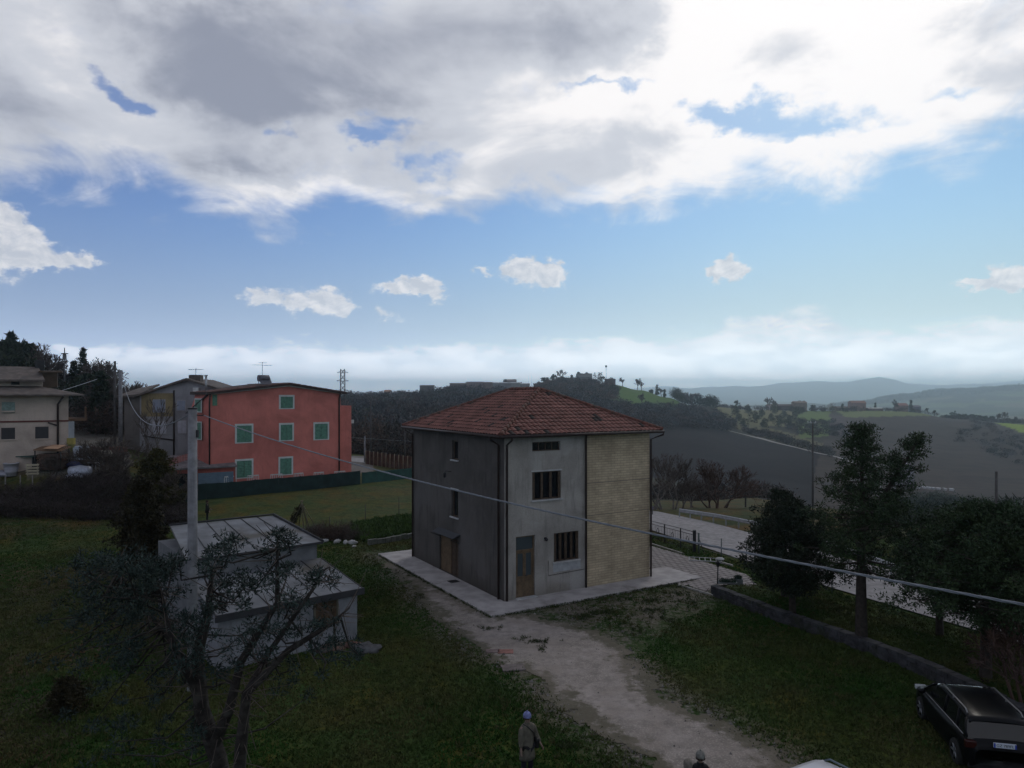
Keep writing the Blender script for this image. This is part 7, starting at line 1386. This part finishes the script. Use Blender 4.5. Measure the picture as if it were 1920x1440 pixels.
    if plate:
        mb = MB(); mb.box(-.26, .26, -L/2-.022, -L/2+.02, .66+pz, .775+pz); pl = mb.build('number_plate', mat('plate_white', (.50, .54, .62), .5, .02), root); mb = MB(); mb.box(-.26, -.222, -L/2-.026, -L/2-.0225, .661+pz, .774+pz); mb.box(.222, .26, -L/2-.026, -L/2-.0225, .661+pz, .774+pz); mb.build('blue_band', mat('plate_blue', (.02, .05, .35), .5), pl)
        cu = bpy.data.curves.new('t', 'FONT'); cu.body = plate; cu.size = .098; cu.align_x = 'CENTER'; cu.align_y = 'CENTER'; cu.extrude = .001; to = bpy.data.objects.new('t', cu); C.objects.link(to); dg = bpy.context.evaluated_depsgraph_get(); me = bpy.data.meshes.new_from_object(to.evaluated_get(dg)); bpy.data.objects.remove(to)
        o = link('plate_lettering', me, pl); me.materials.clear(); me.materials.append(mat('plate_ink', (.012, .012, .015), .6)); o.location = (0, -L/2-.024, .7175+pz); o.rotation_euler = (R(90), 0, 0)
    return root
def paintm(name, col, rough=.25): 
    m = mat(name, col, rough, .06, .8, spec=.15, coat=.05); return m
BP = paintm('black_paint', (.004, .0045, .006), .32)
car('black hatchback with roof rails parked facing away on the grass at right', (13.17, 20.4, 0), -math.atan2(.22, .975), BP, True, plate='GZ 789FL', Wd=1.82, Hc=1.47, pz=.235, railm=mat('rail_satin', (.22, .22, .22), .4, metal=.6))
car('white car with grey roof rails seen only by its roof at the bottom edge', (7.5, 14.75, 0), R(209.4), paintm('white_paint', (.60, .60, .64)), True, Hc=1.50, Wd=1.74, railm=mat('rail_blue_grey', (.12, .16, .19), .4, metal=.4), name='parked_car')
# ------------------------------------------------------------------ people
def skin(name, V0, E, rad, m, parent, sub=2, rootv=0):
    me = bpy.data.meshes.new(name); me.from_pydata([tuple(v) for v in V0], E, []); o = link(name, me, parent); md = o.modifiers.new('skin', 'SKIN'); md.use_smooth_shade = True
    if not me.skin_vertices: me.skin_vertices.new() if hasattr(me.skin_vertices, 'new') else None
    for i, r_ in enumerate(rad): me.skin_vertices[0].data[i].radius = r_ if hasattr(r_, '__len__') else (r_, r_)
    me.skin_vertices[0].data[rootv].use_root = True
    s = o.modifiers.new('sub', 'SUBSURF'); s.levels = sub; s.render_levels = sub
    me.materials.append(m); return o
SKIN = mat('skin', (.22, .15, .12), .6, .05, 8)
def person(label, loc, rz, H=1.72, coat=(.06, .055, .045), coat_len=.55, trousers=(.012, .012, .015), hat=None, hair=(.03, .02, .015), bag=False, arms=(12, 12), bend=(20, 20), lean=0, lookdown=0, scarf=None):
    k = H/1.72; root = thing('person', label, 'person', loc, rz); root.scale = (k, k, k)
    def arm(s, a, b):                              # shoulder, elbow, wrist, palm; slightly bent
        sh = Vector((s*.19, 0, 1.40)); A, B_ = R(a), R(b); el = sh+Vector((s*math.sin(A)*.28, -.03, -math.cos(A)*.28)); wr = el+Vector((s*math.sin(A)*.12, -math.sin(B_)*.25, -math.cos(B_)*.24)); d = (wr-el).normalized(); return sh, el, wr, wr+d*.09, d
    AR = [arm(s, arms[i], bend[i]) for i, s in enumerate((-1, 1))]
    Vv = [Vector((0, 0, .95)), Vector((0, 0, 1.15)), Vector((0, 0, 1.36)), Vector((0, 0, 1.46)), Vector((0, -.01, 1.52)), Vector((0, -.015, 1.60)), Vector((0, -.01, 1.68))]; rad = [(.14, .10), (.12, .09), (.115, .08), (.05, .05), (.055, .06), (.08, .10), (.06, .075)]; E = [(0, 1), (1, 2), (2, 3), (3, 4), (4, 5), (5, 6)]
    for s in (-1, 1):
        b = len(Vv); Vv += [Vector((s*.10, 0, .88)), Vector((s*.11, -.01, .50)), Vector((s*.11, .02, .09)), Vector((s*.125, -.14, .04))]; rad += [(.095, .10), (.062, .062), (.042, .045), (.04, .03)]; E += [(0, b), (b, b+1), (b+1, b+2), (b+2, b+3)]
    for i, s in enumerate((-1, 1)):
        sh, el, wr, pm, d = AR[i]; b = len(Vv); Vv += [sh, el, wr, pm]; rad += [(.035, .035), (.035, .035), (.027, .027), (.036, .018)]; E += [(2, b), (b, b+1), (b+1, b+2), (b+2, b+3)]
        ax = Vector((0, 1, 0)) if abs(d.y) < .9 else Vector((0, 0, 1)); ax = (ax-d*ax.dot(d)).normalized(); cu = Vector((-s, 0, 0))
        for f_ in range(4):                        # four fingers, unequal, slightly curled
            o_ = ax*(.026-.0175*f_); L_ = (.036, .042, .039, .03)[f_]; c = len(Vv); Vv += [pm+o_+d*.02, pm+o_+d*(.02+L_), pm+o_+d*(.02+L_*1.7)+cu*.015]; rad += [.009, .008, .007]; E += [(b+3, c), (c, c+1), (c+1, c+2)]
        c = len(Vv); Vv += [wr+d*.035+ax*.035, wr+d*.075+ax*.055]; rad += [.010, .009]; E += [(b+3, c), (c, c+1)]
    skin('body', Vv, E, rad, SKIN, root, 1)
    face = MB(); face.ball((0, -.115, 1.595), .018, 8, 6, (.7, 1.1, 1.3)); face.build('nose', SKIN, root)
    for s in (-1, 1): mb = MB(); mb.ball((s*.032, -.098, 1.62), .011, 8, 6); mb.build('eye', mat('eye_dark', (.02, .015, .012), .3), root); mb = MB(); mb.ball((s*.083, 0, 1.60), .028, 8, 6, (.35, .8, 1.2)); mb.build('ear', SKIN, root)
    mb = MB(); mb.ball((0, -.10, 1.555), .02, 8, 4, (1.2, .3, .25)); mb.build('mouth', mat('lips', (.22, .08, .07), .6), root)
    mt = mat('trousers'+str(trousers), trousers, .85, .2, 6)
    tv = [Vector((0, 0, .96))]; tr_ = [(.16, .13)]; te = []
    for s in (-1, 1): b = len(tv); tv += [Vector((s*.10, 0, .86)), Vector((s*.11, -.01, .50)), Vector((s*.11, .015, .13))]; tr_ += [(.108, .112), (.078, .08), (.062, .065)]; te += [(0, b), (b, b+1), (b+1, b+2)]
    skin('trousers', tv, te, tr_, mt, root, 1)
    for s in (-1, 1): skin('shoe', [Vector((s*.11, .04, .05)), Vector((s*.12, -.08, .045)), Vector((s*.125, -.17, .035))], [(0, 1), (1, 2)], [(.05, .05), (.05, .045), (.042, .032)], DARK, root, 1)
    cm = mat('coat'+str(coat), coat, .85, .25, 7, bump=.3, bscale=9); zb = 1.0-coat_len*.72
    pr = [(.0, 1.475, .0), (.075, 1.47, .07), (.16, 1.44, .10), (.205, 1.38, .125), (.205, 1.25, .135), (.19, 1.10, .13), (.20, .95, .145), (.215, max(zb, .62)+.05, .16), (.225, zb, .17), (.20, zb+.01, .15), (.17, zb+.2, .12)]; n = 20; vs = []
    for a, z, b in pr:
        for q in range(n): t_ = 2*math.pi*q/n; wob = 1+.03*math.sin(t_*5+z*9); vs.append((a*math.cos(t_)*wob, b*math.sin(t_)*wob, z))
    mb = MB(); mb.add(vs, [(i*n+j, (i+1)*n+j, (i+1)*n+(j+1) % n, i*n+(j+1) % n) for i in range(len(pr)-1) for j in range(n)], True); mb.build('coat', cm, root)
    for i, s in enumerate((-1, 1)): sh, el, wr, pm, d = AR[i]; skin('sleeve', [sh+Vector((-s*.03, 0, -.01)), el, wr-d*.02], [(0, 1), (1, 2)], [(.095, .095), (.072, .072), (.055, .055)], cm, root, 2)
    mb = MB(); mb.tube([(0, 0, 1.44), (0, -.005, 1.50)], [.085, .075], 14); mb.build('collar', scarf or cm, root)
    hm = mat('hat'+str(hat or hair), hat or hair, .9, .3, 14); mb = MB(); prh = [(.0, .118), (.045, .112), (.078, .09), (.097, .05), (.103, .01), (.103, -.02), (.094, -.025)] if hat else [(.0, .112), (.05, .105), (.08, .08), (.096, .04), (.100, 0), (.096, -.05), (.085, -.085)]
    vs = [];
    for a, z in prh:
        for q in range(16): t_ = 2*math.pi*q/16; y = a*math.sin(t_)*1.12; z2 = z+(.035 if (not hat and math.sin(t_) < -.3 and z < .03) else 0); vs.append((a*math.cos(t_), y+(.018 if not hat else 0), 1.645+z2))
    mb.add(vs, [(i*16+j, (i+1)*16+j, (i+1)*16+(j+1) % 16, i*16+(j+1) % 16) for i in range(6) for j in range(16)], True)
    if hat: mb.ball((0, 0, 1.772), .022, 8, 6)
    mb.build('knit_hat' if hat else 'hair', hm, root)
    if hat: mb = MB(); mb.lathe([(.10, -.02), (.108, -.045), (.104, -.055), (.09, -.05)], 16, (0, .012, 1.64)); mb.build('hair', mat('hair_dark', (.03, .02, .015), .8), root)
    if bag:
        bg = MB(); bg.box(.16, .26, -.20, .10, .82, 1.08); o = bg.build('shoulder_bag', mat('black_leather', (.012, .012, .013), .5), root, bevel=.03); mb = MB(); mb.tube([(.2, -.05, 1.08), (.10, -.16, 1.25), (-.06, -.13, 1.42), (-.13, 0, 1.47), (-.05, .14, 1.38), (.16, .16, 1.15), (.22, .02, 1.08)], .014, 6); mb.build('strap', mat('black_leather', (.012, .012, .013), .5), o)
    return root
person('person in a long olive grey coat and pale blue hat with a black bag', (.395, 18.45, 0), R(35), 1.72, (.105, .095, .075), .62, hat=(.16, .18, .36), bag=True, arms=(8, 14), bend=(10, 40))
person('person in dark clothes standing in the field behind the outbuilding roof', at(388.5, 55.6), R(120), 1.66, (.012, .014, .012), .35, arms=(10, 6), bend=(20, 60))
person('person with grey hair in a dark jacket, front one at the bottom edge', (3.97, 16.02, 0), R(170), 1.75, (.015, .017, .022), .3, hair=(.16, .14, .12))
person('taller person in a black jacket and grey knit cap just behind the other', (4.34, 16.35, 0), R(175), 1.76, (.010, .011, .013), .3, hat=(.17, .165, .15))
